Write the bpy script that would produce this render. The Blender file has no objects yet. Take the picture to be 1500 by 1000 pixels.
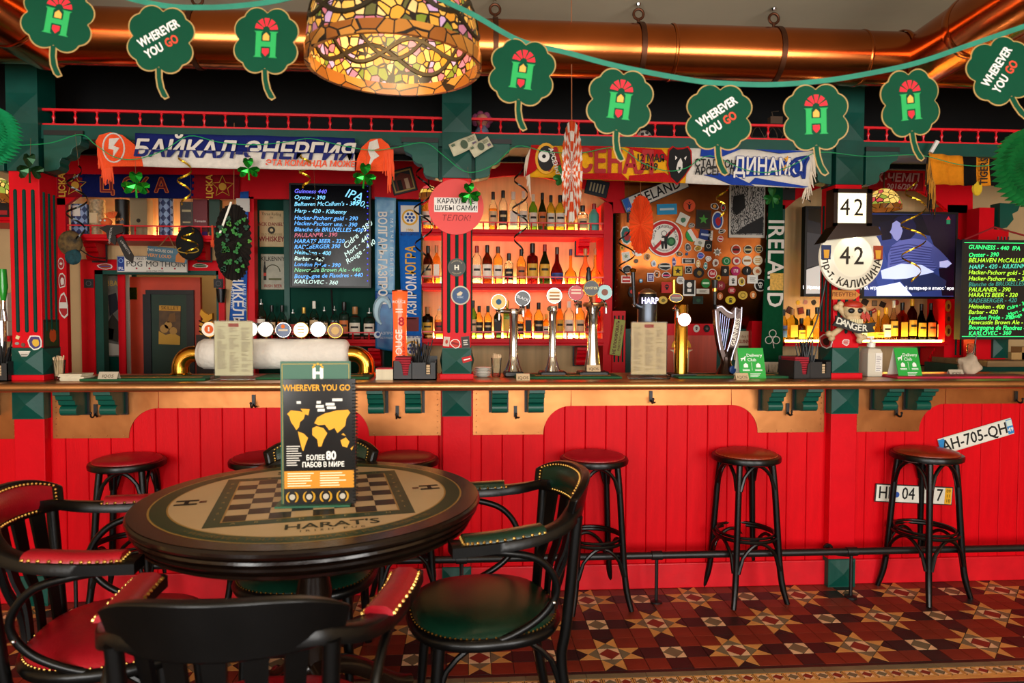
import bpy, bmesh, math, random
from mathutils import Vector, Matrix, Euler
PI = math.pi
rnd = random.Random(42)
scene = bpy.context.scene
COL = scene.collection

# ------------------------------------------------------------------ camera
CAM_D, CAM_H, F = 3.70, 1.5, 1000.0            # metres from the bar front, eye height, focal length in 1500px-frame pixels
YAW, PITCH, ROLL = math.atan(66/1000), -math.atan(35/1000), 0.003
_f = Vector((math.sin(YAW)*math.cos(PITCH), math.cos(YAW)*math.cos(PITCH), math.sin(PITCH)))
_r0 = Vector((math.cos(YAW), -math.sin(YAW), 0)); _u0 = _r0.cross(_f)
_r = _r0*math.cos(ROLL) + _u0*math.sin(ROLL); _u = -_r0*math.sin(ROLL) + _u0*math.cos(ROLL)
CAM = Vector((0, -CAM_D, CAM_H))
cd = bpy.data.cameras.new('camera'); cam = bpy.data.objects.new('camera', cd); COL.objects.link(cam)
cd.sensor_width = 36; cd.lens = 36*F/1500; cd.clip_start = .05; cd.clip_end = 100
m3 = Matrix((_r, _u, -_f)).transposed()
cam.matrix_world = Matrix.Translation(CAM) @ m3.to_4x4()
cd.dof.use_dof = True; cd.dof.focus_distance = 4.5; cd.dof.aperture_fstop = 3.4
scene.camera = cam

# ------------------------------------------------------------------ world, exposure, daylight from the front windows
scene.view_settings.view_transform = 'Standard'; scene.view_settings.look = 'None'
scene.view_settings.gamma = 1; scene.view_settings.use_curve_mapping = False
scene.view_settings.exposure = 0.15
w = bpy.data.worlds.new('world'); scene.world = w; w.use_nodes = True
w.node_tree.nodes['Background'].inputs[0].default_value = (.80, .88, 1, 1)
w.node_tree.nodes['Background'].inputs[1].default_value = .35
scene.cycles.use_denoising = True
scene.cycles.max_bounces = 8; scene.cycles.transparent_max_bounces = 24
scene.cycles.diffuse_bounces = 3; scene.cycles.glossy_bounces = 4
scene.cycles.sample_clamp_indirect = 6; scene.cycles.caustics_reflective = False; scene.cycles.caustics_refractive = False

def area_light(name, loc, rot, sx, sy, power, color=(1, 1, 1)):
    l = bpy.data.lights.new(name, 'AREA'); l.shape = 'RECTANGLE'; l.size = sx; l.size_y = sy; l.energy = power; l.color = color
    o = bpy.data.objects.new(name, l); COL.objects.link(o); o.location = loc; o.rotation_euler = rot
    return o
def point_light(name, loc, power, color, r=.05):
    l = bpy.data.lights.new(name, 'POINT'); l.energy = power; l.color = color; l.shadow_soft_size = r
    o = bpy.data.objects.new(name, l); COL.objects.link(o); o.location = loc
    return o
# the three street windows stand in wall_front, behind the camera
WIN = [(-2.6, 2.1), (.4, 2.1), (3.4, 2.1)]      # centre x, width
for i, (cx, ww) in enumerate(WIN):
    area_light('window_front_offscreen', (cx, -6.495, 1.62), (PI/2, 0, 0), ww, 1.95, 150, (1, .97, .92))
# ------------------------------------------------------------------ geometry helpers
def ray(px, py): return _f + _r*((px-750)/F) + _u*((500-py)/F)
def at(px, py, Y):
    d = ray(px, py); t = (Y-CAM.y)/d.y
    return CAM + d*t
def on_z(px, py, Z):
    d = ray(px, py); t = (Z-CAM.z)/d.z
    return CAM + d*t
def mpp(p): return (Vector(p)-CAM).dot(_f)/F     # metres per pixel at a point
def lin(c):
    c /= 255.0
    return c/12.92 if c <= .04045 else ((c+.055)/1.055)**2.4
def rgb(c):
    if isinstance(c, str): c = (int(c[0:2], 16), int(c[2:4], 16), int(c[4:6], 16))
    return (lin(c[0]), lin(c[1]), lin(c[2]), 1)

# ------------------------------------------------------------------ materials
MATS = {}
def mat(name, col='808080', rough=.5, metal=0., vary=0., scale=20., bump=0., bscale=None, emit=0., emitcol=None, spec=.5, coat=0., alpha=1., stretch=None, second=None):
    if name in MATS: return MATS[name]
    m = bpy.data.materials.new(name); m.use_nodes = True; MATS[name] = m
    nt = m.node_tree; b = nt.nodes['Principled BSDF']; N = nt.nodes.new; L = nt.links.new
    c = rgb(col)
    b.inputs['Base Color'].default_value = c; b.inputs['Roughness'].default_value = rough; b.inputs['Metallic'].default_value = metal
    b.inputs['Specular IOR Level'].default_value = spec; b.inputs['Coat Weight'].default_value = coat; b.inputs['Coat Roughness'].default_value = .08
    b.inputs['Alpha'].default_value = alpha
    if emit:
        b.inputs['Emission Color'].default_value = rgb(emitcol or col); b.inputs['Emission Strength'].default_value = emit
    if vary or bump or second:
        tc = N('ShaderNodeTexCoord'); mp = N('ShaderNodeMapping'); L(tc.outputs['Object'], mp.inputs[0])
        if stretch: mp.inputs['Scale'].default_value = stretch
        nz = N('ShaderNodeTexNoise'); nz.inputs['Scale'].default_value = scale; nz.inputs['Detail'].default_value = 5; L(mp.outputs[0], nz.inputs['Vector'])
        if vary or second:
            cr = N('ShaderNodeValToRGB'); e = cr.color_ramp.elements; e[0].position = .3; e[1].position = .7
            if second: e[0].color = rgb(second); e[1].color = c
            else:
                e[0].color = tuple(x*(1-vary) for x in c[:3])+(1,); e[1].color = tuple(min(1, x*(1+vary)) for x in c[:3])+(1,)
            L(nz.outputs['Fac'], cr.inputs[0]); L(cr.outputs[0], b.inputs['Base Color'])
        if bump:
            nb = nz
            if bscale:
                nb = N('ShaderNodeTexNoise'); nb.inputs['Scale'].default_value = bscale; nb.inputs['Detail'].default_value = 3; L(mp.outputs[0], nb.inputs['Vector'])
            bp = N('ShaderNodeBump'); bp.inputs['Strength'].default_value = bump; bp.inputs['Distance'].default_value = .01
            L(nb.outputs['Fac'], bp.inputs['Height']); L(bp.outputs[0], b.inputs['Normal'])
    return m
def glass(name, col, rough=.05, gloss=.12):
    """thin tinted glass: see-through with a reflection that grows at the rim"""
    if name in MATS: return MATS[name]
    m = bpy.data.materials.new(name); m.use_nodes = True; MATS[name] = m
    nt = m.node_tree; nt.nodes.clear(); N = nt.nodes.new; L = nt.links.new
    o = N('ShaderNodeOutputMaterial'); t = N('ShaderNodeBsdfTransparent'); t.inputs[0].default_value = tuple(x**.5 for x in rgb(col)[:3])+(1,)
    tr = N('ShaderNodeBsdfTranslucent'); tr.inputs[0].default_value = rgb(col)
    mt = N('ShaderNodeMixShader'); mt.inputs[0].default_value = .14; L(t.outputs[0], mt.inputs[1]); L(tr.outputs[0], mt.inputs[2])
    g = N('ShaderNodeBsdfGlossy'); g.inputs['Roughness'].default_value = rough
    lw = N('ShaderNodeLayerWeight'); lw.inputs[0].default_value = gloss
    mx = N('ShaderNodeMixShader'); L(lw.outputs['Fresnel'], mx.inputs[0]); L(mt.outputs[0], mx.inputs[1]); L(g.outputs[0], mx.inputs[2])
    L(mx.outputs[0], o.inputs[0]); return m
def stained(name, cells, cols, emit, lead=.06, scale=26):
    """leaded glass: voronoi panes lit through from the lamp inside"""
    m = bpy.data.materials.new(name); m.use_nodes = True; MATS[name] = m
    nt = m.node_tree; b = nt.nodes['Principled BSDF']; N = nt.nodes.new; L = nt.links.new
    tc = N('ShaderNodeTexCoord'); v = N('ShaderNodeTexVoronoi'); v.feature = 'F1'; v.inputs['Scale'].default_value = scale
    v2 = N('ShaderNodeTexVoronoi'); v2.feature = 'DISTANCE_TO_EDGE'; v2.inputs['Scale'].default_value = scale
    L(tc.outputs['Object'], v.inputs['Vector']); L(tc.outputs['Object'], v2.inputs['Vector'])
    cr = N('ShaderNodeValToRGB'); cr.color_ramp.interpolation = 'CONSTANT'; el = cr.color_ramp.elements
    for i, c in enumerate(cols):
        e = el[i] if i < 2 else el.new(i/len(cols))
        e.position = i/len(cols); e.color = rgb(c)
    sp = N('ShaderNodeSeparateColor'); L(v.outputs['Color'], sp.inputs[0]); L(sp.outputs[0], cr.inputs[0])
    th = N('ShaderNodeMath'); th.operation = 'GREATER_THAN'; th.inputs[1].default_value = lead; L(v2.outputs['Distance'], th.inputs[0])
    mx = N('ShaderNodeMix'); mx.data_type = 'RGBA'; mx.inputs['A'].default_value = (.012, .008, .006, 1)
    L(th.outputs[0], mx.inputs['Factor']); L(cr.outputs[0], mx.inputs['B'])
    L(mx.outputs['Result'], b.inputs['Base Color']); L(mx.outputs['Result'], b.inputs['Emission Color']); b.inputs['Emission Strength'].default_value = emit
    b.inputs['Roughness'].default_value = .2
    return m
def flatm(c, rough=.6):                          # plain print colours
    return mat('print_'+c, c, rough, spec=.3)

# ------------------------------------------------------------------ mesh builder
class MB:
    def __init__(s): s.v = []; s.f = []; s.mi = []; s.cur = 0
    def add(s, vs, fs):
        o = len(s.v); s.v += [tuple(v) for v in vs]; s.f += [tuple(i+o for i in f) for f in fs]; s.mi += [s.cur]*len(fs); return s
    def box(s, x0, x1, y0, y1, z0, z1):
        return s.add([(x0,y0,z0),(x1,y0,z0),(x1,y1,z0),(x0,y1,z0),(x0,y0,z1),(x1,y0,z1),(x1,y1,z1),(x0,y1,z1)],
                     [(0,3,2,1),(4,5,6,7),(0,1,5,4),(1,2,6,5),(2,3,7,6),(3,0,4,7)])
    def cbox(s, c, d): return s.box(c[0]-d[0]/2, c[0]+d[0]/2, c[1]-d[1]/2, c[1]+d[1]/2, c[2]-d[2]/2, c[2]+d[2]/2)
    def pyramid(s, x0, x1, z0, z1, y, h):        # four-sided boss on a face looking to -y
        return s.add([(x0,y,z0),(x1,y,z0),(x1,y,z1),(x0,y,z1),((x0+x1)/2,y-h,(z0+z1)/2)], [(0,1,4),(1,2,4),(2,3,4),(3,0,4)])
    def pyr_x(s, y0, y1, z0, z1, x, h):          # the same on a face looking along x
        return s.add([(x,y0,z0),(x,y1,z0),(x,y1,z1),(x,y0,z1),(x+h,(y0+y1)/2,(z0+z1)/2)], [(0,1,4),(1,2,4),(2,3,4),(3,0,4)])
    def prism(s, pts, y0, y1):                   # outline in xz, extruded along y
        n = len(pts)
        s.add([(x,y0,z) for x,z in pts]+[(x,y1,z) for x,z in pts],
              [tuple(range(n)), tuple(range(2*n-1, n-1, -1))]+[(i,i+n,(i+1)%n+n,(i+1)%n) for i in range(n)]); return s
    def prism_x(s, pts, x0, x1):                 # outline in yz, extruded along x
        n = len(pts)
        return s.add([(x0,y,z) for y,z in pts]+[(x1,y,z) for y,z in pts],
              [tuple(range(n)), tuple(range(2*n-1, n-1, -1))]+[(i,i+n,(i+1)%n+n,(i+1)%n) for i in range(n)])
    def prism_z(s, pts, z0, z1):
        n = len(pts)
        return s.add([(x,y,z0) for x,y in pts]+[(x,y,z1) for x,y in pts],
              [tuple(range(n-1,-1,-1)), tuple(range(n, 2*n))]+[(i,(i+1)%n,(i+1)%n+n,i+n) for i in range(n)])
    def lathe(s, prof, n=20, c=(0,0,0), caps=True, axis='z'):
        vs = []
        for r, z in prof:
            for k in range(n):
                a = 2*PI*k/n; p = (r*math.cos(a), r*math.sin(a), z)
                if axis == 'y': p = (p[0], z, p[1])
                if axis == 'x': p = (z, p[0], p[1])
                vs.append((p[0]+c[0], p[1]+c[1], p[2]+c[2]))
        fs = []
        for i in range(len(prof)-1):
            for k in range(n):
                a, b = i*n+k, i*n+(k+1)%n; fs.append((a, b, b+n, a+n))
        if caps: fs += [tuple(range(n-1,-1,-1)), tuple(range((len(prof)-1)*n, len(prof)*n))]
        return s.add(vs, fs)
    def tube(s, pts, r, n=8, closed=False, caps=True):
        pts = [Vector(p) for p in pts]; m = len(pts); vs = []; fs = []
        rs = r if isinstance(r, (list, tuple)) else [r]*m
        nrm = None
        for i, p in enumerate(pts):
            if closed: t = pts[(i+1)%m]-pts[i-1]
            else: t = pts[min(i+1,m-1)]-pts[max(i-1,0)]
            t.normalize()
            if nrm is None:
                nrm = t.orthogonal().normalized()
            nrm = (nrm - t*nrm.dot(t)); nrm = nrm.normalized() if nrm.length > 1e-6 else t.orthogonal().normalized()
            b = t.cross(nrm)
            for k in range(n):
                a = 2*PI*k/n; vs.append(p+(nrm*math.cos(a)+b*math.sin(a))*rs[i])
        mm = m if closed else m-1
        for i in range(mm):
            for k in range(n):
                a, b2 = i*n+k, i*n+(k+1)%n; j = ((i+1)%m)*n
                fs.append((a, b2, j+(k+1)%n, j+k))
        if caps and not closed: fs += [tuple(range(n-1,-1,-1)), tuple(range((m-1)*n, m*n))]
        return s.add(vs, fs)
    def sweep(s, path, prof, ups=None, closed=False, caps=True):
        """profile (a along side, b along up) carried along path"""
        path = [Vector(p) for p in path]; m = len(path); n = 0; vs = []; fs = []
        for i, p in enumerate(path):
            t = (path[(i+1)%m]-path[i-1]) if closed else path[min(i+1,m-1)]-path[max(i-1,0)]
            t.normalize(); up = Vector(ups[i]) if ups else Vector((0,0,1)); sd = t.cross(up).normalized(); up = sd.cross(t)
            pr = prof(i/(m-1)) if callable(prof) else prof
            n = len(pr)
            for a, b in pr: vs.append(p+sd*a+up*b)
        for i in range(m if closed else m-1):
            j = ((i+1)%m)*n
            for k in range(n): fs.append((i*n+k, i*n+(k+1)%n, j+(k+1)%n, j+k))
        if caps and not closed: fs += [tuple(range(n-1,-1,-1)), tuple(range((m-1)*n, m*n))]
        return s.add(vs, fs)
    def grid(s, fn, nu, nv):
        vs = [fn(i/nu, j/nv) for j in range(nv+1) for i in range(nu+1)]; w_ = nu+1
        return s.add(vs, [(j*w_+i, j*w_+i+1, (j+1)*w_+i+1, (j+1)*w_+i) for j in range(nv) for i in range(nu)])
    def sphere(s, c, r, n=10, m=6, sc=(1,1,1)):
        return s.lathe_scaled([(max(r*math.sin(PI*i/m), 1e-4), -r*math.cos(PI*i/m)) for i in range(m+1)], n, c, sc)
    def lathe_scaled(s, prof, n, c, sc):
        vs = [(c[0]+r*math.cos(2*PI*k/n)*sc[0], c[1]+r*math.sin(2*PI*k/n)*sc[1], c[2]+z*sc[2]) for r, z in prof for k in range(n)]
        fs = [(i*n+k, i*n+(k+1)%n, (i+1)*n+(k+1)%n, (i+1)*n+k) for i in range(len(prof)-1) for k in range(n)]
        return s.add(vs, fs)
    def disc(s, c, r, y0, y1, n=28, rx=None):
        return s.prism([(c[0]+(rx or r)*math.cos(2*PI*k/n), c[1]+r*math.sin(2*PI*k/n)) for k in range(n)], y0, y1)
    def mesh(s, name, mats, smooth=False, fix=True):
        me = bpy.data.meshes.new(name); me.from_pydata(s.v, [], s.f)
        if not isinstance(mats, (list, tuple)): mats = [mats]
        for x in mats: me.materials.append(x)
        if len(mats) > 1: me.polygons.foreach_set('material_index', s.mi)
        if fix:
            bm = bmesh.new(); bm.from_mesh(me); bmesh.ops.recalc_face_normals(bm, faces=bm.faces); bm.to_mesh(me); bm.free()
        if smooth:
            me.polygons.foreach_set('use_smooth', [True]*len(me.polygons))
            if smooth != 'all': me.set_sharp_from_angle(angle=math.radians(smooth if smooth is not True else 40))
        me.update(); return me
    def build(s, name, mats, parent=None, loc=None, rot=None, smooth=False, fix=True):
        o = bpy.data.objects.new(name, s.mesh(name, mats, smooth, fix)); COL.objects.link(o)
        if parent is not None: o.parent = parent
        if loc is not None: o.location = loc
        if rot is not None: o.rotation_euler = rot
        return o
def bevel(o, wd=.004, seg=2):
    b = o.modifiers.new('edge', 'BEVEL'); b.width = wd; b.segments = seg; b.limit_method = 'ANGLE'; return o
def tag(o, label=None, cat=None, group=None, kind=None):
    if label: o['label'] = label
    if cat: o['category'] = cat
    if group: o['group'] = group
    if kind: o['kind'] = kind
    return o
def empty(name, loc=(0,0,0), rot=(0,0,0), parent=None):
    o = bpy.data.objects.new(name, None); COL.objects.link(o); o.location = loc; o.rotation_euler = rot
    o.empty_display_size = .05
    if parent is not None: o.parent = parent
    return o
def thing(name, label, cat, loc=(0,0,0), rot=(0,0,0), group=None):
    return tag(empty(name, loc, rot), label, cat, group)
def inst(name, me, parent=None, loc=(0,0,0), rot=(0,0,0), sc=None):
    o = bpy.data.objects.new(name, me); COL.objects.link(o); o.location = loc; o.rotation_euler = rot
    if parent is not None: o.parent = parent
    if sc is not None: o.scale = sc
    return o
def copy_tree(o, parent=None):
    c = o.copy(); COL.objects.link(c)
    if parent is not None: c.parent = parent
    for ch in list(o.children): copy_tree(ch, c)
    return c
def smoothpath(pts, n=8, closed=False):
    """catmull-rom through points"""
    P = [Vector(p) for p in pts]; m = len(P); out = []
    for i in range(m if closed else m-1):
        if closed: a, b, c, d = P[i-1], P[i], P[(i+1)%m], P[(i+2)%m]
        else: a, b, c, d = P[max(i-1,0)], P[i], P[i+1], P[min(i+2,m-1)]
        for k in range(n):
            t = k/n
            out.append(.5*((2*b)+(c-a)*t+(2*a-5*b+4*c-d)*t*t+(3*b-a-3*c+d)*t**3))
    if not closed: out.append(P[-1])
    return out
# ------------------------------------------------------------------ lettering: outlines of the built-in typeface turned into flat mesh
_TC = {}
def text_mesh(body, size, m, bold=0., shear=0., squeeze=1., space=1., depth=.0006, arc=None):
    key = (body, round(size, 5), m.name, bold, shear, squeeze, space, arc)
    if key in _TC: return _TC[key]
    cu = bpy.data.curves.new('lettering', 'FONT'); cu.body = body; cu.size = 1; cu.align_x = 'CENTER'; cu.align_y = 'CENTER'
    cu.shear = shear; cu.space_character = space; cu.resolution_u = 2; cu.fill_mode = 'FRONT'
    o = bpy.data.objects.new('lettering', cu)
    me = bpy.data.meshes.new_from_object(o); bpy.data.objects.remove(o); bpy.data.curves.remove(cu)
    if bold:                                      # heavier stroke: the same outlines struck again, shifted a little
        vs0 = [tuple(v.co) for v in me.vertices]; fs0 = [tuple(p.vertices) for p in me.polygons]; V_, F_ = list(vs0), list(fs0)
        sh_ = [(1, 0), (-1, 0), (0, .8), (0, -.8)] if bold < .02 else [(1, 0), (-1, 0), (0, .8), (0, -.8), (.7, .6), (-.7, .6), (.7, -.6), (-.7, -.6)]
        for dx_, dy_ in sh_:
            o_ = len(V_); V_ += [(x+dx_*bold, y+dy_*bold, len(V_)//len(vs0)) for x, y, z in vs0]; F_ += [tuple(i+o_ for i in f) for f in fs0]
        me2 = bpy.data.meshes.new('lettering'); me2.from_pydata(V_, [], F_); bpy.data.meshes.remove(me); me = me2
    for v in me.vertices:
        x, y = v.co.x*size*squeeze, v.co.y*size
        if arc:                                   # bend the line around a circle of radius arc (positive: letters stand outward at the top)
            a = x/abs(arc); R_ = arc+y
            if arc > 0: x, y = R_*math.sin(a), R_*math.cos(a)
            else: R_ = abs(arc)-y; x, y = R_*math.sin(a), -R_*math.cos(a)
        v.co = (x, v.co.z*.00012, y)
    me.materials.clear(); me.materials.append(m); _TC[key] = me
    return me
def text(body, parent, x, z, size, m, y=-.001, tilt=0., name='lettering', **k):
    return inst(name, text_mesh(body, size, m, **k), parent, (x, y, z), (0, tilt, 0))

# ================================================================== the room
plaster = mat('ceiling_plaster', 'e2d0ae', .9, vary=.05, scale=3, bump=.1, bscale=180)
beige = mat('beige_wall', 'c9a878', .85, vary=.05, scale=4, bump=.1, bscale=160)
red = mat('red_gloss_paint', 'd60718', .42, vary=.07, scale=7, bump=.06, bscale=60, spec=.15)
redb = mat('red_board_paint', 'd60313', .45, spec=.15, vary=.09, scale=5, bump=.1, bscale=40, stretch=(6, 1, .7))
green = mat('dark_green_paint', '04453a', .42, spec=.3, vary=.12, scale=12, bump=.05, bscale=50)
green2 = mat('bottle_green_paint', '064e40', .38, spec=.4, vary=.1, scale=10, bump=.05, bscale=50)
black = mat('black_paint', '0a0a0b', .45, vary=.2, scale=9)
darkwall = mat('dark_header_wall', '030304', .6, spec=.15, vary=.4, scale=2, bump=.04, bscale=20)
FZ, CZ = 0.0, 3.01
XL, XR, YB, YF = -4.6, 5.6, 1.52, -6.5
def struct(name, mb, m, **k): return tag(mb.build(name, m, **k), kind='structure')

# ---- floor: encaustic tiles. the lattice was read off the photograph: a node every three tiles, star and plain nodes in turn
u = .0968; NX, NY = .637, -.734
t_red = mat('red_quarry_tile', '6e2816', .4, vary=.22, scale=6, bump=.08, bscale=90)
t_blk = mat('black_tile', '1d1714', .42, vary=.3, scale=7, bump=.08, bscale=90)
t_crm = mat('cream_tile', 'e0b487', .45, vary=.1, scale=12)
t_tan = mat('buff_tile', 'c98d4a', .45, vary=.12, scale=12)
t_grn = mat('sage_tile', '6a6146', .45, vary=.15, scale=12)
t_dred = mat('oxblood_tile', '7a2a1c', .45, vary=.15, scale=12)
grout = mat('grout', '2a1d15', .9, vary=.2, scale=60)
fl = MB().box(XL, XR, YF, YB+1.4, -.12, -.004)
floor = struct('floor', fl, grout)
sq = {}
g_ = .0016
for nm, m in (('r', t_red), ('k', t_blk)):
    sq[nm] = MB().prism_z([(-u/2+g_, -u/2+g_), (u/2-g_, -u/2+g_), (u/2-g_, u/2-g_), (-u/2+g_, u/2-g_)], -.006, 0).mesh('floor_tile', m)
far_tiles = {'r': MB(), 'k': MB()}; mosaic = {k: MB() for k in 'cgtkro'}
def tri(mb, x, y, pts, inset=.93):
    cx = sum(p[0] for p in pts)/len(pts); cy = sum(p[1] for p in pts)/len(pts)
    mb.prism_z([(x+(cx+(px-cx)*inset)*u, y+(cy+(py-cy)*inset)*u) for px, py in pts], -.006, 0)
singles = []
i0, i1 = int((XL-NX)/u)-1, int((XR-NX)/u)+1
for j in range(-1, 9):
    for i in range(i0, i1):
        x, y = NX+i*u, NY+j*u
        if y+u/2 > .06: continue
        a, b = i % 3, j % 3
        nodei, nodej = i//3, j//3
        if a and b: singles.append((x, y, 'r')); continue
        if not a and not b:
            star = (nodei+nodej) % 2 == 0
            d = .5
            tri(mosaic['o' if star else 'g'], x, y, [(0,-d),(d,0),(0,d),(-d,0)], .96)
            for sx, sy in ((1,1),(1,-1),(-1,1),(-1,-1)): tri(mosaic['c'], x, y, [(0,sy*d),(sx*d,sy*d),(sx*d,0)], .9)
            continue
        # a tile on a band between two nodes
        if b == 0:                                # band along x
            lo = (nodei+nodej) % 2 == 0           # the node at the low end is a star
            toward = -1 if (a == 1) else 1
            near_star = lo if a == 1 else not lo
            if near_star: dx, dy = toward, 0
        else:
            lo = (nodei+nodej) % 2 == 0
            toward = -1 if b == 1 else 1
            near_star = lo if b == 1 else not lo
            if near_star: dx, dy = 0, toward
        if not near_star: singles.append((x, y, 'k')); continue
        h = .5; P = {(1,0): [(h,-h),(h,h)], (-1,0): [(-h,-h),(-h,h)], (0,1): [(-h,h),(h,h)], (0,-1): [(-h,-h),(h,-h)]}
        for dd, pts in P.items():
            k = 'g' if dd == (dx,dy) else ('k' if dd == (-dx,-dy) else 't')
            tri(mosaic[k], x, y, [(0,0)]+pts)
# the 300 tiles that show largest are tiles of their own, the rest one mesh
singles.sort(key=lambda s: ((s[0]-1.45)/1.0)**2*.55+(s[1]+.9)**2*3)
for n, (x, y, k) in enumerate(singles):
    if n < 290: inst('floor_tile', sq[k], floor, (x, y, 0))
    else: far_tiles[k].box(x-u/2+g_, x+u/2-g_, y-u/2+g_, y+u/2-g_, -.006, 0)
for k, m in (('r', t_red), ('k', t_blk)):
    tag(far_tiles[k].build('distant_tiles', m, floor), kind='stuff')
for k, m in (('c', t_crm), ('g', t_grn), ('t', t_tan), ('k', t_blk), ('o', t_dred)):
    tag(mosaic[k].build('mosaic_pieces', m, floor), kind='stuff')
# border strips in front of the tile field
yb0 = NY-1.5*u
def strip(y0, y1, m, name='border_strip', n=40):
    for i in range(n):
        xa = XL+(XR-XL)*i/n; xb = XL+(XR-XL)*(i+1)/n
        if xa > -1.4 and xb < 3.6: MB().box(xa+.001, xb-.001, y1+.001, y0-.001, -.006, 0).build(name, m, floor)
bs = MB(); bs.box(XL, XR, yb0-.022, yb0-.001, -.006, -.0005); tag(bs.build('border_strips', t_blk, floor), kind='stuff')
strip(yb0-.022, yb0-.058, t_grn)
bd = {k: MB() for k in 'tcgo'}
bw = .0645; y0, y1 = yb0-.060, yb0-.122; yc = (y0+y1)/2; hh = (y0-y1)/2
nb = int((XR-XL)/bw)
for i in range(nb):
    x = XL+i*bw; s_ = 1 if i % 2 else -1
    def tp(mb, pts): mb.prism_z([(x+p[0]*bw, yc+p[1]*hh) for p in pts], -.006, 0)
    tp(bd['o' if i % 2 else 'g'], [(.5,-.62),(.86,0),(.5,.62),(.14,0)])
    for pts in ([(.16,.1),(.46,.68),(.18,.68)], [(.84,.1),(.82,.68),(.54,.68)], [(.16,-.1),(.18,-.68),(.46,-.68)], [(.84,-.1),(.54,-.68),(.82,-.68)]): tp(bd['c'], pts)
    for pts in ([(.03,.97),(.03,-.97),(.12,-.5),(.12,.5)], [(.97,.97),(.88,.5),(.88,-.5),(.97,-.97)], [(.05,.98),(.95,.98),(.8,.74),(.2,.74)], [(.05,-.98),(.2,-.74),(.8,-.74),(.95,-.98)]): tp(bd['t'], pts)
for k, m in (('c', t_crm), ('g', t_grn), ('t', t_tan), ('o', t_dred)):
    tag(bd[k].build('border_mosaic', m, floor), kind='stuff')
strip(yb0-.124, yb0-.150, t_tan); strip(yb0-.152, yb0-.180, t_red)
# darker pebble-like mosaic of the room's middle
bs = MB(); pr = random.Random(5)
pc = [MB() for _ in range(3)]
y = yb0-.2
while y > -3.9:
    x = -2.6
    while x < 2.6:
        w_ = pr.uniform(.022, .04)
        if abs(x) < 3.2: pc[pr.randrange(3)].box(x, x+w_-.003, y-.026, y-.002, -.006, -.0015-pr.random()*.001)
        x += w_
    y -= .029
for m_, mm in zip(pc, (t_blk, mat('umber_pebble', '4a3526', .5, vary=.4, scale=30), mat('slate_pebble', '33332f', .5, vary=.4, scale=30))):
    tag(m_.build('pebble_mosaic', mm, floor), kind='stuff')

# ---- walls and ceiling
struct('ceiling', MB().box(XL, XR, YF, YB+1.4, CZ, CZ+.1), plaster)
struct('wall_left', MB().box(XL-.1, XL, YF, YB+1.4, 0, CZ), beige)
struct('wall_right', MB().box(XR, XR+.1, YF, YB+1.4, 0, CZ), beige)
# back wall has the doorway of the left bay in it
dxa, dxb, dzt = at(141, 400, YB).x, at(322, 400, YB).x, at(200, 396, YB).z
wb = MB().box(XL, dxa, YB, YB+.05, 0, CZ).box(dxb, XR, YB, YB+.05, 0, CZ).box(dxa, dxb, YB, YB+.05, dzt, CZ)
struct('wall_back', wb, beige)
struct('wall_passage', MB().box(XL, XR, YB+1.4, YB+1.5, 0, CZ), beige)
# front wall with its three windows
fw = MB(); xs = [XL]
for cx, ww in WIN: xs += [cx-ww/2, cx+ww/2]
xs.append(XR)
for i in range(0, len(xs), 2): fw.box(xs[i], xs[i+1], YF-.15, YF, 0, CZ)
for cx, ww in WIN: fw.box(cx-ww/2, cx+ww/2, YF-.15, YF, 0, .62).box(cx-ww/2, cx+ww/2, YF-.15, YF, 2.62, CZ)
struct('wall_front', fw, mat('front_wall_paint', '7a4a30', .7, vary=.1, scale=4))
for n, (cx, ww) in enumerate(WIN):
    wf = MB()
    for x in (cx-ww/2, cx, cx+ww/2): wf.box(x-.035, x+.035, YF-.1, YF-.02, .62, 2.62)
    for z in (.66, 2.0, 2.58): wf.box(cx-ww/2, cx+ww/2, YF-.1, YF-.02, z-.035, z+.035)
    wo = struct('window_%d' % (n+1), wf, green)
    MB().box(cx-ww/2, cx+ww/2, YF-.065, YF-.06, .64, 2.6).build('pane', glass('window_glass', 'f4f8ff'), wo)

# ================================================================== the bar counter
copper = mat('brushed_copper_sheet', 'c8844f', .36, metal=1, vary=.22, scale=2.6, bump=.22, bscale=5, second='985a32')
copper_top = mat('worn_copper_counter', 'c48a58', .3, metal=.9, vary=.2, scale=5, bump=.12, bscale=14)
copper_tube = mat('polished_copper_duct', 'd0733a', .2, metal=1, vary=.18, scale=2.5, bump=.10, bscale=4)
brass = mat('polished_brass', 'd9a23c', .18, metal=1, vary=.1, scale=6)
chrome = mat('chrome', 'd8d8d8', .1, metal=1)
steel = mat('dark_steel', '3a3a3c', .35, metal=.9)
iron = mat('black_iron', '101011', .4, vary=.3, scale=25)
PX = [-2.244-2.17, -2.244, -.054, 2.091, 2.091+2.17]     # pillar centres
PW = .15
YBAR, ZTOP, ZUND = 0.0, 1.170, 1.128
bar = thing('bar_counter', 'long bar counter with a copper-edged top over red boards', 'bar counter')
# vertical boards, each bevelled so that the joints read as grooves
bwid = .1145
bm_ = MB().box(-bwid/2+.0012, bwid/2-.0012, 0, .022, .0, ZUND)
brd = bm_.mesh('board', redb)
MB().box(-4.4, 5.4, .0205, .06, 0, ZUND).build('backing', redb, bar)
x = -3.3
while x < 4.4:
    if not any(abs(x-p) < PW/2-.05 for p in PX):
        o = inst('board', brd, bar, (x, rnd.uniform(0, .0012), 0)); bevel(o, .0035, 1)
    x += bwid
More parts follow.
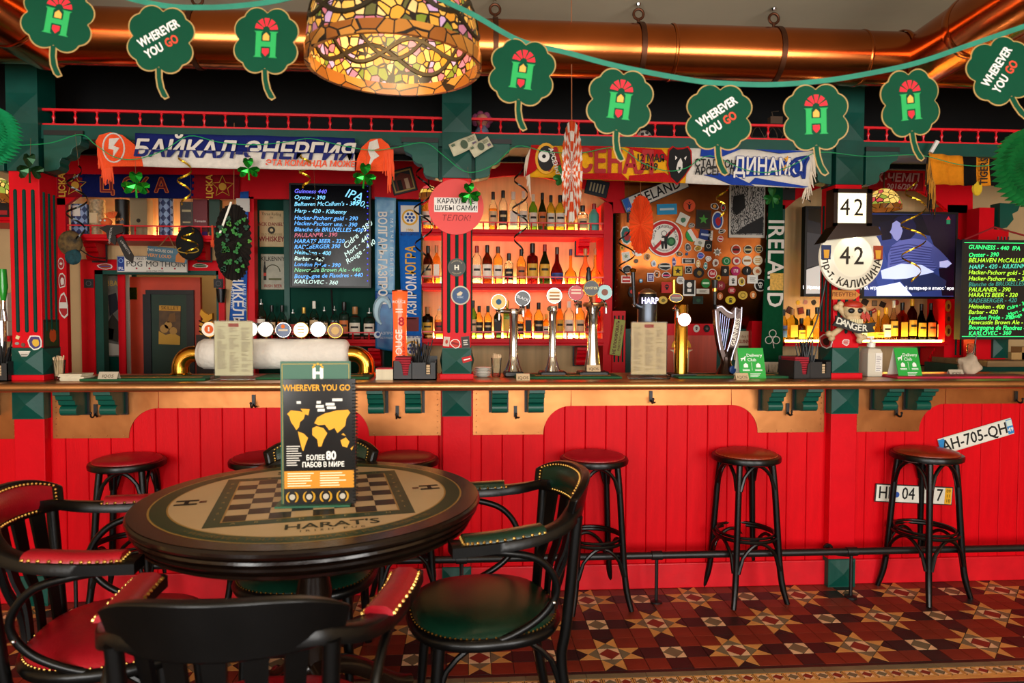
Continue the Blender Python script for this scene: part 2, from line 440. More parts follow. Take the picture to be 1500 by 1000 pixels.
# baseboards between the pillars
for a, b in zip(PX[:-1], PX[1:]):
    xa, xb = a+PW/2, b-PW/2
    o = bevel(MB().box(max(xa, -4), min(xb, 5.2), -.022, .0, 0, .138).build('baseboard', mat('chipped_red_paint', 'd30a1c', .4, vary=.1, scale=9, bump=.1, bscale=30), bar), .004)
    # copper sheet in three pieces with a scooped lower edge
    deep, rad, zb, zd = .395, .15, 1.018, .862
    def arc(cx, cz, r, a0, a1, n=8): return [(cx+r*math.cos(a0+(a1-a0)*k/n), cz+r*math.sin(a0+(a1-a0)*k/n)) for k in range(n+1)]
    s1, s2 = xa+deep+rad, xb-deep-rad
    left = [(xa+.012, ZUND), (xa+.012, zd), (xa+deep, zd)] + arc(xa+deep+rad, zd, rad, PI, PI/2, 10)[1:] + [(s1, ZUND)]
    left = [(xa+.012, zd), (xa+deep, zd)] + [(xa+deep+rad-rad*math.cos(t), zd+(zb-zd)*math.sin(t)) for t in [PI/2*k/10 for k in range(1, 11)]] + [(s1+.004, ZUND), (xa+.012, ZUND)]
    right = [(xa+xb-x_, z_) for x_, z_ in left]
    mid = [(s1+.005, zb), (s2-.005, zb), (s2-.005, ZUND), (s1+.005, ZUND)]
    for poly in (left, mid, right): MB().prism(poly, -.004, .0005).build('copper_sheet', copper, bar)
    rv = MB()
    for k in range(9):
        for xx in (xa+.03, xb-.03): rv.sphere((xx, -.004, zd+.015+k*.03), .003, 6, 4)
    for k in range(5):
        for xx in (xa+.03+k*.085, xb-.03-k*.085): rv.sphere((xx, -.004, zd+.012), .003, 6, 4)
    tag(rv.build('rivets', mat('copper_rivet', 'e0b080', .3, metal=1), bar), kind='stuff')
# the counter top: rolled copper nose in front, flat behind
nose = [(-.215, ZUND)]+[(-.225-.016*math.sin(t), (ZUND+ZTOP)/2-(ZTOP-ZUND)/2*math.cos(t)) for t in [PI*k/8 for k in range(9)]]+[(.36, ZTOP), (.36, ZUND)]
MB().prism_x(nose, -4.4, 5.3).build('countertop', copper_top, bar, smooth=50)
MB().box(-4.4, 5.3, .34, .36, 0, ZUND).build('rear_panel', black, bar)
# corbels under the overhang
cprof = [(0, 0), (-.155, 0), (-.155, -.018), (-.135, -.024), (-.130, -.044), (-.112, -.050), (-.106, -.072), (-.088, -.078)] + \
        [(-.078-.024*math.sin(t)+.0, -.104+.026*math.cos(t)) for t in [PI*k/8 for k in range(9)]] + [(0, -.13)]
corb = MB().prism_x(cprof, -.041, .041).mesh('scroll', green2)
for p in PX[1:]:
    for dx in (-.42, -.226, .226, .42):
        if p+dx < -2.9 or p+dx > 3.2: continue
        c = empty('corbel', (p+dx, -.004, ZUND), parent=bar)
        MB().box(-.053, .053, -.012, 0, -.142, -.001).build('back_plate', black, c)
        bevel(inst('scroll', corb, c, (0, -.012, -.004)), .003)
# coat hooks screwed to the copper
hk = MB().box(-.009, .009, -.010, 0, -.03, .03)
hk.tube(smoothpath([(0, -.008, -.02), (0, -.03, -.034), (0, -.05, -.03), (0, -.055, -.012)], 4), .0045, 6)
hk.tube(smoothpath([(.0, -.008, -.024), (.012, -.02, -.034), (.02, -.026, -.03)], 4), .004, 6)
hk.sphere((0, -.055, -.01), .007, 8, 5)
hkm = hk.mesh('coat_hook', iron, smooth=40)
for hx, hy, lb in [(141, 600, 'black iron coat hook on copper between the corbels beside the chopstick glass'), (372, 586, 'black iron coat hook on copper below the menu stand with curled card'),
               (582, 602, 'black iron coat hook between two corbels below the straw caddy with red napkins'), (755, 602, 'black iron coat hook on copper between the corbels below the plain chrome tap'),
               (953, 580, 'black iron coat hook on copper below the brass tap column'), (1153, 598, 'black iron coat hook between the corbels below the open napkin caddy'),
               (1312, 600, 'black iron coat hook between the corbels below the pump bottle'), (1487, 580, 'black iron coat hook on copper above the blue and white plate with digits 705')]:
    p = at(hx, hy, -.003); tag(inst('coat_hook', hkm, None, p), lb, 'hook', 'coat hooks under the counter')

# ---- pillars
fl_m = mat('flute_green', '033c32', .55, spec=.08, vary=.1, scale=14)
z0s, z1s = 1.2, 2.235
def pillar(X, label):
    t = thing('pillar', label, 'pillar', (X, 0, 0))
    hw = PW/2; yf = -.055; yb = yf+PW
    bevel(MB().box(-hw, hw, yf, .06, 0, ZUND).build('lower_shaft', red, t), .004)
    o = MB().box(-hw-.003, hw+.003, yf-.006, .0, 0, .158).pyramid(-hw, hw, .006, .152, yf-.006, .02).build('foot_block', green, t)
    MB().box(-hw-.003, hw+.003, yf-.006, .0, .972, ZUND-.001).pyramid(-hw, hw, .976, ZUND-.004, yf-.006, .02).build('collar_block', green, t)
    bevel(MB().box(-hw-.014, hw+.014, yf-.02, yb+.014, ZTOP, z0s).build('plinth', red, t), .003)
    b = MB().box(-hw-.002, hw+.002, yf-.002, yb, z0s, z0s+.138).pyramid(-hw, hw, z0s+.004, z0s+.134, yf-.002, .018)
    b.pyr_x(yf, yb, z0s+.004, z0s+.134, hw+.002, .016).pyr_x(yf, yb, z0s+.004, z0s+.134, -hw-.002, -.016)
    b.build('base_block', green, t)
    bevel(MB().box(-hw, hw, yf, yb, z0s+.138, z1s).build('shaft', red, t), .004)
    for dx in (-.043, 0, .043):
        for face in range(3):
            m = MB(); zt, zb_ = 2.135, 1.425
            n = 7
            if face == 0: m.tube([(dx, yf, zb_), (dx, yf, zt)], .009, 8); m.sphere((dx, yf, zt), .009, 8, 4); m.sphere((dx, yf, zb_), .009, 8, 4)
            else:
                sx = hw if face == 1 else -hw; m.tube([(sx, (yf+yb)/2+dx, zb_), (sx, (yf+yb)/2+dx, zt)], .0075, 8)
            m.build('flute', fl_m, t, smooth=40)
    # capital: green block, then the post up to the ceiling
    MB().box(-hw-.002, hw+.002, yf-.004, yb, z1s, CZ-.002).pyramid(-hw, hw, z1s+.004, z1s+.15, yf-.004, .009).pyramid(-hw, hw, 2.475, 2.625, yf-.004, .009).build('post', green, t)
    for s_ in (-1, 1):
        out = [(0, 2.42), (.185, 2.42), (.185, 2.395), (.178, 2.372), (.155, 2.362), (.140, 2.350), (.134, 2.325), (.112, 2.308), (.088, 2.305), (.078, 2.285), (.080, 2.262), (.066, 2.245), (.02, 2.235), (0, 2.235)]
        bevel(MB().prism([(s_*(hw+.022+x_), z_) for x_, z_ in out], -.052, .03).build('bracket', green2, t), .003)
        MB().box(min(s_*hw, s_*(hw+.022)), max(s_*hw, s_*(hw+.022)), -.005, .05, 2.235, 2.44).build('recessed_infill', green, t)
        MB().box(min(s_*(hw+.022), s_*(hw+.215)), max(s_*(hw+.022), s_*(hw+.215)), -.05, .04, 2.42, 2.445).build('bracket_cap', black, t)
    return t
pillar(PX[1], 'red pillar with green flutes beside the red-framed doorway, shamrock at its top')
pillar(PX[2], 'red pillar with green flutes carrying the round coral cloakroom sign')
pillar(PX[3], 'red pillar with green flutes carrying the skull sign and round street plate')

# ---- canopy above the bar: beam, shelf, dark back, little red railing between the posts
can = thing('canopy', 'green canopy beam with dark boxed-in shelf above the bar', 'canopy')
MB().box(-4.4, 5.3, -.035, .02, 2.405, 2.475).build('beam', green, can)
MB().box(-4.4, 5.3, .02, .30, 2.43, 2.452).build('shelf', black, can)
MB().box(-4.4, 5.3, .30, .33, 2.405, CZ-.002).build('back_board', darkwall, can)
rail_red = mat('railing_red', 'e3101f', .35, vary=.06, scale=30)
bal = MB().lathe([(.0045, 0), (.0085, .002), (.0085, .006), (.0045, .010), (.004, .02), (.0085, .031), (.0085, .036), (.004, .047), (.0045, .057), (.0085, .060), (.0085, .064), (.0045, .066)], 8).mesh('baluster', rail_red, smooth=True)
rl = ['little red railing above the blue and orange scarf', 'little red railing above the red and blue team scarf', 'little red railing above the orange and black scarf']
for k, (a, b) in enumerate(zip(PX[1:4], PX[2:5])):
    xa, xb = a+PW/2, b-PW/2
    t = thing('gallery_rail', rl[k], 'railing', ((xa+xb)/2, -.015, 2.475), group='gallery rails on the canopy'); L_ = xb-xa
    MB().box(-L_/2, L_/2, -.008, .008, 0, .011).build('bottom_bar', rail_red, t)
    MB().box(-L_/2, L_/2, -.009, .009, .075, .087).build('top_bar', rail_red, t)
    n = round(L_/.107)
    for i in range(n): inst('baluster', bal, t, (-L_/2+L_*(i+.5)/n, 0, .010))

# ---- copper ventilation duct under the ceiling
YD, ZD, RD = -.42, 2.776, .129
duct = thing('ventilation_duct', 'big polished copper ventilation duct hung under the ceiling', 'duct', (0, YD, ZD))
def ring_prof(r): return [(r*math.cos(2*PI*k/40), r*math.sin(2*PI*k/40)) for k in range(40)]
xs_ = [-4.4, -2.55, -1.4, -.25, .99, 1.93, 3.3, 5.3]
for i, (xa, xb) in enumerate(zip(xs_[:-1], xs_[1:])):
    r_ = RD-(.0025 if i % 2 else 0)
    MB().lathe([(r_, xa-.02), (r_, xb)], 48, axis='x', caps=False).build('duct_section', copper_tube, duct, smooth='all')
    MB().lathe([(RD+.0005, xb-.022), (RD+.003, xb-.018), (RD+.003, xb-.010), (RD+.0005, xb-.006)], 48, axis='x', caps=False).build('seam', copper_tube, duct, smooth='all')
# branches that come off towards the room
def branch(p0, p1, r):
    p0, p1 = Vector(p0), Vector(p1); d = (p1-p0); L_ = d.length
    e = empty('branch', p0, parent=duct); e.rotation_mode = 'QUATERNION'; e.rotation_quaternion = d.to_track_quat('Z', 'Y')
    MB().lathe([(r, -.05), (r, L_*.22)], 40, caps=False).build('duct_section', copper_tube, e, smooth='all')
    MB().lathe([(r+.003, L_*.20), (r+.003, L_)], 40, caps=False).build('duct_section', copper_tube, e, smooth='all')
    MB().lathe([(r+.004, L_*.2), (r+.007, L_*.205), (r+.007, L_*.22), (r+.004, L_*.225)], 40, caps=False).build('seam', copper_tube, e, smooth='all')
j1 = at(1350, 78, YD)-Vector((0, YD, ZD)); q1 = on_z(1530, -25, ZD)-Vector((0, YD, ZD)); dq = (q1-Vector((j1.x, 0, 0)))
branch((j1.x, 0, 0), Vector((j1.x, 0, 0))+dq*2.4, .134)
MB().lathe([(RD+.002, -.012), (RD+.007, -.008), (RD+.007, .008), (RD+.002, .012)], 48, (at(1316, 80, YD).x, 0, 0), axis='x', caps=False).build('collar', copper_tube, duct, smooth='all')
j2 = at(60, 45, YD)-Vector((0, YD, ZD)); q2 = on_z(-30, -5, ZD)-Vector((0, YD, ZD)); dq = (q2-Vector((j2.x, 0, 0)))
branch((j2.x, 0, 0), Vector((j2.x, 0, 0))+dq*3, .142)
rustm = mat('dark_bronze', '5a3420', .45, metal=.8, vary=.2, scale=20)
for hx in (725, 935, 1133, 290):
    X = at(hx, 60, YD).x
    t = thing('duct_hanger', 'bronze eye bolt and strap holding the copper duct '+{725: 'beside the dome lamp', 935: 'above the red and yellow scarf', 1133: 'next to the duct branch', 290: 'over the blue scarf'}[hx], 'hanger', (X, YD, ZD), group='duct hangers')
    MB().lathe([(RD+.001, -.012), (RD+.0045, -.012), (RD+.0045, .012), (RD+.001, .012)], 48, axis='x', caps=False).build('strap', rustm, t, smooth=30)
    MB().tube([(.024*math.cos(a), 0, RD+.05+.024*math.sin(a)) for a in [2*PI*k/20 for k in range(20)]], .0065, 8, closed=True).build('eye', rustm, t, smooth=True)
    MB().tube([(0, 0, RD-.002), (0, 0, RD+.03)], .008, 8).build('bolt', rustm, t)
    MB().tube([(0, 0, RD+.07), (0, 0, CZ-ZD)], .005, 8).sphere((0, 0, CZ-ZD-.006), .012, 8, 4).build('hook', chrome, t)

# ---- black foot rail along the bar
fr = thing('foot_rail', 'black iron pipe foot rail running along the bar', 'foot rail', (0, -.20, .25))
MB().tube([(-4.3, 0, 0), (5.2, 0, 0)], .019, 12).build('pipe', iron, fr, smooth=True)
for px_ in (676, 962, 1247, 390, 110):
    p = at(px_, 815, -.2); x_ = p.x
    MB().lathe([(.019, -.03), (.024, -.028), (.024, .028), (.019, .03)], 14, (x_, 0, 0), axis='x').build('fitting', iron, fr, smooth=30)
    if px_ in (676, 110, 1247):
        MB().tube([(x_, 0, 0), (x_, .02, -.05), (x_, .12, -.05)] if px_ != 1247 else [(x_-.05, .14, -.03), (x_-.05, .05, -.03), (x_, 0, -.02)], .011, 8).build('stay', iron, fr, smooth=True)
        MB().lathe([(.026, .140), (.026, .152)], 16, (x_ if px_ != 1247 else x_-.05, 0, -.05 if px_ != 1247 else -.03), axis='y').build('flange', iron, fr)
    MB().tube([(x_, 0, 0), (x_, 0, -.248)], .0095, 8).build('stanchion', iron, fr, smooth=True)
    MB().lathe([(.032, -.25), (.032, -.243), (.012, -.236)], 16, (x_, 0, 0)).build('flange', iron, fr)

# ================================================================== the back bar
YS, YW = 1.18, YB
cream = mat('cream_backboard', 'd8b27c', .6, vary=.12, scale=3, bump=.05, bscale=60, stretch=(8, 1, .6))
dgreen = mat('green_panel_wall', '04382c', .7, spec=.1, vary=.12, scale=3, bump=.05, bscale=80)
led = mat('warm_led', 'ffd27a', .5, emit=48, emitcol='ffd898')
led_y = mat('yellow_led', 'ffd84a', .5, emit=40, emitcol='ffd45a')
def X(px, Y, py=400): return at(px, py, Y).x
def Z(py, Y, px=750): return at(px, py, Y).z
def pbox(mb, x0, x1, y0, y1, Y0, Y1):
    """a box given by its outline on the plane Y0 (pixel edges) and its depth"""
    a = at((x0+x1)/2, y1, Y0); b = at((x0+x1)/2, y0, Y0)
    return mb.box(X(x0, Y0, (y0+y1)/2), X(x1, Y0, (y0+y1)/2), Y0, Y1, a.z, b.z)
def ppoly(mb, pts, Y0, Y1):
    return mb.prism([(at(x, y, Y0).x, at(x, y, Y0).z) for x, y in pts], Y0, Y1)
bb = thing('back_bar', 'red and green back bar with arched valances behind the counter', 'back bar')
def arch(x0, x1, ys, yc, n=14): return [(x0+(x1-x0)*k/n, ys-(ys-yc)*math.sin(PI*k/n)**.75) for k in range(n+1)]
# valances with their arches
v1 = [(80, 226), (617, 226), (617, 291), (366, 291), (362, 300)] + list(reversed(arch(100, 358, 298, 256))) + [(96, 300), (80, 300)]
ppoly(MB(), v1, YS, YS+.03).build('valance', red, bb)
v2 = [(617, 226), (915, 226), (915, 312), (898, 312)] + list(reversed(arch(619, 896, 300, 257))) + [(617, 300)]
ppoly(MB(), v2, YS, YS+.03).build('valance', red, bb)
v3 = [(1140, 250), (1425, 250), (1425, 312), (1390, 312)] + list(reversed(arch(1150, 1386, 306, 262))) + [(1140, 306)]
ppoly(MB(), v3, YS, YS+.03).build('valance', red, bb)
ppoly(MB(), [(915, 226), (1140, 228), (1140, 268), (915, 268)], YS, YS+.03).build('valance', mat('aged_copper_hood', 'b9662f', .32, metal=1, vary=.3, scale=4, bump=.12, bscale=12, second='8a4420'), bb)
pbox(MB(), -60, 1560, 212, 228, YS-.02, YS+.06).build('cornice', green, bb)
# uprights
pbox(MB(), 83, 98, 290, 560, YS, YS+.04).build('stile', red, bb)
pbox(MB(), 362, 373, 288, 560, YS, YS+.08).build('stile', red, bb)
pbox(MB(), 884, 897, 296, 560, YS, YS+.3).build('stile', red, bb)
o = pbox(MB(), 897, 916, 455, 560, YS-.02, YS+.1).build('stile', red, bb)
for k in (900.5, 906.5, 912.5):
    a, b = at(k, 462, YS-.02), at(k, 530, YS-.02); MB().tube([(a.x, a.y, b.z), (a.x, a.y, a.z)], .006, 8).build('flute', fl_m, o)
o = pbox(MB(), 1385, 1414, 300, 560, YS, YS+.2).build('stile', red, bb)
for k in (1404, 1411):
    a, b = at(k, 350, YS), at(k, 520, YS); MB().tube([(a.x, a.y, b.z), (a.x, a.y, a.z)], .007, 8).build('flute', fl_m, o)
pbox(MB(), 1140, 1148, 300, 560, YS, YS+.3).build('stile', green2, bb)
# backboards
pbox(MB(), 98, 362, 232, 380, YW-.012, YW).build('backboard', cream, bb)
pbox(MB(), 618, 884, 226, 560, YW-.012, YW).build('backboard', cream, bb)
pbox(MB(), 373, 617, 226, 560, 1.335, YW).build('backboard', dgreen, bb)
pbox(MB(), 416, 424, 288, 490, 1.315, 1.335).build('batten', green, bb)
pbox(MB(), 1148, 1400, 226, 560, YW-.012, YW).build('backboard', cream, bb)
pbox(MB(), 897, 1148, 226, 560, YW-.012, YW).build('backboard', dgreen, bb)

# ---- shelves with their little rails
postm = MB().lathe([(.004, 0), (.006, .008), (.004, .016), (.008, .026), (.004, .036), (.006, .044), (.004, .054)], 8).mesh('rail_post', red, smooth=True)
def shelf(name, label, x0, x1, ytop, ybot, yrail, step, ledm=led, Yb=YW-.012, lednear=False):
    zt, zb = Z(ytop, YS, (x0+x1)/2), Z(ybot, YS, (x0+x1)/2); xa, xb = X(x0, YS, ytop), X(x1, YS, ytop)
    t = thing(name, label, 'shelf', ((xa+xb)/2, YS, zt)); L_ = xb-xa; h = zt-zb
    MB().prism_x([(-.012, 0), (-.012, -h*.55), (-.004, -h*.7), (-.004, -h), (Yb-YS, -h), (Yb-YS, 0)], -L_/2, L_/2).build('board', red, t)
    if yrail:
        zr = Z(yrail, YS, (x0+x1)/2)-zt
        MB().box(-L_/2, L_/2, -.006, .006, zr-.009, zr).build('rail', rail_red, t)
        n = max(2, round(L_/step))
        for i in range(n+1): inst('rail_post', postm, t, (-L_/2+.006+(L_-.012)*i/n, 0, 0), sc=(1, 1, (zr-.008)/.054))
    y_ = .03 if lednear else Yb-YS-.02
    MB().box(-L_/2+.02, L_/2-.02, y_-.012, y_+.008, .0005, .016).build('light_strip', ledm, t)
    return t, zt
shA, zA = shelf('whisky_shelf', 'red railed shelf of whisky gift boxes above the doorway', 99, 328, 344, 353, 330, .143)
sh1, z1 = shelf('liquor_shelf', 'red railed shelf of green and clear bottles under the arch, topmost of three', 618, 884, 336, 346, 325, .089)
sh2, z2 = shelf('liquor_shelf', 'red railed shelf of cognac bottles, middle one of three', 618, 884, 415, 425, 404.5, .089)
sh3, z3 = shelf('liquor_shelf', 'red railed shelf of whisky bottles behind the chrome taps, lowest of three', 618, 884, 496, 506, 485, .089)
sh4, z4 = shelf('spirits_shelf', 'red railed shelf of spout-topped bottles against the green wall', 373, 612, 497, 507, 486, .11, ledm=mat('red_strip', 'd01018', .5), Yb=1.335)
sh5, z5 = shelf('spirits_shelf', 'red shelf of glowing yellow bottles under the television', 1149, 1386, 501, 507, None, .1, ledm=led_y, lednear=True)
rcorb = MB().prism_x(cprof, -.041, .041).mesh('scroll', red)
for cx, cy, par in [(852, 347, sh1), (849, 507, sh3), (552, 508, sh4), (146, 354, shA), (300, 354, shA), (1355, 508, sh5)]:
    p = at(cx, cy, YS+.26 if par is not sh4 else YS+.15)
    MB_ = MB().box(-.053, .053, -.004, 0, -.15, 0).build('bracket_plate', black, par); MB_.location = p-par.location
    inst('bracket', rcorb, par, p-par.location+Vector((0, -.004, -.002)), sc=(1, 1, 1.05))

# ---- bottles
GL = {'clear': ('e9eee8', 'clear glass'), 'amber': ('e6a040', 'amber'), 'gold': ('f8d070', 'golden'), 'brown': ('5a2a12', 'brown'), 'green': ('5fa045', 'green'), 'olive': ('a8b04a', 'olive'),
      'dark': ('1e1a14', 'near-black'), 'dkgreen': ('1c2e18', 'dark green'), 'red': ('a8301c', 'ruby red'), 'ruby': ('5c1218', 'dark red'), 'teal': ('4fa08c', 'turquoise'), 'yellow': ('fbe468', 'yellow'), 'peach': ('f0a070', 'peach')}
for k, (c, n) in GL.items(): glass('glass_'+k, c, gloss=.16)
teal_solid = mat('turquoise_ceramic', '57a596', .3)
LB = {'w': ('efe6d2', 'white'), 'c': ('d9b98a', 'cream'), 'k': ('151310', 'black'), 'y': ('e2b23a', 'yellow'), 'r': ('a8261c', 'red'), 'b': ('2a4a9a', 'blue'), 'o': ('d9763a', 'orange'), 'g': ('2f6a3a', 'green'), 'n': (None, 'no')}
CP = {'k': ('0f0e0e', 'black'), 'g': ('c9a04a', 'gold'), 'r': ('8c1c1c', 'red'), 'w': ('e6e0d0', 'white'), 'b': ('4a2c16', 'brown'), 's': ('b8b8b4', 'silver pourer'), 'c': ('b07a48', 'cork'), 'p': ('4a2450', 'purple'), 'y': ('e0b020', 'yellow')}
PROF = {'std': [(.92,0),(1,.02),(1,.56),(.93,.64),(.6,.72),(.38,.78),(.34,.9)], 'wine': [(.95,0),(1,.02),(1,.42),(.9,.54),(.6,.66),(.36,.76),(.32,.92)],
        'cognac': [(.8,0),(.95,.02),(1.12,.18),(1.1,.32),(.8,.46),(.42,.58),(.32,.7),(.3,.9)], 'tall': [(.95,0),(1,.02),(1,.66),(.8,.72),(.42,.78),(.36,.92)],
        'squat': [(.95,0),(1,.02),(1,.62),(.94,.68),(.5,.72),(.4,.76),(.4,.86)], 'square': [(.98,0),(1.08,.02),(1.08,.62),(.98,.67),(.5,.74),(.38,.78),(.36,.9)],
        'decanter': [(1,0),(1.1,.03),(1.15,.22),(1.0,.34),(.5,.42),(.3,.5),(.26,.92)]}
def bottle(px, top, wpx, kind, gl, cap, lab, shelf_name, zbase, Yp, group, extra=''):
    p = at(px, top, Yp); ztop = p.z; H_ = ztop-zbase; R_ = wpx*mpp(p)/2
    gname = GL[gl][1]; lname = LB[lab][1]; cname = CP[cap][1]
    extra = {'square': 'square', 'squat': 'squat', 'decanter': 'long-necked', 'cognac': 'round-bellied', 'tall': 'tall', 'wine': 'slim'}.get(kind, '')
    if abs(px-789) < .1: extra = 'shield-fronted'
    if abs(px-820.5) < .1: extra = 'stouter'
    label = f"{extra+' ' if extra else ''}{gname} bottle, {lname} label, {cname} cap, on {shelf_name}".replace('pourer cap', 'pourer')
    n = 4 if kind == 'square' else 18
    prof = PROF[kind]; neck = prof[-1]
    m = MB().lathe([(r*R_, z*H_) for r, z in prof], n)
    if kind == 'square':
        m.v = [((x_*math.cos(PI/4)-y_*math.sin(PI/4))*1.12, (x_*math.sin(PI/4)+y_*math.cos(PI/4))*1.12, z_) for x_, y_, z_ in m.v]
    b = tag(m.build('bottle', teal_solid if gl == 'teal' else MATS['glass_'+gl], None, (p.x, Yp, zbase+.0005), smooth=35), label, 'bottle', group)
    if kind == 'square': bevel(b, .004)
    if gl == 'clear' and lab != 'n':
        rr = [(r*R_*.9, z*H_+.002) for r, z in prof if z < .6]
        MB().lathe(rr, n if n > 4 else 16).build('liquid', glass('spirit_amber', 'e8a23a'), b, smooth=35)
    zc = neck[1]*H_*.96
    cm = mat('cap_'+cap, CP[cap][0], .35, metal=.6 if cap in 'gs' else 0)
    if cap == 's':
        MB().lathe([(neck[0]*R_*1.1, zc), (neck[0]*R_*1.1, zc+H_*.03), (.003, zc+H_*.045), (.0025, H_)], 10).build('pourer', cm, b, smooth=30)
    else: MB().lathe([(neck[0]*R_*1.12, zc-H_*.06), (neck[0]*R_*1.18, zc-H_*.05), (neck[0]*R_*1.18, H_*.99), (neck[0]*R_, H_)], 14).build('cap', cm, b, smooth=30)
    if lab != 'n':
        lm = mat('label_'+lab, LB[lab][0], .6, vary=.06, scale=60); z0, z1_ = .14*H_, (.5 if kind not in ('cognac', 'decanter') else .3)*H_
        if kind == 'square':
            s_ = R_*.86; MB().box(-s_*.8, s_*.8, -s_-.0025, -s_-.0008, z0, z1_).build('label', lm, b)
        else:
            a0 = 1.05; rr = R_*(1.012 if kind not in ('cognac', 'decanter') else 1.16)
            lb = MB().grid(lambda i, j: (rr*math.sin((i-.5)*2*a0), -rr*math.cos((i-.5)*2*a0), z0+(z1_-z0)*j), 8, 1).build('label', lm, b, fix=False)
            ink = mat('label_ink', '2a211a', .6) if lab != 'k' else mat('label_gilt', 'd9c08a', .5)
            MB().grid(lambda i, j: (rr*1.008*math.sin((i-.5)*1.3*a0), -rr*1.008*math.cos((i-.5)*1.3*a0), z0+(z1_-z0)*(.55+.16*j)), 6, 1).build('print', ink, lb, fix=False)
    return b
T, M_, B_, S_, R2 = 'the topmost railed shelf', 'the middle railed shelf', 'the lowest railed shelf', 'the green-walled shelf', 'the glowing yellow shelf'
G = {T: 'bottles on the topmost shelf', M_: 'bottles on the middle shelf', B_: 'bottles on the lowest shelf', S_: 'bottles with pourers by the green wall', R2: 'glowing bottles under the television'}
rows = [(T, z1, 1.30, [(625,283,14,'std','gold','k','w'),(640,285,13,'std','amber','b','w'),(722.4,281,13,'std','clear','k','c'),(737,279,13,'tall','clear','k','k'),(752,281,15,'square','clear','w','w'),(767,280,13,'tall','clear','w','w'),
  (781,284.5,13,'std','green','w','w'),(794.5,282.5,13,'wine','dkgreen','k','o'),(807,286,12.5,'std','olive','k','w'),(820.5,286,15,'std','olive','k','w'),(836,290,13,'std','gold','k','y'),(853.5,301,15.5,'squat','clear','k','c'),(870,298.5,16,'std','teal','r','n')]),
 (M_, z2, 1.30, [(627,360,14,'std','brown','k','c'),(639.5,359,12,'square','amber','c','w'),(698.5,360,14,'tall','clear','r','w'),(713.8,359,15,'std','brown','k','w'),(729.5,361,14,'tall','gold','b','w'),(745.5,371,13,'squat','clear','k','k'),(763.7,365,14,'std','gold','k','o'),
  (780,356.5,16.5,'squat','ruby','k','y'),(798,358,16,'wine','dkgreen','r','y'),(816,362,17,'cognac','ruby','b','b'),(836,365,16,'decanter','amber','p','n'),(857.5,364,17,'cognac','peach','c','n'),(872,364,15,'decanter','gold','c','n')]),
 (B_, z3, 1.30, [(626.5,449,16,'squat','dark','c','y'),(643.5,448,14,'std','clear','s','r'),(693,440,12,'std','green','k','c'),(701.8,448,12,'std','gold','k','k'),(714.8,448,12,'std','gold','k','k'),(729,446,13,'square','dkgreen','k','k'),(743,440,13,'square','green','g','y'),(762,452,11,'std','clear','k','k'),
  (773.6,442,13,'square','amber','k','k'),(789,443,14.5,'std','gold','k','k'),(800,460,11,'std','amber','g','w'),(820,441,12,'std','amber','k','y'),(833.5,441,14.5,'tall','clear','w','w'),(849.5,441,14.5,'tall','gold','k','c'),(862,450,10,'std','brown','k','r'),(878.5,455,10,'std','red','k','n')]),
 (S_, z4, 1.255, [(382.5,438,14,'std','clear','s','w'),(398,447,13,'std','clear','k','c'),(413,447,13,'std','clear','k','o'),(429,453,13,'square','clear','s','r'),(445,450,14,'std','clear','g','w'),(460,441,13,'std','clear','w','c'),(475,449,12,'std','clear','s','c'),(490,448,13,'square','clear','s','r'),(504,442,14,'squat','clear','k','o'),
  (520,449,17,'squat','clear','c','w'),(541,451,17,'squat','clear','s','w')]),
 (R2, z5, 1.27, [(1148.5,453,10,'std','yellow','k','b'),(1161,452,15,'square','yellow','c','y'),(1174,466,12,'squat','brown','k','y'),(1184,453,13,'square','yellow','k','y'),(1197,450,14,'std','yellow','k','n'),(1264,448,13,'std','gold','r','w'),(1275,455,13,'std','yellow','k','y'),(1287,454,14,'decanter','yellow','y','y'),(1298,450,14,'std','yellow','y','w'),
  (1309.5,440,12,'wine','clear','w','y'),(1322,443,14,'square','red','k','y'),(1336.5,437,13,'tall','ruby','y','y'),(1350,445,13.5,'wine','dark','k','y'),(1364,444,13.5,'wine','dark','k','o'),(1377.5,449,14,'wine','dark','r','c')])]
for nm, zb, Yp, lst in rows:
    for px, top, wp, kind, gl, cap, lab in lst: bottle(px, top, wp, kind, gl, cap, lab, nm, zb, Yp, G[nm])

# ---- gift tubes and boxes over the doorway
blue1 = mat('blue_facets', '6a86b4', .4)
def facets(nm):
    m = bpy.data.materials.new(nm); m.use_nodes = True; nt = m.node_tree; b = nt.nodes['Principled BSDF']
    tc = nt.nodes.new('ShaderNodeTexCoord'); mp = nt.nodes.new('ShaderNodeMapping'); mp.inputs['Rotation'].default_value = (0, PI/4, 0); mp.inputs['Scale'].default_value = (1, 1, .75)
    ck = nt.nodes.new('ShaderNodeTexChecker'); ck.inputs['Scale'].default_value = 36; ck.inputs['Color1'].default_value = rgb('8ea6cc'); ck.inputs['Color2'].default_value = rgb('2d3c66')
    nt.links.new(tc.outputs['Object'], mp.inputs[0]); nt.links.new(mp.outputs[0], ck.inputs['Vector']); nt.links.new(ck.outputs[0], b.inputs['Base Color']); b.inputs['Roughness'].default_value = .4
    return m
fac = facets('faceted_blue_print')
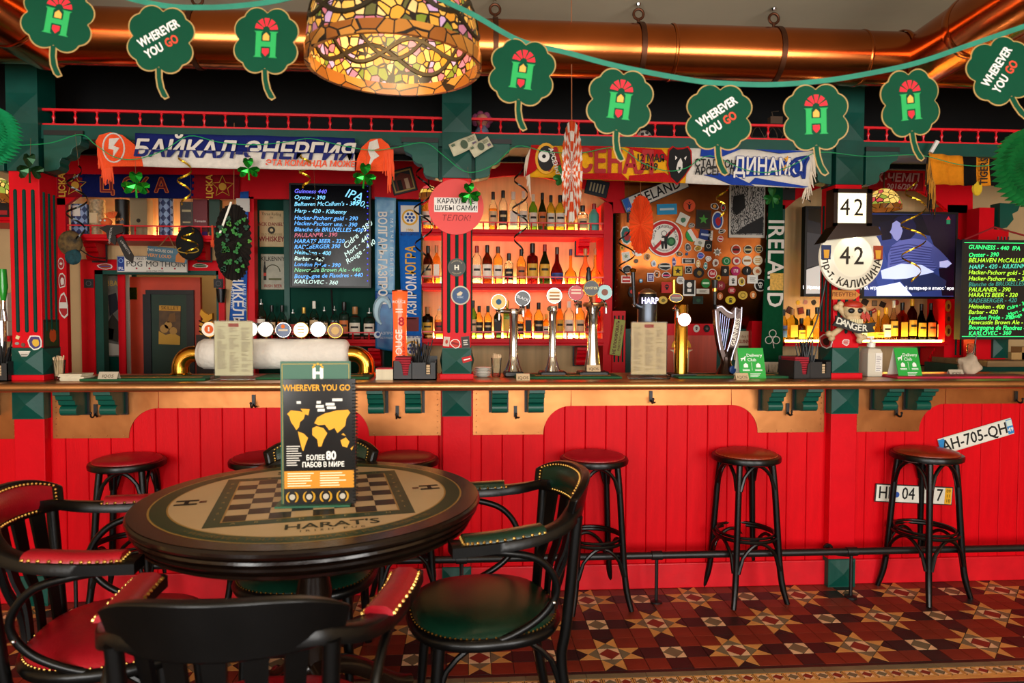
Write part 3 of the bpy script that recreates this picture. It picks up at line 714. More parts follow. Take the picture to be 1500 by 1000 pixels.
boxes = [(120, 300, 22, 'box', fac, 'blue faceted whisky gift box with white panel beside the cap on the shelf'), (142, 293, 21, 'tube', mat('etched_silver', 'a89068', .5, vary=.5, scale=60), 'grey etched whisky gift tube with cream label on the shelf'),
         (179, 293, 19, 'tube', mat('black_tube', '14110f', .35), 'black whisky gift tube with gold lettering on the shelf'), (207, 290, 24, 'box', mat('taupe_box', '8d7a58', .6), 'taupe whisky gift box with small stag emblem on the shelf'),
         (243, 290, 20, 'tube', fac, 'blue and white faceted whisky gift tube on the shelf'), (276, 297, 18, 'box', mat('grey_tin', '3d3a36', .5, vary=.2, scale=40), 'dark grey whisky gift tin on the shelf'),
         (296, 293, 20, 'box', mat('maroon_box', '6a1a22', .5), 'maroon whisky gift box with white lettering on the shelf'), (316, 293, 15, 'box', mat('green_box', '1a3a2a', .5), 'dark green whisky gift box half behind the paper fan')]
for px, top, wp, kd, mm, lb in boxes:
    p = at(px, top, 1.32); R_ = wp*mpp(p)/2; H_ = p.z-zA
    if kd == 'tube': m = MB().lathe([(R_, 0), (R_, H_-.02), (R_*1.02, H_-.02), (R_*1.02, H_)], 24)
    else: m = MB().box(-R_, R_, -R_*.8, R_*.8, 0, H_)
    o = tag(m.build('gift_box', mm, None, (p.x, 1.32, zA+.0005), smooth=30), lb, 'gift box', 'whisky gift boxes over the doorway')
    f = -R_*.8 if kd == 'box' else -R_
    if px == 120: MB().box(-R_*.75, R_*.2, f-.002, f, H_*.62, H_*.95).build('label', flatm('e8e0d0'), o)
    if px == 142: MB().box(-R_*.5, R_*.5, f-.003, f+.02, H_*.35, H_*.62).build('label', flatm('d8bf94'), o)
    if px == 179:
        text('JURA', o, 0, H_*.45, .028, flatm('e08a3a'), y=f-.002); MB().box(-R_*.6, R_*.6, f-.002, f+.02, H_*.28, H_*.33).build('stripe', flatm('c96a2a'), o)
    if px == 207:
        MB().disc((0, H_*.4), .014, f-.002, f, 12).build('emblem', flatm('2c241a'), o)
    if px == 276: MB().box(-R_*.7, R_*.7, f-.002, f, H_*.72, H_*.78).build('stripe', flatm('b8a880'), o); MB().box(-R_*.6, R_*.6, f-.002, f, H_*.4, H_*.44).build('stripe', flatm('b8a880'), o)
    if px == 296: text('Tomatin', o, 0, H_*.42, .024, flatm('efe6d8'), y=f-.002); MB().box(-R_, R_, f-.002, f, 0.01, H_*.14).build('stripe', flatm('4a2a7a'), o)

# ---- the doorway in the left bay
fz = 0.0
df = tag(MB().box(X(122, YW, 450), dxa, YW-.03, YW+.0, 0, Z(381, YW, 220)).box(dxb, X(331, YW, 450), YW-.03, YW, 0, Z(381, YW, 220)).box(dxa, dxb, YW-.03, YW, dzt, Z(381, YW, 220)).build('door_1', red), kind='structure')
MB().box(dxa, dxa+.055, YW-.02, YW+.05, 0, dzt).box(dxb-.02, dxb, YW-.02, YW+.05, 0, dzt).box(dxa, dxb, YW-.02, YW+.05, dzt-.03, dzt).build('jamb_lining', green, df)
# inner green wall strip with the band poster, then the door leaf standing open
pos = at(165, 465, YW+.2)
w1 = tag(MB().box(X(135, YW+.22, 460), X(174, YW+.22, 460), YW+.22, YW+.26, 0, 2.2).build('wall_passage_left', green), kind='structure')
pp = tag(MB().box(-.055, .055, -.002, 0, -.31, .31).build('poster', mat('grey_poster', '77736a', .5, vary=.5, scale=14), None, at(165, 463, YW+.215)), 'tall narrow band poster inside the doorway on dark green wall', 'poster')
text('BBA', pp, 0, .25, .06, flatm('d8b04a'), y=-.003, squeeze=.8)
MB().prism([(-.05, -.3), (.05, -.3), (.05, -.22), (-.05, -.2)], -.003, -.001).build('print', flatm('d8d0c0'), pp)
MB().prism([(-.03, -.18), (.04, -.2), (.05, -.05), (.0, .02), (-.04, -.06)], -.003, -.001).build('print', flatm('3a342c'), pp)
MB().prism([(-.02, .0), (.05, .06), (.03, .18), (-.03, .16)], -.003, -.001).build('print', flatm('2e3038'), pp)
MB().prism([(-.04, -.17), (.0, -.18), (.01, -.1), (-.03, -.09)], -.003, -.001).build('print', flatm('c89a3a'), pp)
post = tag(pbox(MB(), 174, 184, 398, 620, YW+.2, YW+.215).build('trim_1', red), kind='structure')
dl = thing('open_door', 'orange-red door leaf standing open, with black-framed green panel', 'door', at(243, 480, YW+.42)); dlp = dl.location
def dpb(x0, x1, y0, y1, dy0, dy1):
    a, b = at(x0, y1, YW+.42)-dlp, at(x1, y0, YW+.42)-dlp
    return MB().box(a.x, b.x, dy0, dy1, a.z, b.z)
dpb(196, 293, 406, 790, 0, .04).build('leaf', mat('orange_red_door', 'c23a1a', .45, vary=.12, scale=6), dl)
dpb(184, 190, 402, 700, -.01, .05).build('edge_strip', mat('pale_edge', 'd8cfc0', .5), dl)
dpb(190, 196, 402, 700, .03, .05).build('rebate', green, dl)
hg = dpb(191, 201.5, 421, 438.5, -.012, 0).build('hinge', brass, dl)
for k in range(6): MB().sphere((at(194+5*(k % 2), 424.5+5*(k//2), YW+.42)-dlp)+Vector((0, -.012, 0)), .004, 6, 4).build('screw', steel, hg)
for r_ in ((215, 285, 425, 431), (215, 222, 431, 700), (278, 285, 431, 700)): dpb(r_[0], r_[1], r_[2], r_[3], -.022, 0).build('panel_moulding', black, dl)
dpb(222, 278, 431, 700, -.006, 0).build('panel', mat('door_green_panel', '12301f', .5, vary=.2, scale=6), dl)
pg = at(249.5, 476, YW+.42)-Vector((0, .01, 0))
po = tag(MB().box(-.083, .083, -.002, 0, -.155, .155).build('poster', mat('brown_poster', '5a3d1e', .5, vary=.4, scale=18), None, pg, (0, .03, 0)), 'small golden-brown rock band poster on the open door', 'poster')
MB().box(-.083, .083, -.004, -.0025, .115, .155).build('banner', flatm('c89038'), po); text('SKILLET', po, 0, .135, .04, flatm('3a2410'), y=-.005, squeeze=1.0)
MB().prism([(-.083, -.155), (.083, -.155), (.083, -.09), (.03, -.06), (-.03, -.08), (-.083, -.05)], -.004, -.002).build('print', flatm('c8963a'), po)
for cx_, cz_, r_ in ((-.04, -.03, .034), (.03, -.045, .03), (-.01, .0, .03)): MB().disc((cx_, cz_), r_, -.005, -.003, 12).build('print', flatm('b98a48'), po)
MB().prism([(-.02, .02), (.05, .03), (.04, .1), (0, .09)], -.005, -.003).build('print', flatm('7a5530'), po)
point_light('passage_lamp_offscreen', (X(300, YW+.8), YW+.8, 2.45), 9, (1, .8, .45), .08)
# gold figure past the door
gd = thing('golden_ornament', 'golden ornament with black outlines seen past the open door', 'ornament', at(303, 490, YW+.3)); gm = mat('old_gold', 'c8922e', .35, metal=.7)
gb = gd.location
MB().prism([(-.045, .0), (.03, -.02), (.05, .06), (.05, .17), (.02, .155), (-.01, .175), (-.035, .2), (-.045, .16), (-.02, .12), (-.05, .08)], -.02, .02).build('body', gm, gd)
for k in range(3): MB().tube(smoothpath([(-.05, -.022, .03+k*.04), (0, -.024, .0+k*.045), (.05, -.022, .04+k*.04)], 4), .006, 6).build('band', black, gd)
MB().box(-.06, .07, -.06, .06, -1.38, -.0).build('stand', mat('dark_stand', '2a1a10', .5), gd)

# ---- curved copper hood with the sticker collection
hp = [(268, 0.0), (300, 0), (370, .0), (392, .006), (415, .03), (440, .075), (462, .13), (480, .2), (492, .27)]
YH = YS+.01
def hood_y(py):
    for (a, ya), (b, yb_) in zip(hp[:-1], hp[1:]):
        if a <= py <= b: return YH+ya+(yb_-ya)*(py-a)/(b-a)
    return YH+(hp[-1][1] if py > hp[-1][0] else 0)
hood = thing('copper_hood', 'curved copper hood covered in stickers between the shelves', 'hood', at(1020, 380, YH)); hl = hood.location
def hoodpt(i, j):
    py = 268+(492-268)*j; t_ = max(0, (py-400)/92)
    xl = 902-7*t_*0+ (-8*t_); xr = 1143-6*min(1, max(0, (py-300)/100))-24*t_
    return at(xl+(xr-xl)*i, py, YH+0)*1.0 if False else Vector((X(xl+(xr-xl)*i, hood_y(py), py), hood_y(py), Z(py, hood_y(py), 1020)))-hl
copper_h = mat('aged_copper_hood', 'b9662f', .32, metal=1, vary=.3, scale=4, bump=.12, bscale=12, second='8a4420')
hm = MB().grid(hoodpt, 14, 40).build('copper_skin', copper_h, hood, smooth='all')
hm.modifiers.new('thick', 'SOLIDIFY').thickness = .004
rv = MB()
for k in range(22):
    for i_ in (.012, .988):
        q = hoodpt(i_, k/22); rv.sphere(q+Vector((0, -.004, 0)), .004, 6, 4)
tag(rv.build('rivets', MATS['copper_rivet'], hood), kind='stuff')
# below the hood: red rail with badges, orange barrel panel, green cupboard
uh = thing('lower_cupboard', 'green cupboard with orange panel and red top rail below the copper hood', 'cupboard', at(1020, 545, 1.36)); ul = uh.location
def ub(x0, x1, y0, y1, Y0, Y1):
    a, b = at(x0, y1, Y0)-ul, at(x1, y0, Y0)-ul
    return MB().box(a.x, b.x, Y0-ul.y, Y1-ul.y, a.z, b.z)
ub(916, 1110, 476, 560, 1.40, 1.5).build('carcass', green, uh)
ub(975, 1050, 474, 491, 1.36, 1.40).build('rail', red, uh)
pn = ub(977, 1050, 491, 560, 1.37, 1.40).build('panel', mat('orange_red_panel', 'c4401f', .45, vary=.15, scale=4, stretch=(8, 1, .5)), uh)
c0 = at(998, 500, 1.37)-ul
lg = MB(); lg.prism([(c0.x+.075*math.cos(a), c0.z-.045+.075*math.sin(a)) for a in [PI*k/10 for k in range(11)]], 1.365-ul.y, 1.371-ul.y); lg.build('emblem', flatm('eab02a'), pn)
lg = MB(); lg.prism([(c0.x-.09, c0.z-.062), (c0.x+.09, c0.z-.062), (c0.x+.06, c0.z-.08), (c0.x+.055, c0.z-.25), (c0.x-.055, c0.z-.25), (c0.x-.06, c0.z-.08)], 1.365-ul.y, 1.371-ul.y); lg.build('emblem', flatm('efd8b0'), pn)
ub(1100, 1116, 470, 560, 1.3, 1.4).build('side_board', red, uh)

# ================================================================== things on the counter
ZC = ZTOP+.0005
def cpos(px, py): return on_z(px, py, ZTOP)      # a point on the counter top
def onc(px, Y): p = at(px, 552, Y); return Vector((p.x, Y, ZC))
acr = glass('clear_acrylic', 'f6f4ee', gloss=.12)
white = mat('white_ceramic', 'efe9dc', .3)
paperw = mat('white_paper', 'efe8d8', .7)
kraft = mat('kraft_card', 'c9ab84', .7)
# bar mats
matg = mat('green_bar_mat', '14552f', .8, vary=.15, scale=90, bump=.2, bscale=300)
for x0, x1, Yc, lb in [(133, 312, .0, 'green rubber bar mat in front of the doorway'), (383, 545, .06, 'green rubber bar mat below the frosted beer tower'), (753, 905, .05, 'green rubber bar mat under the three chrome taps'), (985, 1145, .05, 'green rubber bar mat under the brass column and harp tap')]:
    a, b = onc(x0, Yc), onc(x1, Yc); L_ = b.x-a.x
    t = tag(bevel(MB().box(-L_/2, L_/2, -.11, .11, 0, .012).build('bar_mat', matg, None, ((a.x+b.x)/2, Yc, ZC)), .004), lb, 'bar mat', 'green bar mats')
    MB().box(-L_*.3, L_*.42, -.03, .0, .012, .0128).build('stripe', mat('orange_print', 'c8802a', .7), t)
a, b = onc(1288, .0), onc(1515, .0)
t = tag(bevel(MB().box(-.42, .42, -.1, .1, 0, .01).build('bar_mat', mat('red_bar_mat', 'b81838', .7, vary=.3, scale=6), None, ((a.x+b.x)/2, 0, ZC)), .003), 'red printed bar mat by the chalkboard end of the counter', 'bar mat')
MB().box(-.3, .38, -.02, .03, .01, .0106).build('stripe', mat('dark_print', '2a0a10', .7), t)
# glasses with picks
def picks(px, Y, lb):
    t = thing('toothpick_glass', lb, 'glass', onc(px, Y), group='glasses of wrapped toothpicks')
    MB().lathe([(.020, .006), (.022, 0), (.0235, .02), (.030, .105), (.0285, .105), (.022, .02), (.002, .014)], 18, caps=False).build('glass', glass('tumbler_glass', 'eef2f0', gloss=.2), t, smooth=40)
    pr_ = random.Random(px); m = MB()
    for k in range(34):
        a_ = pr_.uniform(0, 2*PI); r0, r1 = pr_.uniform(0, .015), pr_.uniform(.006, .028)
        m.tube([(r0*math.cos(a_), r0*math.sin(a_), .022), (r1*math.cos(a_), r1*math.sin(a_), pr_.uniform(.115, .13))], .0022, 5)
    tag(m.build('toothpicks', mat('pale_wood_pick', 'e6c49a', .7, vary=.15, scale=50), t), kind='stuff')
picks(87, -.05, 'small glass of wrapped toothpicks beside the doorway-side pillar'); picks(727, .10, 'small glass of wrapped toothpicks beside the plate stack and chrome tap')
# stacked saucers
def saucers(px, Y, n, r, lb):
    t = thing('saucer_stack', lb, 'saucers', onc(px, Y))
    me = MB().lathe([(r*.55, 0), (r*.6, .002), (r, .009), (r*.99, .011), (r*.55, .004), (.002, .003)], 26, caps=False).mesh('saucer', white, smooth=50)
    for k in range(n): inst('saucer', me, t, (rnd.uniform(-.002, .002), 0, k*.0085))
saucers(707, .09, 6, .048, 'stack of small white saucers beside the middle pillar')
t = thing('napkin_stack', 'loose stack of cream napkins beside the toothpick glass by the doorway pillar', 'napkins', onc(112, -.05))
for k in range(5): MB().box(-.058, .058, -.05, .05, 0, .006).build('napkin', mat('cream_napkin', 'e2d3b4', .8, vary=.1, scale=30), t, (rnd.uniform(-.008, .008), 0, .0005+k*.0072), (0, 0, rnd.uniform(-.15, .15)))
# small counter cards
def card(px, Y, lb, m=kraft, z=None, w_=.075, h_=.036):
    p = onc(px, Y)
    if z is not None: p.z = z
    t = thing('counter_card', lb, 'card', p, group='small folded counter cards')
    MB().prism_x([(-.02, 0), (-.0185, 0), (.0, h_), (-.0015, h_)], -w_/2, w_/2).build('front_leaf', m, t)
    MB().prism_x([(.02, 0), (.0185, 0), (-.0015, h_), (.0, h_)], -w_/2, w_/2).build('rear_leaf', m, t)
    o = inst('lettering', text_mesh('IQOS', .024, flatm('3a2a1c'), bold=.01), t, (0, -.0135, h_*.38), (-math.atan2(.0185, h_), 0, 0))
card(160, -.1, 'grey folded counter card in front of the green-lined doorway', mat('grey_card', 'b8aa94', .7), z=ZC+.012, w_=.095); card(766, -.13, 'kraft folded counter card by the foot of the tap with black badge', w_=.07)
card(869, .075, 'kraft folded counter card at the foot of the flared chrome tap', z=ZC+.0305); card(1086, -.13, 'kraft folded counter card in front of the bright green card', w_=.07); card(1399, .08, 'grey folded counter card beside the crumpled cloth', MATS['grey_card'], w_=.085)
# acrylic menu stands
def menu_stand(px, Y, lb, tint):
    t = thing('menu_stand', lb, 'menu stand', onc(px, Y), (0, 0, 0))
    W_, H_ = .20, .305
    bevel(MB().box(-W_/2-.012, W_/2+.012, -.035, .035, 0, .022).build('base', acr, t), .004)
    MB().box(-W_/2, W_/2, -.006, -.003, .02, H_+.006).build('front_sheet', acr, t); MB().box(-W_/2, W_/2, .003, .006, .02, H_+.006).build('rear_sheet', acr, t)
    pg_ = MB().box(-W_/2+.004, W_/2-.004, -.0015, .0015, .024, H_).build('menu_page', mat('menu_page_'+tint, tint, .6, vary=.06, scale=8), t)
    ln = MB(); pr_ = random.Random(px)
    for c_ in range(3):
        xa = -W_/2+.016+c_*.062; z_ = H_-.028
        while z_ > .045:
            if pr_.random() < .82: ln.box(xa, xa+pr_.uniform(.02, .05), -.0022, -.0016, z_, z_+.0022)
            z_ -= .0068
    tag(ln.build('menu_lines', flatm('6a5a44'), pg_), kind='stuff')
    MB().box(-.026, .026, -.0026, -.0016, H_-.028, H_-.01).build('heading', flatm('a03a2a'), pg_)
    return t
menu_stand(343, -.06, 'clear acrylic menu stand in front of the frosted beer tower', 'cfc9a4'); menu_stand(950, -.06, 'clear acrylic menu stand in front of the tap lettered HARP', 'c9b183')
# napkin caddies
def caddy(px, Y, lb, rot):
    t = thing('bar_caddy', lb, 'caddy', onc(px, Y), (0, 0, rot)); pl = mat('black_plastic', '1c1c1e', .5)
    W_, D_, H_ = .225, .15, .10
    m = MB().box(-W_/2, W_/2, -D_/2, D_/2, 0, .006).box(-W_/2, W_/2, D_/2-.004, D_/2, 0, H_+.02).box(-W_/2, -W_/2+.004, -D_/2, D_/2, 0, H_).box(W_/2-.004, W_/2, -D_/2, D_/2, 0, H_).box(-W_/2+.095, -W_/2+.099, -D_/2, D_/2, 0, H_)
    m.prism([(-W_/2, 0), (W_/2, 0), (W_/2, H_*.92), (W_/2-.03, H_*.92), (W_/2-.03, .03), (W_/2-.055, .03), (W_/2-.055, H_*.92), (-.015, H_*.92), (-.028, H_*.8), (-.035, .025), (-.06, .025), (-.068, H_*.8), (-.082, H_), (-W_/2, H_)], -D_/2, -D_/2+.004)
    m.build('tray', pl, t)
    nk = mat('red_napkin', '9a1024', .8, vary=.15, scale=30)
    for k in range(9): MB().box(-W_/2+.01, -.02, -D_/2+.008, D_/2-.01, .008+k*.0125, .018+k*.0125).build('napkin', nk, t, (rnd.uniform(-.002, .002), 0, 0))
    for k in range(5): MB().box(W_/2-.052, W_/2-.033, -D_/2+.006, -D_/2+.05, .012+k*.014, .023+k*.014).build('sugar_stick', kraft, t)
    pr_ = random.Random(int(px)); m = MB()
    for k in range(30):
        bx, by = pr_.uniform(.0, .045), pr_.uniform(-.01, .05); tx, ty = bx+pr_.uniform(-.04, .05), by+pr_.uniform(-.02, .03)
        m.tube([(bx, by, .008), (tx, ty, pr_.uniform(.165, .215))], .0032, 6)
    tag(m.build('straws', iron, t, smooth=True), kind='stuff')
caddy(609, -.02, 'black bar caddy with dark red napkins and straws beside the middle pillar', 0); caddy(1178, -.02, 'black bar caddy of bright red napkins and straws beside the skull pillar', .12)
# book-like napkin pile with red top
t = thing('napkin_block', 'cream napkin block with red top sheet beside the caddy', 'napkins', onc(565, -.04))
for k in range(8): MB().box(-.045, .045, -.05, .05, 0, .0068).build('napkin', MATS['cream_napkin'], t, (rnd.uniform(-.0015, .0015), 0, .0003+k*.007))
MB().box(-.046, .046, -.05, .05, .0565, .061).build('top_sheet', mat('red_sheet', 'c01a22', .6), t)
# pump bottle
t = thing('pump_bottle', 'translucent white pump dispenser bottle beside the skull pillar', 'dispenser', onc(1275, .06)); sw = mat('milky_plastic', 'd8cdb8', .4)
bevel(MB().lathe([(.058, 0), (.062, .01), (.062, .135), (.05, .158), (.018, .166), (.018, .172)], 4).build('body', sw, t, rot=(0, 0, PI/4), smooth=20), .012, 3)
MB().lathe([(.022, .168), (.022, .192), (.01, .194), (.007, .205), (.007, .222)], 14).build('collar', mat('white_plastic', 'efeade', .35), t, smooth=30)
MB().box(-.03, .012, -.009, .009, .218, .229).build('nozzle', MATS['white_plastic'], t)
lb_ = MB().box(.0, .038, -.0465, -.0445, .03, .135).build('label', flatm('efe9e0'), t)
for k in range(9): MB().box(.004, .004+.03*rnd.uniform(.6, 1), -.0472, -.0464, .036+k*.01, .039+k*.01).build('print', flatm('8a7f86'), lb_)
# green table tents
def tent(px, Y, lb, rot):
    t = thing('table_tent', lb, 'card', onc(px, Y), (0, 0, rot), 'bright green table tents'); W_, H_, d = .145, .165, .05
    gm_ = mat('bright_green_card', '1fa63a', .5)
    fr_ = empty('front_leaf_pivot', (0, -d, 0), (-math.atan2(d, H_), 0, 0), t)
    MB().box(-W_/2, W_/2, -.001, .001, 0, math.hypot(d, H_)).build('front_leaf', gm_, fr_)
    MB().box(-W_/2, W_/2, -.001, .001, 0, math.hypot(d, H_)).build('rear_leaf', paperw, t, (0, d, 0), (math.atan2(d, H_), 0, 0))
    wm = flatm('f4f7ee')
    text('Delivery', fr_, .018, .130, .026, wm, y=-.0022, bold=.012); text('Club', fr_, .002, .105, .026, wm, y=-.0022, bold=.012)
    an = MB().prism([(-.058, .115), (-.04, .118), (-.034, .128), (-.03, .126), (-.034, .112), (-.036, .098), (-.04, .098), (-.041, .109), (-.05, .108), (-.054, .098), (-.058, .098), (-.056, .108), (-.062, .112)], -.0024, -.0014); an.build('emblem', wm, fr_)
    for sx in (-1, 1):
        MB().prism([(sx*.035-.012, .062), (sx*.035-.012, .078), (sx*.035, .088), (sx*.035+.012, .078), (sx*.035+.012, .062)], -.0024, -.0014).build('emblem', wm, fr_)
        for k in range(2): MB().box(sx*.035-.02, sx*.035+.02, -.0024, -.0014, .05-k*.007, .053-k*.007).build('print', wm, fr_)
    MB().box(-.002, -.0005, -.0024, -.0014, .045, .09).build('print', wm, fr_)
    for k in range(3): MB().box(-.015, .045-.008*k, -.0024, -.0014, .026-k*.008, .029-k*.008).build('print', wm, fr_)
tent(1098, -.02, 'bright green folded card beside the harp-shaped tap', 0); tent(1325, .02, 'bright green folded card beside the white pump bottle', .06)

# ---- frosted beer tower
t = thing('beer_tower', 'white frosted horizontal beer tower on brass elbows with lit badges', 'beer tower', onc(401, .18)); bt = t.location
ice = mat('frost', 'efe6da', .75, vary=.04, scale=20, bump=.5, bscale=45)
def tp(px, py, Y=.18): return at(px, py, Y)-bt
pa, pb = tp(290, 518), tp(512, 518); rr = 22*mpp(at(400, 518, .18))
n = 26; prof = [(rr*.55, pa.x), (rr*.85, pa.x+.012), (rr*.98, pa.x+.035)]+[(rr*(1+.02*math.sin(k*1.7)), pa.x+.035+(pb.x-pa.x-.07)*k/10) for k in range(11)]+[(rr*.98, pb.x-.03), (rr*.88, pb.x-.012), (rr*.6, pb.x)]
MB().lathe(prof, 30, (0, 0, pa.z), axis='x').build('frosted_barrel', ice, t, smooth='all')
for s_, xx in ((-1, pa.x), (1, pb.x)):
    rb = .045; path = [Vector((xx-s_*.04, 0, pa.z))]+[Vector((xx+s_*(.02+.075*math.sin(a_)), 0, pa.z-.075*(1-math.cos(a_)))) for a_ in [PI/2*k/8 for k in range(9)]]+[Vector((xx+s_*.095, 0, .01))]
    MB().tube(path, rb, 20).build('elbow', brass, t, smooth=True)
    MB().lathe([(rb+.012, .0), (rb+.012, .012), (rb+.004, .02)], 24, (xx+s_*.095, 0, 0)).build('foot', brass, t, smooth=30)
glow = mat('lit_badge', 'fff8ea', .3, emit=2.2, emitcol='fff4dc')
bad = [(308, 482, 'o'), (368, 482, 'l'), (390.5, 482, 'l'), (416, 483, 'b'), (442, 483, 'g'), (467, 482, 'l'), (492, 484, 'd')]
for bx, by, k in bad:
    p = tp(bx, by); r_ = 11.5*mpp(at(bx, by, .18))
    b_ = empty('badge', p, parent=t)
    MB().lathe([(r_*.93, -.018), (r_, -.016), (r_, .004), (r_*.8, .008)], 24, axis='y').build('rim', brass if k in 'god' else chrome, b_, smooth=30)
    face = {'l': glow, 'o': mat('badge_white', 'f4ead8', .3), 'b': mat('badge_blue', '27406e', .3), 'g': mat('badge_cream', 'fbf2dc', .3, emit=1.3), 'd': mat('badge_brown', '8a5a2c', .35, vary=.5, scale=60)}[k]
    MB().disc((0, 0), r_*.9, -.0205, -.017, 24).build('face', face, b_)
    if k == 'o': MB().disc((0, 0), r_*.55, -.022, -.02, 18).build('emblem', flatm('e8601c'), b_); MB().box(-.004, .004, -.0235, -.0215, -.012, .012).build('emblem', flatm('f6efe0'), b_)
    if k == 'b': MB().disc((0, r_*.45), r_*.25, -.022, -.02, 12).build('emblem', flatm('e8701c'), b_); MB().box(-r_*.6, r_*.6, -.022, -.02, -r_*.15, r_*.1).build('emblem', flatm('d8c8b0'), b_)
    if k == 'g':
        for q in range(3): MB().box(-r_*.4, r_*.4, -.022, -.02, r_*(.35-.35*q), r_*(.45-.35*q)).build('emblem', flatm('c8a44a'), b_)
    if k == 'd': MB().disc((0, 0), r_*.5, -.022, -.02, 14).build('emblem', flatm('d8b070'), b_)
    MB().tube([(0, -.004, -r_), (0, 0, -r_-.02)], .006, 8).build('stem', brass, b_)

# ---- lit glass-shaped tap lettered in white
t = thing('glass_tap', 'tall glowing orange tap shaped like a beer glass', 'beer tap', onc(586, .2)); p = at(586, 425, .2); H_ = p.z-ZC; k_ = mpp(p)
gt = mat('glowing_orange', 'e8532a', .25, emit=.75, emitcol='ff5a24')
MB().lathe([(11*k_, 0), (11*k_, .2*H_), (9.5*k_, .5*H_), (10*k_, .72*H_), (11*k_, .88*H_), (11.3*k_, .985*H_)], 24).build('body', gt, t, smooth='all')
MB().lathe([(11.6*k_, .985*H_), (11.6*k_, H_), (10*k_, H_)], 24).build('rim', mat('copper_rim', '8a3a1c', .3, metal=.7), t, smooth=30)
wm = flatm('fff0e0')
text('ROUGE', t, .0, H_*.36, .052, wm, y=-10.6*k_, tilt=-PI/2, bold=.02); text('DE BRUXELLES', t, .026, H_*.37, .02, flatm('b01818'), y=-10.2*k_, tilt=-PI/2, bold=.02)
text('8', t, .012, H_*.63, .07, flatm('b8181c'), y=-10.4*k_, bold=.03); text('ROUGE', t, 0, H_*.86, .022, wm, y=-11.3*k_)
for q in range(2): MB().box(-.02, .02, -10.6*k_, -10*k_, H_*(.74+.03*q), H_*(.752+.03*q)).build('print', wm, t)

# ---- chrome tap columns
def spout(par, x, z, d=-1):
    MB().tube(smoothpath([(x, -.02, z), (x, -.06, z+.005), (x, -.085, z-.012), (x, -.088, z-.05)], 5), [.009]*11+[.007]*5, 10).build('spout', chrome, par, smooth=True)
def badge(par, x, y, z, r, facem, rimm=None, emblem=None, oval=1.):
    b_ = empty('badge', (x, y, z), parent=par)
    MB().lathe([(r*.95, -.006), (r, -.004), (r, .008), (r*.9, .012)], 26, axis='y').build('rim', rimm or chrome, b_, smooth=30)
    MB().disc((0, 0), r*.92, -.008, -.005, 26).build('face', facem, b_)
    if emblem: emblem(b_, r)
    if oval != 1: b_.scale = (oval, 1, 1)
    return b_
def em_lines(cols):
    def f(b_, r):
        for q, c in enumerate(cols): MB().box(-r*.62, r*.62, -.0095, -.0078, r*(.38-.4*q)-r*.09, r*(.38-.4*q)+r*.09).build('emblem', flatm(c), b_)
    return f
def em_text(s, c, sz=.5, tilt=0.):
    def f(b_, r): text(s, b_, 0, 0, r*sz, flatm(c), y=-.0095, tilt=tilt, bold=.02)
    return f
def em_disc(c, s=.5, off=0):
    def f(b_, r): MB().disc((0, off*r), r*s, -.0095, -.0078, 16).build('emblem', flatm(c), b_)
    return f
YT = .12
def column(px, topy, r_px, label, base_w=.1):
    p = at(px, topy, YT); t = thing('tap_column', label, 'beer tap', onc(px, YT)); H_ = p.z-ZC; r = r_px*mpp(p)
    bevel(MB().box(-base_w, base_w, -.06, .06, 0, .03).build('drip_base', steel, t), .01)
    MB().box(-base_w*.8, base_w*.8, -.0615, -.059, .006, .024).build('grille', black, t)
    MB().lathe([(r*2.2, .03), (r*1.7, .055), (r*1.1, .1), (r, .13), (r, H_-.05), (r*1.15, H_-.04), (r*1.25, H_-.02), (r*1.1, H_-.004), (r*.4, H_)], 28).build('column', chrome, t, smooth=35)
    return t, H_, r
t, H_, r = column(752, 451, 6.2, 'chrome tap column with yellow and black round badges', .055)
for s_, bx, by, fm, em in ((-1, 730.5, 442, mat('badge_yellow', 'd9b23a', .35), em_disc('2a5a7a', .35)), (1, 765.5, 437, mat('badge_black', '161616', .3), em_text('BLACK', 'e8e8e8', .5, .35))):
    q = at(bx, by, YT-.04)-t.location
    MB().tube([(0, 0, H_-.02), (s_*.03, -.02, H_-.02), (q.x, q.y+.01, q.z-.05)], .012, 10).build('arm', chrome, t, smooth=True)
    MB().tube([(q.x, q.y+.01, q.z-.05), (q.x, q.y+.01, q.z-.03)], .016, 10).build('knob', steel, t, smooth=True)
    spout(t, q.x+s_*-.0, q.z-.05); badge(t, q.x, q.y, q.z, .044, fm, chrome, em)
t, H_, r = column(809, 447, 5.5, 'chrome tap column with one cream round badge', .075)
q = at(812, 433, YT-.03)-t.location; badge(t, q.x, q.y, q.z, .045, mat('badge_cream2', 'f0e4cc', .35), chrome, em_lines(['c88a3a', 'b07a3a', '9a5a2a']))
MB().tube([(0, 0, H_-.02), (-.02, -.05, H_-.03), (-.03, -.08, H_-.02)], .012, 10).build('arm', chrome, t, smooth=True); spout(t, -.015, H_-.035)
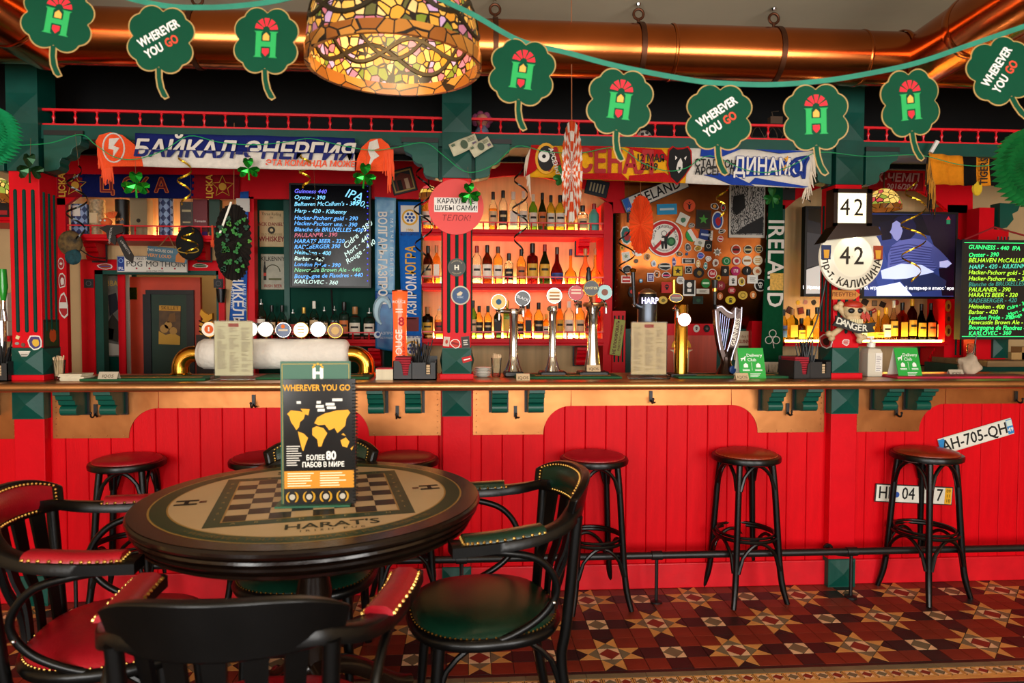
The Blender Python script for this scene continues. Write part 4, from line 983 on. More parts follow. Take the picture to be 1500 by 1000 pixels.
# the flared one with three badges
p = at(868, 441, YT); t = thing('tap_column', 'flared chrome tap column with red, black and pale blue badges', 'beer tap', onc(868, YT)); H_ = p.z-ZC; k_ = mpp(p)
bevel(MB().box(-.085, .085, -.06, .06, 0, .03).build('drip_base', steel, t), .01); MB().box(-.065, .065, -.0615, -.059, .006, .024).build('grille', black, t)
MB().lathe([(12*k_, .03), (11.5*k_, .06), (8*k_, .16), (6.3*k_, .27), (7.5*k_, .36), (11*k_, H_-.04), (11.5*k_, H_-.03)], 28).build('column', chrome, t, smooth=35)
MB().lathe([(15*k_, -.012), (16*k_, -.006), (16*k_, .006), (12*k_, .012)], 28, (0, 0, H_-.018)).build('crown', copper_top, t, smooth=35)
for bx, by, fm, em in ((843.5, 429, mat('badge_red', 'c0202a', .35), em_lines(['f0d8c0', 'f0d8c0'])), (866, 422, MATS['badge_black'], em_text('OYSTER', 'e8d8a0', .42)), (885.5, 428, mat('badge_sky', '9ac8c4', .35), em_disc('8a5a4a', .42))):
    q = at(bx, by, YT-.04)-t.location
    badge(t, q.x, q.y, q.z, .044 if bx != 866 else .046, fm, chrome if bx != 866 else brass, em)
    MB().tube([(q.x, q.y+.012, q.z-.045), (q.x*.7, .0, H_-.02)], .01, 10).build('arm', chrome, t, smooth=True); spout(t, q.x, H_-.02)
a, b = at(862, 394, YT)-t.location, at(862, 416, YT)-t.location
MB().tube([b, b*.6+a*.4, a], [.009, .017, .008], 12).sphere(a, .012, 10, 6).build('handle', iron, t, smooth=True)
# HARP tap
p = at(947, 424, .16); t = thing('keg_tap', 'silver barrel-shaped tap lettered HARP behind the menu stand', 'beer tap', onc(947, .16)); H_ = p.z-ZC; k_ = mpp(p)
MB().lathe([(11*k_, 0), (11.5*k_, .25*H_), (14*k_, .6*H_), (14.5*k_, .88*H_), (12.5*k_, .97*H_), (5*k_, H_)], 28).build('barrel', mat('satin_steel', '565c66', .36, metal=1), t, smooth='all')
MB().lathe([(12.8*k_, .93*H_), (13*k_, .965*H_), (8*k_, .995*H_), (4*k_, 1.01*H_)], 28).build('cap', mat('pale_gold', 'c9a070', .3, metal=.9), t, smooth='all')
text('HARP', t, 0, H_*.865, .050, mat('harp_glow', 'f0ecff', .4, emit=1.2, emitcol='d8d0ff'), y=-14.6*k_, bold=.02, squeeze=.78)
for q in range(2): MB().box(-.05+q*.02, .05, -13.6*k_, -13*k_, H_*(.52-.07*q), H_*(.535-.07*q)).build('print', flatm('2a3040'), t)
a, b = at(927, 396, .1)-t.location, at(929, 446, .1)-t.location
MB().tube([b, b*.5+a*.5, a], [.007, .009, .013], 12).build('handle', steel, t, smooth=True); MB().sphere(a, .02, 12, 6, (1, 1, .7)).build('knob', brass, t, smooth=True); MB().tube([b, Vector((-.03, 0, b.z-.02))], .014, 10).build('arm', chrome, t, smooth=True)
# brass column
p = at(997, 446, .1); t = thing('tap_column', 'plain brass tap column with a lit round badge', 'beer tap', onc(997, .1)); H_ = p.z-ZC; k_ = mpp(p)
MB().lathe([(9.6*k_, 0), (9.6*k_, H_-.004), (9*k_, H_)], 30).build('column', brass, t, smooth=35); MB().box(-.075, .075, -.07, .07, 0, .016).build('foot', black, t)
q = at(1002, 468, .1-.05)-t.location; badge(t, q.x, q.y, q.z, .039, glow, mat('red_rim', 'c8381c', .4))
q = at(990, 436, .04)-t.location; badge(t, q.x, q.y, q.z, .026, mat('badge_dark', '2a1a14', .35), brass, em_lines(['c83a2a', 'b8a080']), 1.55)
a, b = at(987, 410, .06)-t.location, at(987, 430, .06)-t.location; MB().tube([b, a], .012, 12).build('handle', brass, t, smooth=True)
spout(t, -.05, q.z-.06); MB().tube([(-.05, -.02, q.z-.06), (0, 0, q.z-.06)], .012, 8).build('arm', chrome, t)
# harp tap
p = at(1062, 452, .08); t = thing('harp_tap', 'dark bronze harp-shaped tap lettered GUINNESS', 'beer tap', onc(1062, .08)); k_ = mpp(p); bl = t.location
bz = mat('dark_bronze_gloss', '2a1810', .2, metal=.6); def_ = lambda x, y: (at(x, y, .08)-bl)
def hp2(pts, w_, name, m, off=0, par=None):
    path = smoothpath([def_(x, y)+Vector((0, off, 0)) for x, y in pts], 6)
    return MB().sweep(path, [(-w_, -.02), (w_, -.02), (w_, .02), (-w_, .02)], ups=[(0, 1, 0)]*len(path)).build(name, m, par or t)
hp2([(1048, 453), (1054, 451), (1061, 457), (1070, 462), (1080, 452)], .016, 'neck', bz)
post_ = hp2([(1079, 452), (1078, 470), (1073, 495), (1067, 515), (1064, 528)], .018, 'fore_pillar', bz)
sb = hp2([(1048, 453), (1050, 480), (1055, 510), (1062, 530)], .012, 'sound_board', bz)
def edge(pts, nm, m, off): return MB().tube(smoothpath([def_(x, y)+Vector((0, off, 0)) for x, y in pts], 6), .0024, 6).build(nm, m, t, smooth=True)
lit = mat('white_edge_light', 'f4f0ff', .4, emit=1.0, emitcol='efeaff')
edge([(1084, 450), (1083, 470), (1079, 495), (1072, 515), (1069, 527)], 'light_edge', lit, -.024); edge([(1075, 451), (1074, 470), (1069, 494), (1063, 514)], 'light_edge', lit, -.024); edge([(1046, 455), (1048, 482), (1053, 512)], 'light_edge', lit, -.024); edge([(1048, 451), (1055, 449), (1062, 455), (1070, 459)], 'light_edge', lit, -.024)
sm = mat('string_silver', '8a8cb0', .3, metal=.6)
for k in range(6): MB().tube([def_(1052+k*3.4, 458+k*.8), def_(1052+k*1.9, 482+k*6)], .0022, 6).build('string', sm, t)
text('GUINNESS', t, def_(1075.3, 486).x, def_(1075.3, 486).z, .034, flatm('f4ecdc'), y=-.0235, tilt=-PI/2+.2, bold=.02)
MB().lathe([(.062, 0), (.055, .02), (.03, .07), (.028, .11)], 20, (def_(1063, 550).x, 0, 0)).build('base', bz, t, smooth=35)
MB().box(-.1, .06, -.06, .05, 0, .012).build('drip_plate', black, t)
MB().disc((def_(1067, 540).x, def_(1067, 540).z), .022, -.066, -.05, 16, .018).build('blue_seal', mat('blue_gloss', '24407a', .25), t)
a, b = at(1047, 410, .06)-bl, at(1047, 446, .06)-bl; MB().tube([b, b*.4+a*.6, a], [.008, .012, .018], 12).build('handle', iron, t, smooth=True); MB().lathe([(.014, -.008), (.014, .008)], 12, (b*.4+a*.6)).build('band', brass, t); MB().tube([b, def_(1050, 456)], .01, 8).build('arm', steel, t)
# cloth, boxes and beam by the far right end
t = tag(MB().build('cloth', paperw) if False else MB().sphere((0, 0, .055), .06, 18, 12).build('crumpled_cloth', mat('grey_cloth', 'b8a48c', .9, vary=.2, scale=14, bump=.8, bscale=14), None, onc(1418, .1), smooth='all'), 'crumpled beige cloth lying on the counter under the chalkboard', 'cloth')
t.scale = (1.0, .7, 1.05)
for v in t.data.vertices:
    s_ = 1+.22*math.sin(v.co.x*90+1)*math.cos(v.co.z*70)+.15*math.sin(v.co.y*120); v.co.x *= s_; v.co.y *= s_; v.co.z = max(0, v.co.z*(1+.1*math.sin(v.co.x*80)))
t = thing('small_jar', 'little glass jar with tongs above the crumpled cloth', 'jar', onc(1422, .22))
MB().lathe([(.022, 0), (.024, .004), (.024, .17), (.02, .18)], 16).build('glass', MATS['tumbler_glass'], t, smooth=30); MB().tube([(0, 0, .01), (.03, 0, .25)], .004, 6).build('tongs', steel, t)

# ================================================================== scarves, boards, screens, plates and stickers
def quad(c, Y, org):
    """world offset for (u,v) in a pixel quad tl,tr,br,bl on the plane Y"""
    def f(u_, v_):
        tl, tr, br, bl = c
        x = (tl[0]*(1-u_)+tr[0]*u_)*(1-v_)+(bl[0]*(1-u_)+br[0]*u_)*v_; y = (tl[1]*(1-u_)+tr[1]*u_)*(1-v_)+(bl[1]*(1-u_)+br[1]*u_)*v_
        return at(x, y, Y)-org
    return f
def knit(name, c): return mat('knit_'+name, c, .95, vary=.08, scale=40, bump=.35, bscale=260, spec=.1)
def scarf(label, c, Y, panels, wave=.006, nw=5, name='scarf', vert=False):
    org = at(sum(p[0] for p in c)/4, sum(p[1] for p in c)/4, Y); t = thing(name, label, 'scarf', org); q = quad(c, Y, org)
    def pt(u_, v_):
        p = q(u_, v_); s_ = v_ if vert else u_
        return Vector((p.x, wave*math.sin(s_*nw*2*PI)+wave*.5*math.sin(u_*9+v_*4), p.z))
    for (u0, u1, v0, v1, m) in panels:
        o = MB().grid(lambda i, j: pt(u0+(u1-u0)*i, v0+(v1-v0)*j), 30 if not vert else 8, 5 if not vert else 30).build('panel', m, t, smooth='all', fix=False)
        s_ = o.modifiers.new('thick', 'SOLIDIFY'); s_.thickness = .005; s_.offset = 0
    t['_'] = 0; del t['_']
    return t, q
def fringe(par, pts, n, drop, m, Y0=0, w_=.004, sway=.01, seed=1):
    """yarn strands hanging off a line of points"""
    pr_ = random.Random(seed); b = MB(); P = [Vector(p) for p in pts]
    for k in range(n):
        f_ = k/(n-1)*(len(P)-1); i = min(int(f_), len(P)-2); a = P[i].lerp(P[i+1], f_-i)
        d = drop*pr_.uniform(.75, 1.1); e = a+Vector((pr_.uniform(-sway, sway), pr_.uniform(-.01, .01), -d)); b.tube([a, a.lerp(e, .5)+Vector((pr_.uniform(-.004, .004), 0, 0)), e], [w_, w_*.9, w_*.5], 5)
    return tag(b.build('fringe', m, par, smooth=True), kind='stuff')
navy, wht, oran = knit('navy', '1c2466'), knit('white', 'ded4c8'), knit('orange', 'f0542a')
# 1 blue, white and orange scarf
c = [(142, 194), (576, 203), (576, 251), (142, 243)]
t, q = scarf('blue and white scarf with orange ends lettered in large Cyrillic capitals', c, -.09, [(.13, .87, 0, .5, navy), (.13, .87, .5, 1, wht)])
two = bpy.data.materials.new('two_tone_letters'); two.use_nodes = True; nt = two.node_tree
tc = nt.nodes.new('ShaderNodeTexCoord'); sx = nt.nodes.new('ShaderNodeSeparateXYZ'); mt_ = nt.nodes.new('ShaderNodeMath'); mt_.operation = 'GREATER_THAN'; mx = nt.nodes.new('ShaderNodeMix'); mx.data_type = 'RGBA'
nt.links.new(tc.outputs['Object'], sx.inputs[0]); nt.links.new(sx.outputs['Z'], mt_.inputs[0]); mt_.inputs[1].default_value = .0; mx.inputs['A'].default_value = rgb('1c2466'); mx.inputs['B'].default_value = rgb('ded4c8')
nt.links.new(mt_.outputs[0], mx.inputs['Factor']); nt.links.new(mx.outputs['Result'], nt.nodes['Principled BSDF'].inputs['Base Color']); nt.nodes['Principled BSDF'].inputs['Roughness'].default_value = .95
p = q(.5, .49); sl = math.atan2(q(.13, .5).z-q(.87, .5).z, q(.87, .5).x-q(.13, .5).x)
text('БАЙКАЛ-ЭНЕРГИЯ', t, p.x, p.z, .118, two, y=-.016, tilt=sl, bold=.028, shear=.22, squeeze=1.045, space=.97)
p = q(.735, .83); text('ЭТА КОМАНДА МОЖЕТ!', t, p.x, p.z, .041, flatm('f0542a'), y=-.016, tilt=sl, bold=.03, shear=.15)
for s_, u0, u1 in ((0, 0, .16), (1, .84, 1)):
    pts = []
    for k in range(13):
        a_ = PI*k/12
        if s_ == 0: pts.append((u0+(u1-u0)*(.55+.45*math.cos(a_)) if False else u1-(u1-u0)*math.sin(a_)**.7, (k/12)))
        else: pts.append((u0+(u1-u0)*math.sin(a_)**.7, (k/12)))
    if s_ == 0: poly = [q(.16, 1), q(.155, .75), q(.13, .35), q(.09, .08), q(.05, 0), q(.012, .1), q(0, .3), q(.01, .6), q(.02, 1.15), q(.06, 1.02)]
    else: poly = [q(.875, 1), q(.88, .65), q(.895, .3), q(.925, .05), q(.96, .02), q(.985, .2), q(1, .45), q(.985, 1.0), q(.96, 1.02)]
    MB().prism([(p_.x, p_.z) for p_ in poly], -.014, -.006).build('end_panel', oran, t)
    cc = q(.062, .47) if s_ == 0 else q(.935, .5)
    if s_ == 0:
        MB().tube([cc+Vector((.052*math.cos(a), -.016, .072*math.sin(a))) for a in [2*PI*k/24 for k in range(24)]], .004, 6, closed=True).build('emblem', wht, t)
        MB().prism([(cc.x-.02, cc.z+.045), (cc.x+.03, cc.z+.05), (cc.x+.0, cc.z+.01), (cc.x+.028, cc.z+.0), (cc.x-.005, cc.z-.05), (cc.x+.0, cc.z-.01), (cc.x-.025, cc.z-.005)], -.018, -.014).build('emblem', wht, t)
    else:
        MB().prism([(cc.x-.02, cc.z+.06), (cc.x+.02, cc.z+.075), (cc.x+.03, cc.z+.03), (cc.x, cc.z+.02), (cc.x+.03, cc.z-.01), (cc.x-.0, cc.z-.03), (cc.x-.03, cc.z-.08), (cc.x-.015, cc.z-.02), (cc.x-.03, cc.z+.02)], -.018, -.014).build('emblem', wht, t)
e0 = q(.02, 1.1); fringe(t, [q(.008, .45)+Vector((0, -.012, 0)), q(.03, 1.1)+Vector((0, -.012, 0)), q(.055, 1.05)+Vector((0, -.012, 0))], 34, .075, mat('orange_yarn', 'f4592e', .95), seed=2)
fringe(t, [q(.97, .35)+Vector((0, -.012, 0)), q(1.0, .35)+Vector((0, -.012, 0)), q(.985, .95)+Vector((0, -.012, 0))], 34, .13, MATS['orange_yarn'], seed=3)
# 2 navy and red army scarf, hung on the back bar
kr, kn = knit('crimson', '8e1420'), knit('deepnavy', '141a52')
t, q = scarf('navy scarf with red ends and four red Cyrillic letters above the doorway', [(83, 255), (352, 256), (350, 292), (84, 288)], YS-.02, [(0, .14, 0, 1, kr), (.14, .74, 0, 1, kn), (.74, 1, 0, 1, kr)], wave=.004)
for ch, uu in zip('ЦСКА', (.275, .40, .47, .575)):
    p = q(uu, .5); text(ch, t, p.x, p.z, .135, flatm('e0702a'), y=-.010, bold=.05); text(ch, t, p.x, p.z, .135, flatm('7e1420'), y=-.0115, bold=.01)
gold_y = flatm('d9a032')
for uu, d in ((.055, -PI/2), (.86, -PI/2)):
    p = q(uu-.02, .5); text('ЦСКА', t, p.x, p.z, .058, gold_y, y=-.012, tilt=d, bold=.03)
    p = q(uu+.05, .5); st = []
    for k in range(10): st.append((p.x+(.075 if k % 2 == 0 else .035)*math.cos(PI/2+k*PI/5), p.z+(.075 if k % 2 == 0 else .035)*math.sin(PI/2+k*PI/5)))
    MB().tube([(a, -.012, b) for a, b in st], .0035, 5, closed=True).build('star_outline', gold_y, t)
    MB().disc((p.x, p.z), .026, -.013, -.009, 14).build('ball', flatm('c9902a'), t)
for s_, uu in ((1, .14), (-1, .74)):
    for k in range(4):
        a, b = q(uu-.012, .04+k*.25), q(uu+.012, .04+k*.25+.11); MB().box(a.x, b.x, -.010, -.004, b.z, a.z).build('battlement', kn, t)
# 3..5 vertical scarves
def vscarf(label, c, Y, cols, words, extra=None):
    t, q = scarf(label, c, Y, [(0, 1, a, b, m) for a, b, m in cols], wave=.004, nw=2, vert=True)
    for (s, uu, vv, sz, m, k) in words:
        p = q(uu, vv); kk = dict(bold=.02); kk.update(k); tilt = kk.pop('tilt', PI/2); text(s, t, p.x, p.z, sz, m, y=-.013, tilt=tilt, **kk)
    if extra: extra(t, q)
    return t
sat = mat('satin_blue', '2f7ab4', .38, vary=.5, scale=9, bump=.3, bscale=12, second='8cc0d8')
sat2 = mat('satin_deep_blue', '123c86', .4, vary=.5, scale=9, second='2f86c0')
blu = knit('royal', '1d62b8')
def volga(t, q):
    p = q(.45, .78)
    MB().tube([p+Vector((.05*math.cos(a), -.013, .09*math.sin(a)+.03)) for a in [PI*.1+PI*1.3*k/14 for k in range(15)]], [.008+.02*math.sin(PI*k/14) for k in range(15)], 6).build('wave_emblem', mat('ice_blue', 'b8dcec', .5), t)
    p = q(.5, .9); MB().disc((p.x-.05, p.z), .024, -.015, -.011, 16).build('emblem', flatm('dfe9f4'), t); MB().disc((p.x-.045, p.z+.004), .013, -.017, -.014, 12).build('emblem', flatm('1d4a94'), t)
    text('ГАЗПРОМ', t, p.x+.02, p.z+.01, .026, flatm('dfe9f4'), y=-.014); text('АСТРАХАНЬ', t, p.x+.025, p.z-.022, .018, flatm('dfe9f4'), y=-.014)
vscarf('pale blue satin scarf hanging on the green wall with white Cyrillic club name', [(549, 288), (580, 290), (577, 515), (550, 510)], 1.16, [(0, .62, sat), (.62, 1, sat2)], [('ВОЛГАРЬ-ГАЗПРОМ', .36, .40, .082, flatm('efe6dc'), dict(squeeze=.80, bold=.03)), ('В МАТЧЕ ПОБЕДА', .82, .30, .03, flatm('d8e8f0'), dict(squeeze=1.2, space=1.6))], volga)
def ugra(t, q):
    for vv in (.10, .93):
        p = q(.52, vv); a, b = q(.12, vv-.075), q(.92, vv+.09 if vv < .5 else vv+.065); MB().box(a.x, b.x, -.012, -.008, b.z, a.z).build('patch', flatm('dcd6cc'), t)
        MB().disc((p.x, p.z), .056, -.0145, -.012, 22).build('emblem', flatm('e0a428'), t); MB().disc((p.x, p.z), .043, -.0165, -.014, 20).build('ball', flatm('efe9e0'), t)
        for k in range(6):
            a_ = k*PI/3; MB().disc((p.x+.026*math.cos(a_), p.z+.026*math.sin(a_)), .0105, -.0180, -.016, 6).build('ball_patch', flatm('1d4a94'), t)
        MB().disc((p.x, p.z), .012, -.0185, -.016, 6).build('ball_patch', flatm('1d4a94'), t)
    p = q(.5, .78); MB().box(p.x-.055, p.x+.05, -.013, -.008, p.z-.045, p.z+.055).build('maroon_patch', flatm('6a1c1c'), t)
    p = q(.5, .19); text('1986', t, p.x, p.z+.01, .026, flatm('d09a2a'), y=-.014, bold=.02); text('ЮГОРСК', t, p.x, p.z-.018, .03, flatm('1d4a94'), y=-.014, bold=.02)
    p = q(.52, .855); text('ГАЗПРОМ', t, p.x, p.z, .03, flatm('1d4a94'), y=-.014, bold=.02)
vscarf('royal blue scarf with football crest beside the liquor shelves', [(583, 295), (616, 296), (618, 528), (590, 525)], 1.14, [(0, 1, blu)], [('ГАЗПРОМ-', .55, .60, .098, flatm('efe6dc'), dict(squeeze=.64, tilt=-PI/2)), ('ЮГРА', .55, .37, .098, flatm('e0a428'), dict(squeeze=.72, tilt=-PI/2))], ugra)
def nik(t, q):
    p = q(.7, .09); MB().box(p.x-.06, p.x+.03, -.012, -.008, p.z-.06, p.z+.03).build('patch', flatm('dcd6cc'), t)
    for k in range(3): a, b = q(.45, .2+k*.025), q(.98, .21+k*.025); MB().box(a.x, b.x, -.012, -.008, b.z, a.z).build('stripe', flatm('dcd6cc'), t)
vscarf('blue scarf with white Cyrillic letters behind the camouflage paper fan', [(352, 281), (364, 280), (361, 470), (336, 470)], 1.16, [(0, 1, knit('mid_blue', '2a5aa8'))], [('НИКЕЛЬ', .42, .83, .10, flatm('e4dcd6'), dict(squeeze=.85)), ('НАШ КЛУБ', .86, .82, .03, flatm('c8d4e8'), dict(space=1.3)), ('НОРНИК', .1, .82, .03, flatm('c8d4e8'), dict(space=1.3))], nik)
# 6 long two-team scarf
ky, kr2, kb = knit('yellow', 'e6a21e'), knit('red', 'b01a1c'), knit('blue', '24409a')
c = [(778, 214), (1190, 221), (1183, 284), (772, 259)]
t, q = scarf('long team scarf, red and yellow half and white and blue half, with bear head', [(778, 213), (1192, 221), (1187, 276), (770, 259)], -.09, [(0, .56, 0, 1, ky), (.56, 1, 0, 1, wht)], wave=.005)
sl = math.atan2(q(.1, .5).z-q(.9, .5).z, q(.9, .5).x-q(.1, .5).x)
def shard(poly, m, y=-.0135): MB().prism([(q(a, b).x, q(a, b).z) for a, b in poly], y, y+.005).build('pattern', m, t)
for poly in ([(0, 0), (.07, 0), (.035, .25), (.05, .45), (.03, .8), (.0, 1)], [(.10, 0), (.30, 0), (.22, .16), (.16, .1)], [(.17, .85), (.33, .78), (.36, 1), (.12, 1)], [(.33, 0), (.46, .06), (.5, .4), (.40, .2)], [(.36, .85), (.48, .72), (.54, 1), (.36, 1)], [(.5, 0), (.545, 0), (.52, .3)]): shard(poly, kr2)
for poly in ([(.60, .0), (.74, .0), (.66, .28), (.6, .22)], [(.62, .75), (.7, .66), (.80, 1), (.72, 1), (.66, .82)], [(.72, .5), (.74, .22), (.9, .30), (.97, .24), (.955, .62), (.74, .78)], [(.78, .95), (.8, .78), (.99, .97), (.97, 1)], [(.79, 0), (.98, .02), (.88, .1)]): shard(poly, kb)
p = q(.255, .50); text('АРСЕНАЛ', t, p.x, p.z, .165, flatm('a8181c'), y=-.016, tilt=sl, bold=.04, squeeze=.72)
p = q(.425, .33); text('12 МАЯ', t, p.x, p.z, .055, flatm('1c140e'), y=-.016, tilt=sl, bold=.03, squeeze=.8); p = q(.425, .58); text('2019', t, p.x, p.z, .055, flatm('1c140e'), y=-.016, tilt=sl, bold=.03, squeeze=.85)
p = q(.655, .44); text('СТАДИОН', t, p.x, p.z, .056, flatm('181818'), y=-.0185, tilt=sl, bold=.03, squeeze=.8); p = q(.655, .66); text('АРСЕНАЛ', t, p.x, p.z, .056, flatm('181818'), y=-.0185, tilt=sl, bold=.03, squeeze=.8)
p = q(.84, .5); text('ДИНАМО', t, p.x, p.z, .125, flatm('1c3486'), y=-.0185, tilt=sl, bold=.06, squeeze=.66); text('ДИНАМО', t, p.x, p.z, .125, flatm('e8e0d8'), y=-.020, tilt=sl, bold=.02, squeeze=.66)
bear = [(.488, .1), (.50, 0), (.515, .06), (.535, .04), (.55, .0), (.562, .12), (.57, .5), (.55, .8), (.53, 1.02), (.505, .85), (.49, .5)]
shard([(a+(a-.53)*.12, b+(b-.5)*.1) for a, b in bear], kr2, -.0145); shard(bear, mat('bear_black', '0e0c0c', .9), -.0175)
shard([(.522, .42), (.53, .3), (.538, .42), (.541, .62), (.53, .74), (.519, .62)], flatm('d8d0c8'), -.0195); shard([(.525, .56), (.535, .56), (.53, .68)], flatm('141212'), -.021)
for s_ in (-1, 1): shard([(.53+s_*.012, .30), (.53+s_*.02, .24), (.53+s_*.018, .36)], flatm('e8e0d8'), -.0195)
p = q(.06, .42); MB().disc((p.x, p.z), .082, -.0155, -.011, 20, .058).build('crest', flatm('e0a024'), t); MB().disc((p.x, p.z), .066, -.017, -.014, 20, .045).build('crest', flatm('1a1414'), t); MB().disc((p.x-.012, p.z+.01), .030, -.019, -.016, 16).build('ball', flatm('efe9e0'), t); MB().disc((p.x-.012, p.z+.01), .011, -.0205, -.018, 6).build('ball_patch', flatm('1a1414'), t)
text('АРСЕНАЛ', t, p.x+.044, p.z-.02, .032, flatm('efe9e0'), y=-.0195, tilt=PI/2-.3, bold=.03)
for k, (uu, vv) in enumerate(((.905, .26), (.90, .5))):
    p = q(uu, vv); MB().prism([(p.x+(.02 if j % 2 == 0 else .009)*math.cos(PI/2+j*PI/5), p.z+(.02 if j % 2 == 0 else .009)*math.sin(PI/2+j*PI/5)) for j in range(10)], -.019, -.015).build('star', flatm('e8a02a'), t)
p = q(.947, .45); MB().tube(smoothpath([p+Vector(v) for v in ((-.05, -.018, .01), (-.01, -.018, .04), (.05, -.018, .05), (.035, -.018, .01), (.03, -.018, -.06), (.012, -.018, -.03), (-.02, -.018, -.05), (-.045, -.018, -.02), (-.02, -.018, .01))], 5), .009, 6).build('monogram', flatm('1c3486'), t)
fringe(t, [q(.985, .05), q(1.0, .1), q(1.0, .6), q(.985, 1)], 46, .075, mat('cream_yarn', 'e2d2bc', .95), seed=4, sway=.02); fringe(t, [q(.0, .1), q(-.01, .4), q(.005, .7), q(.012, 1)], 46, .10, MATS['cream_yarn'], seed=5)
# 7 green IRELAND scarf
kg = knit('irish_green', '0c4a2c')
def irl(t, q):
    p = q(.5, .865)
    for a_ in (PI/2, PI/2+2*PI/3, PI/2-2*PI/3):
        cx, cz = p.x+.032*math.cos(a_), p.z+.032*math.sin(a_); MB().tube([(cx+.026*math.cos(k), -.013, cz+.026*math.sin(k)) for k in [2*PI*j/14 for j in range(14)]], .003, 5, closed=True).build('shamrock_outline', flatm('e6e0d4'), t)
    MB().tube([(p.x, -.013, p.z-.02), (p.x+.012, -.013, p.z-.075)], .003, 5).build('shamrock_outline', flatm('e6e0d4'), t)
    a, b = q(.25, .505), q(.98, .60); MB().box(a.x, b.x, -.016, -.010, b.z, a.z).build('gold_patch', mat('gold_card', 'd9a63a', .5, vary=.3, scale=60), t)
    fringe(t, [q(0, 1), q(1, 1)], 40, .10, MATS['cream_yarn'], seed=6)
vscarf('green scarf with white capitals and shamrock hanging beside the copper hood', [(1128, 268), (1147, 268), (1146, 530), (1113, 530)], 1.12, [(0, 1, kg)], [('IRELAND', .5, .45, .165, flatm('e6e0d4'), dict(squeeze=.92, bold=.02, space=1.05))], irl)
# 8 orange and black scarf
t, q = scarf('orange and black scarf with long tasselled end under the little railing', [(1361, 224), (1478, 236), (1478, 273), (1366, 270)], -.09, [(0, .42, 0, 1, knit('amber', 'e2891c')), (.42, .57, 0, 1, knit('black', '121010')), (.57, .74, 0, 1, knit('amber', 'e2891c')), (.74, 1, 0, 1, knit('black', '121010'))], wave=.008)
p = q(.655, .5); text('TIGERS', t, p.x, p.z, .062, flatm('161210'), y=-.018, tilt=-PI/2, bold=.03, squeeze=.75)
fringe(t, [q(0, .02), q(-.01, .3), q(.0, .7), q(.03, 1.05)], 60, .15, mat('ochre_yarn', 'c08022', .95), seed=7, sway=.016); fringe(t, [q(-.01, .05), q(-.03, .3), q(-.01, .7), q(.02, 1.05)], 40, .17, mat('black_yarn', '1a1410', .95), seed=8, sway=.02)
a = q(.02, -.02); MB().tube([a, a+Vector((.03, -.01, .06))], .012, 8).build('clip', flatm('e6e2da'), t)
p = q(.58, 1.1); MB().sphere(p, .03, 10, 6, (1, .5, 1.4)).build('tassel', mat('yellow_yarn', 'd8b020', .95), t)
# 9 red banner behind the lamp
t, q = scarf('red banner scarf with pale Cyrillic lettering and season years behind the yellow lamp', [(1272, 252), (1352, 254), (1352, 280), (1272, 279)], YS-.02, [(0, 1, 0, 1, knit('banner_red', '8c1418'))], wave=.003)
p = q(.45, .3); text('АК-ЧЕМП', t, p.x, p.z, .085, flatm('b07a74'), y=-.008, bold=.03, shear=.15); p = q(.6, .78); text('2016/2017', t, p.x, p.z, .055, flatm('b07a74'), y=-.008, bold=.03, shear=.15)

# ---- menu boards and screens
def board(label, name, c, Y, frame_m, face_m, fw=.012, cat='menu board'):
    x0, y0, x1, y1 = c; o = at((x0+x1)/2, (y0+y1)/2, Y); t = thing(name, label, cat, o); a, b = at(x0, y1, Y)-o, at(x1, y0, Y)-o
    MB().box(a.x, b.x, .004, .05, a.z, b.z).build('casing', frame_m, t)
    f = MB().box(a.x, b.x, -.006, .006, b.z-fw, b.z).box(a.x, b.x, -.006, .006, a.z, a.z+fw).box(a.x, a.x+fw, -.006, .006, a.z+fw, b.z-fw).box(b.x-fw, b.x, -.006, .006, a.z+fw, b.z-fw)
    f.build('frame', frame_m, t); s_ = MB().box(a.x+fw, b.x-fw, .0, .004, a.z+fw, b.z-fw).build('face', face_m, t)
    return t, a, b, o
def neon(nm, c, e=1.1): return mat('neon_'+nm, c, .5, emit=e, emitcol=c)
gl_face = mat('dark_glass_board', '07070f', .22, spec=.25)
t, a, b, o = board('black glass menu board with glowing blue handwriting on the green wall', 'menu_board', (425, 270, 543, 421), 1.12, black, gl_face)
P = lambda px, py: at(px, py, 1.12)-o
lines = [('Guinness 440', 'v', 280), ('Oyster - 390', 'c', 289), ("Belhaven McCallum's - 390", 'c', 298), ('Harp - 420 - Kilkenny', 'c', 309), ('Hacker-Pschorr gold - 390', 'b', 319), ('Hacker-Pschorr uns. - 390', 'b', 327.5), ('Blanche de BRUXELLES -420', 'b', 336), ('PAULANER - 390', 'p', 344), ("HARATS BEER - 320", 'b', 353), ('RADEBERGER 390', 'b', 361), ('Heineken - 400', 'c', 370), ('Barbar - 420', 'w', 379), ('London Pride - 390', 'b', 387.5), ('Newcastle Brown Ale - 440', 'g', 395), ('Bourgogne de Flandres - 440', 'b', 403.5), ('KARLOVEC - 360', 'w', 413)]
NC = {'v': neon('violet', '6a6af0'), 'c': neon('cyan', '7ac8e8'), 'b': neon('blue', '5aa8f0'), 'p': neon('pink', 'd06a80', .7), 'w': neon('white', 'c8e8e0', .8), 'g': neon('mint', '80d0a0', .7)}
for s, k, y in lines:
    me = text_mesh(s, .040, NC[k], bold=.006, shear=.25); wd = max(v.co.x for v in me.vertices)
    p = P(430, y); inst('handwriting', me, t, (p.x+min(wd, .24), -.001, p.z), (0, rnd.uniform(-.03, .03), 0), sc=(min(1, .24/wd), 1, 1))
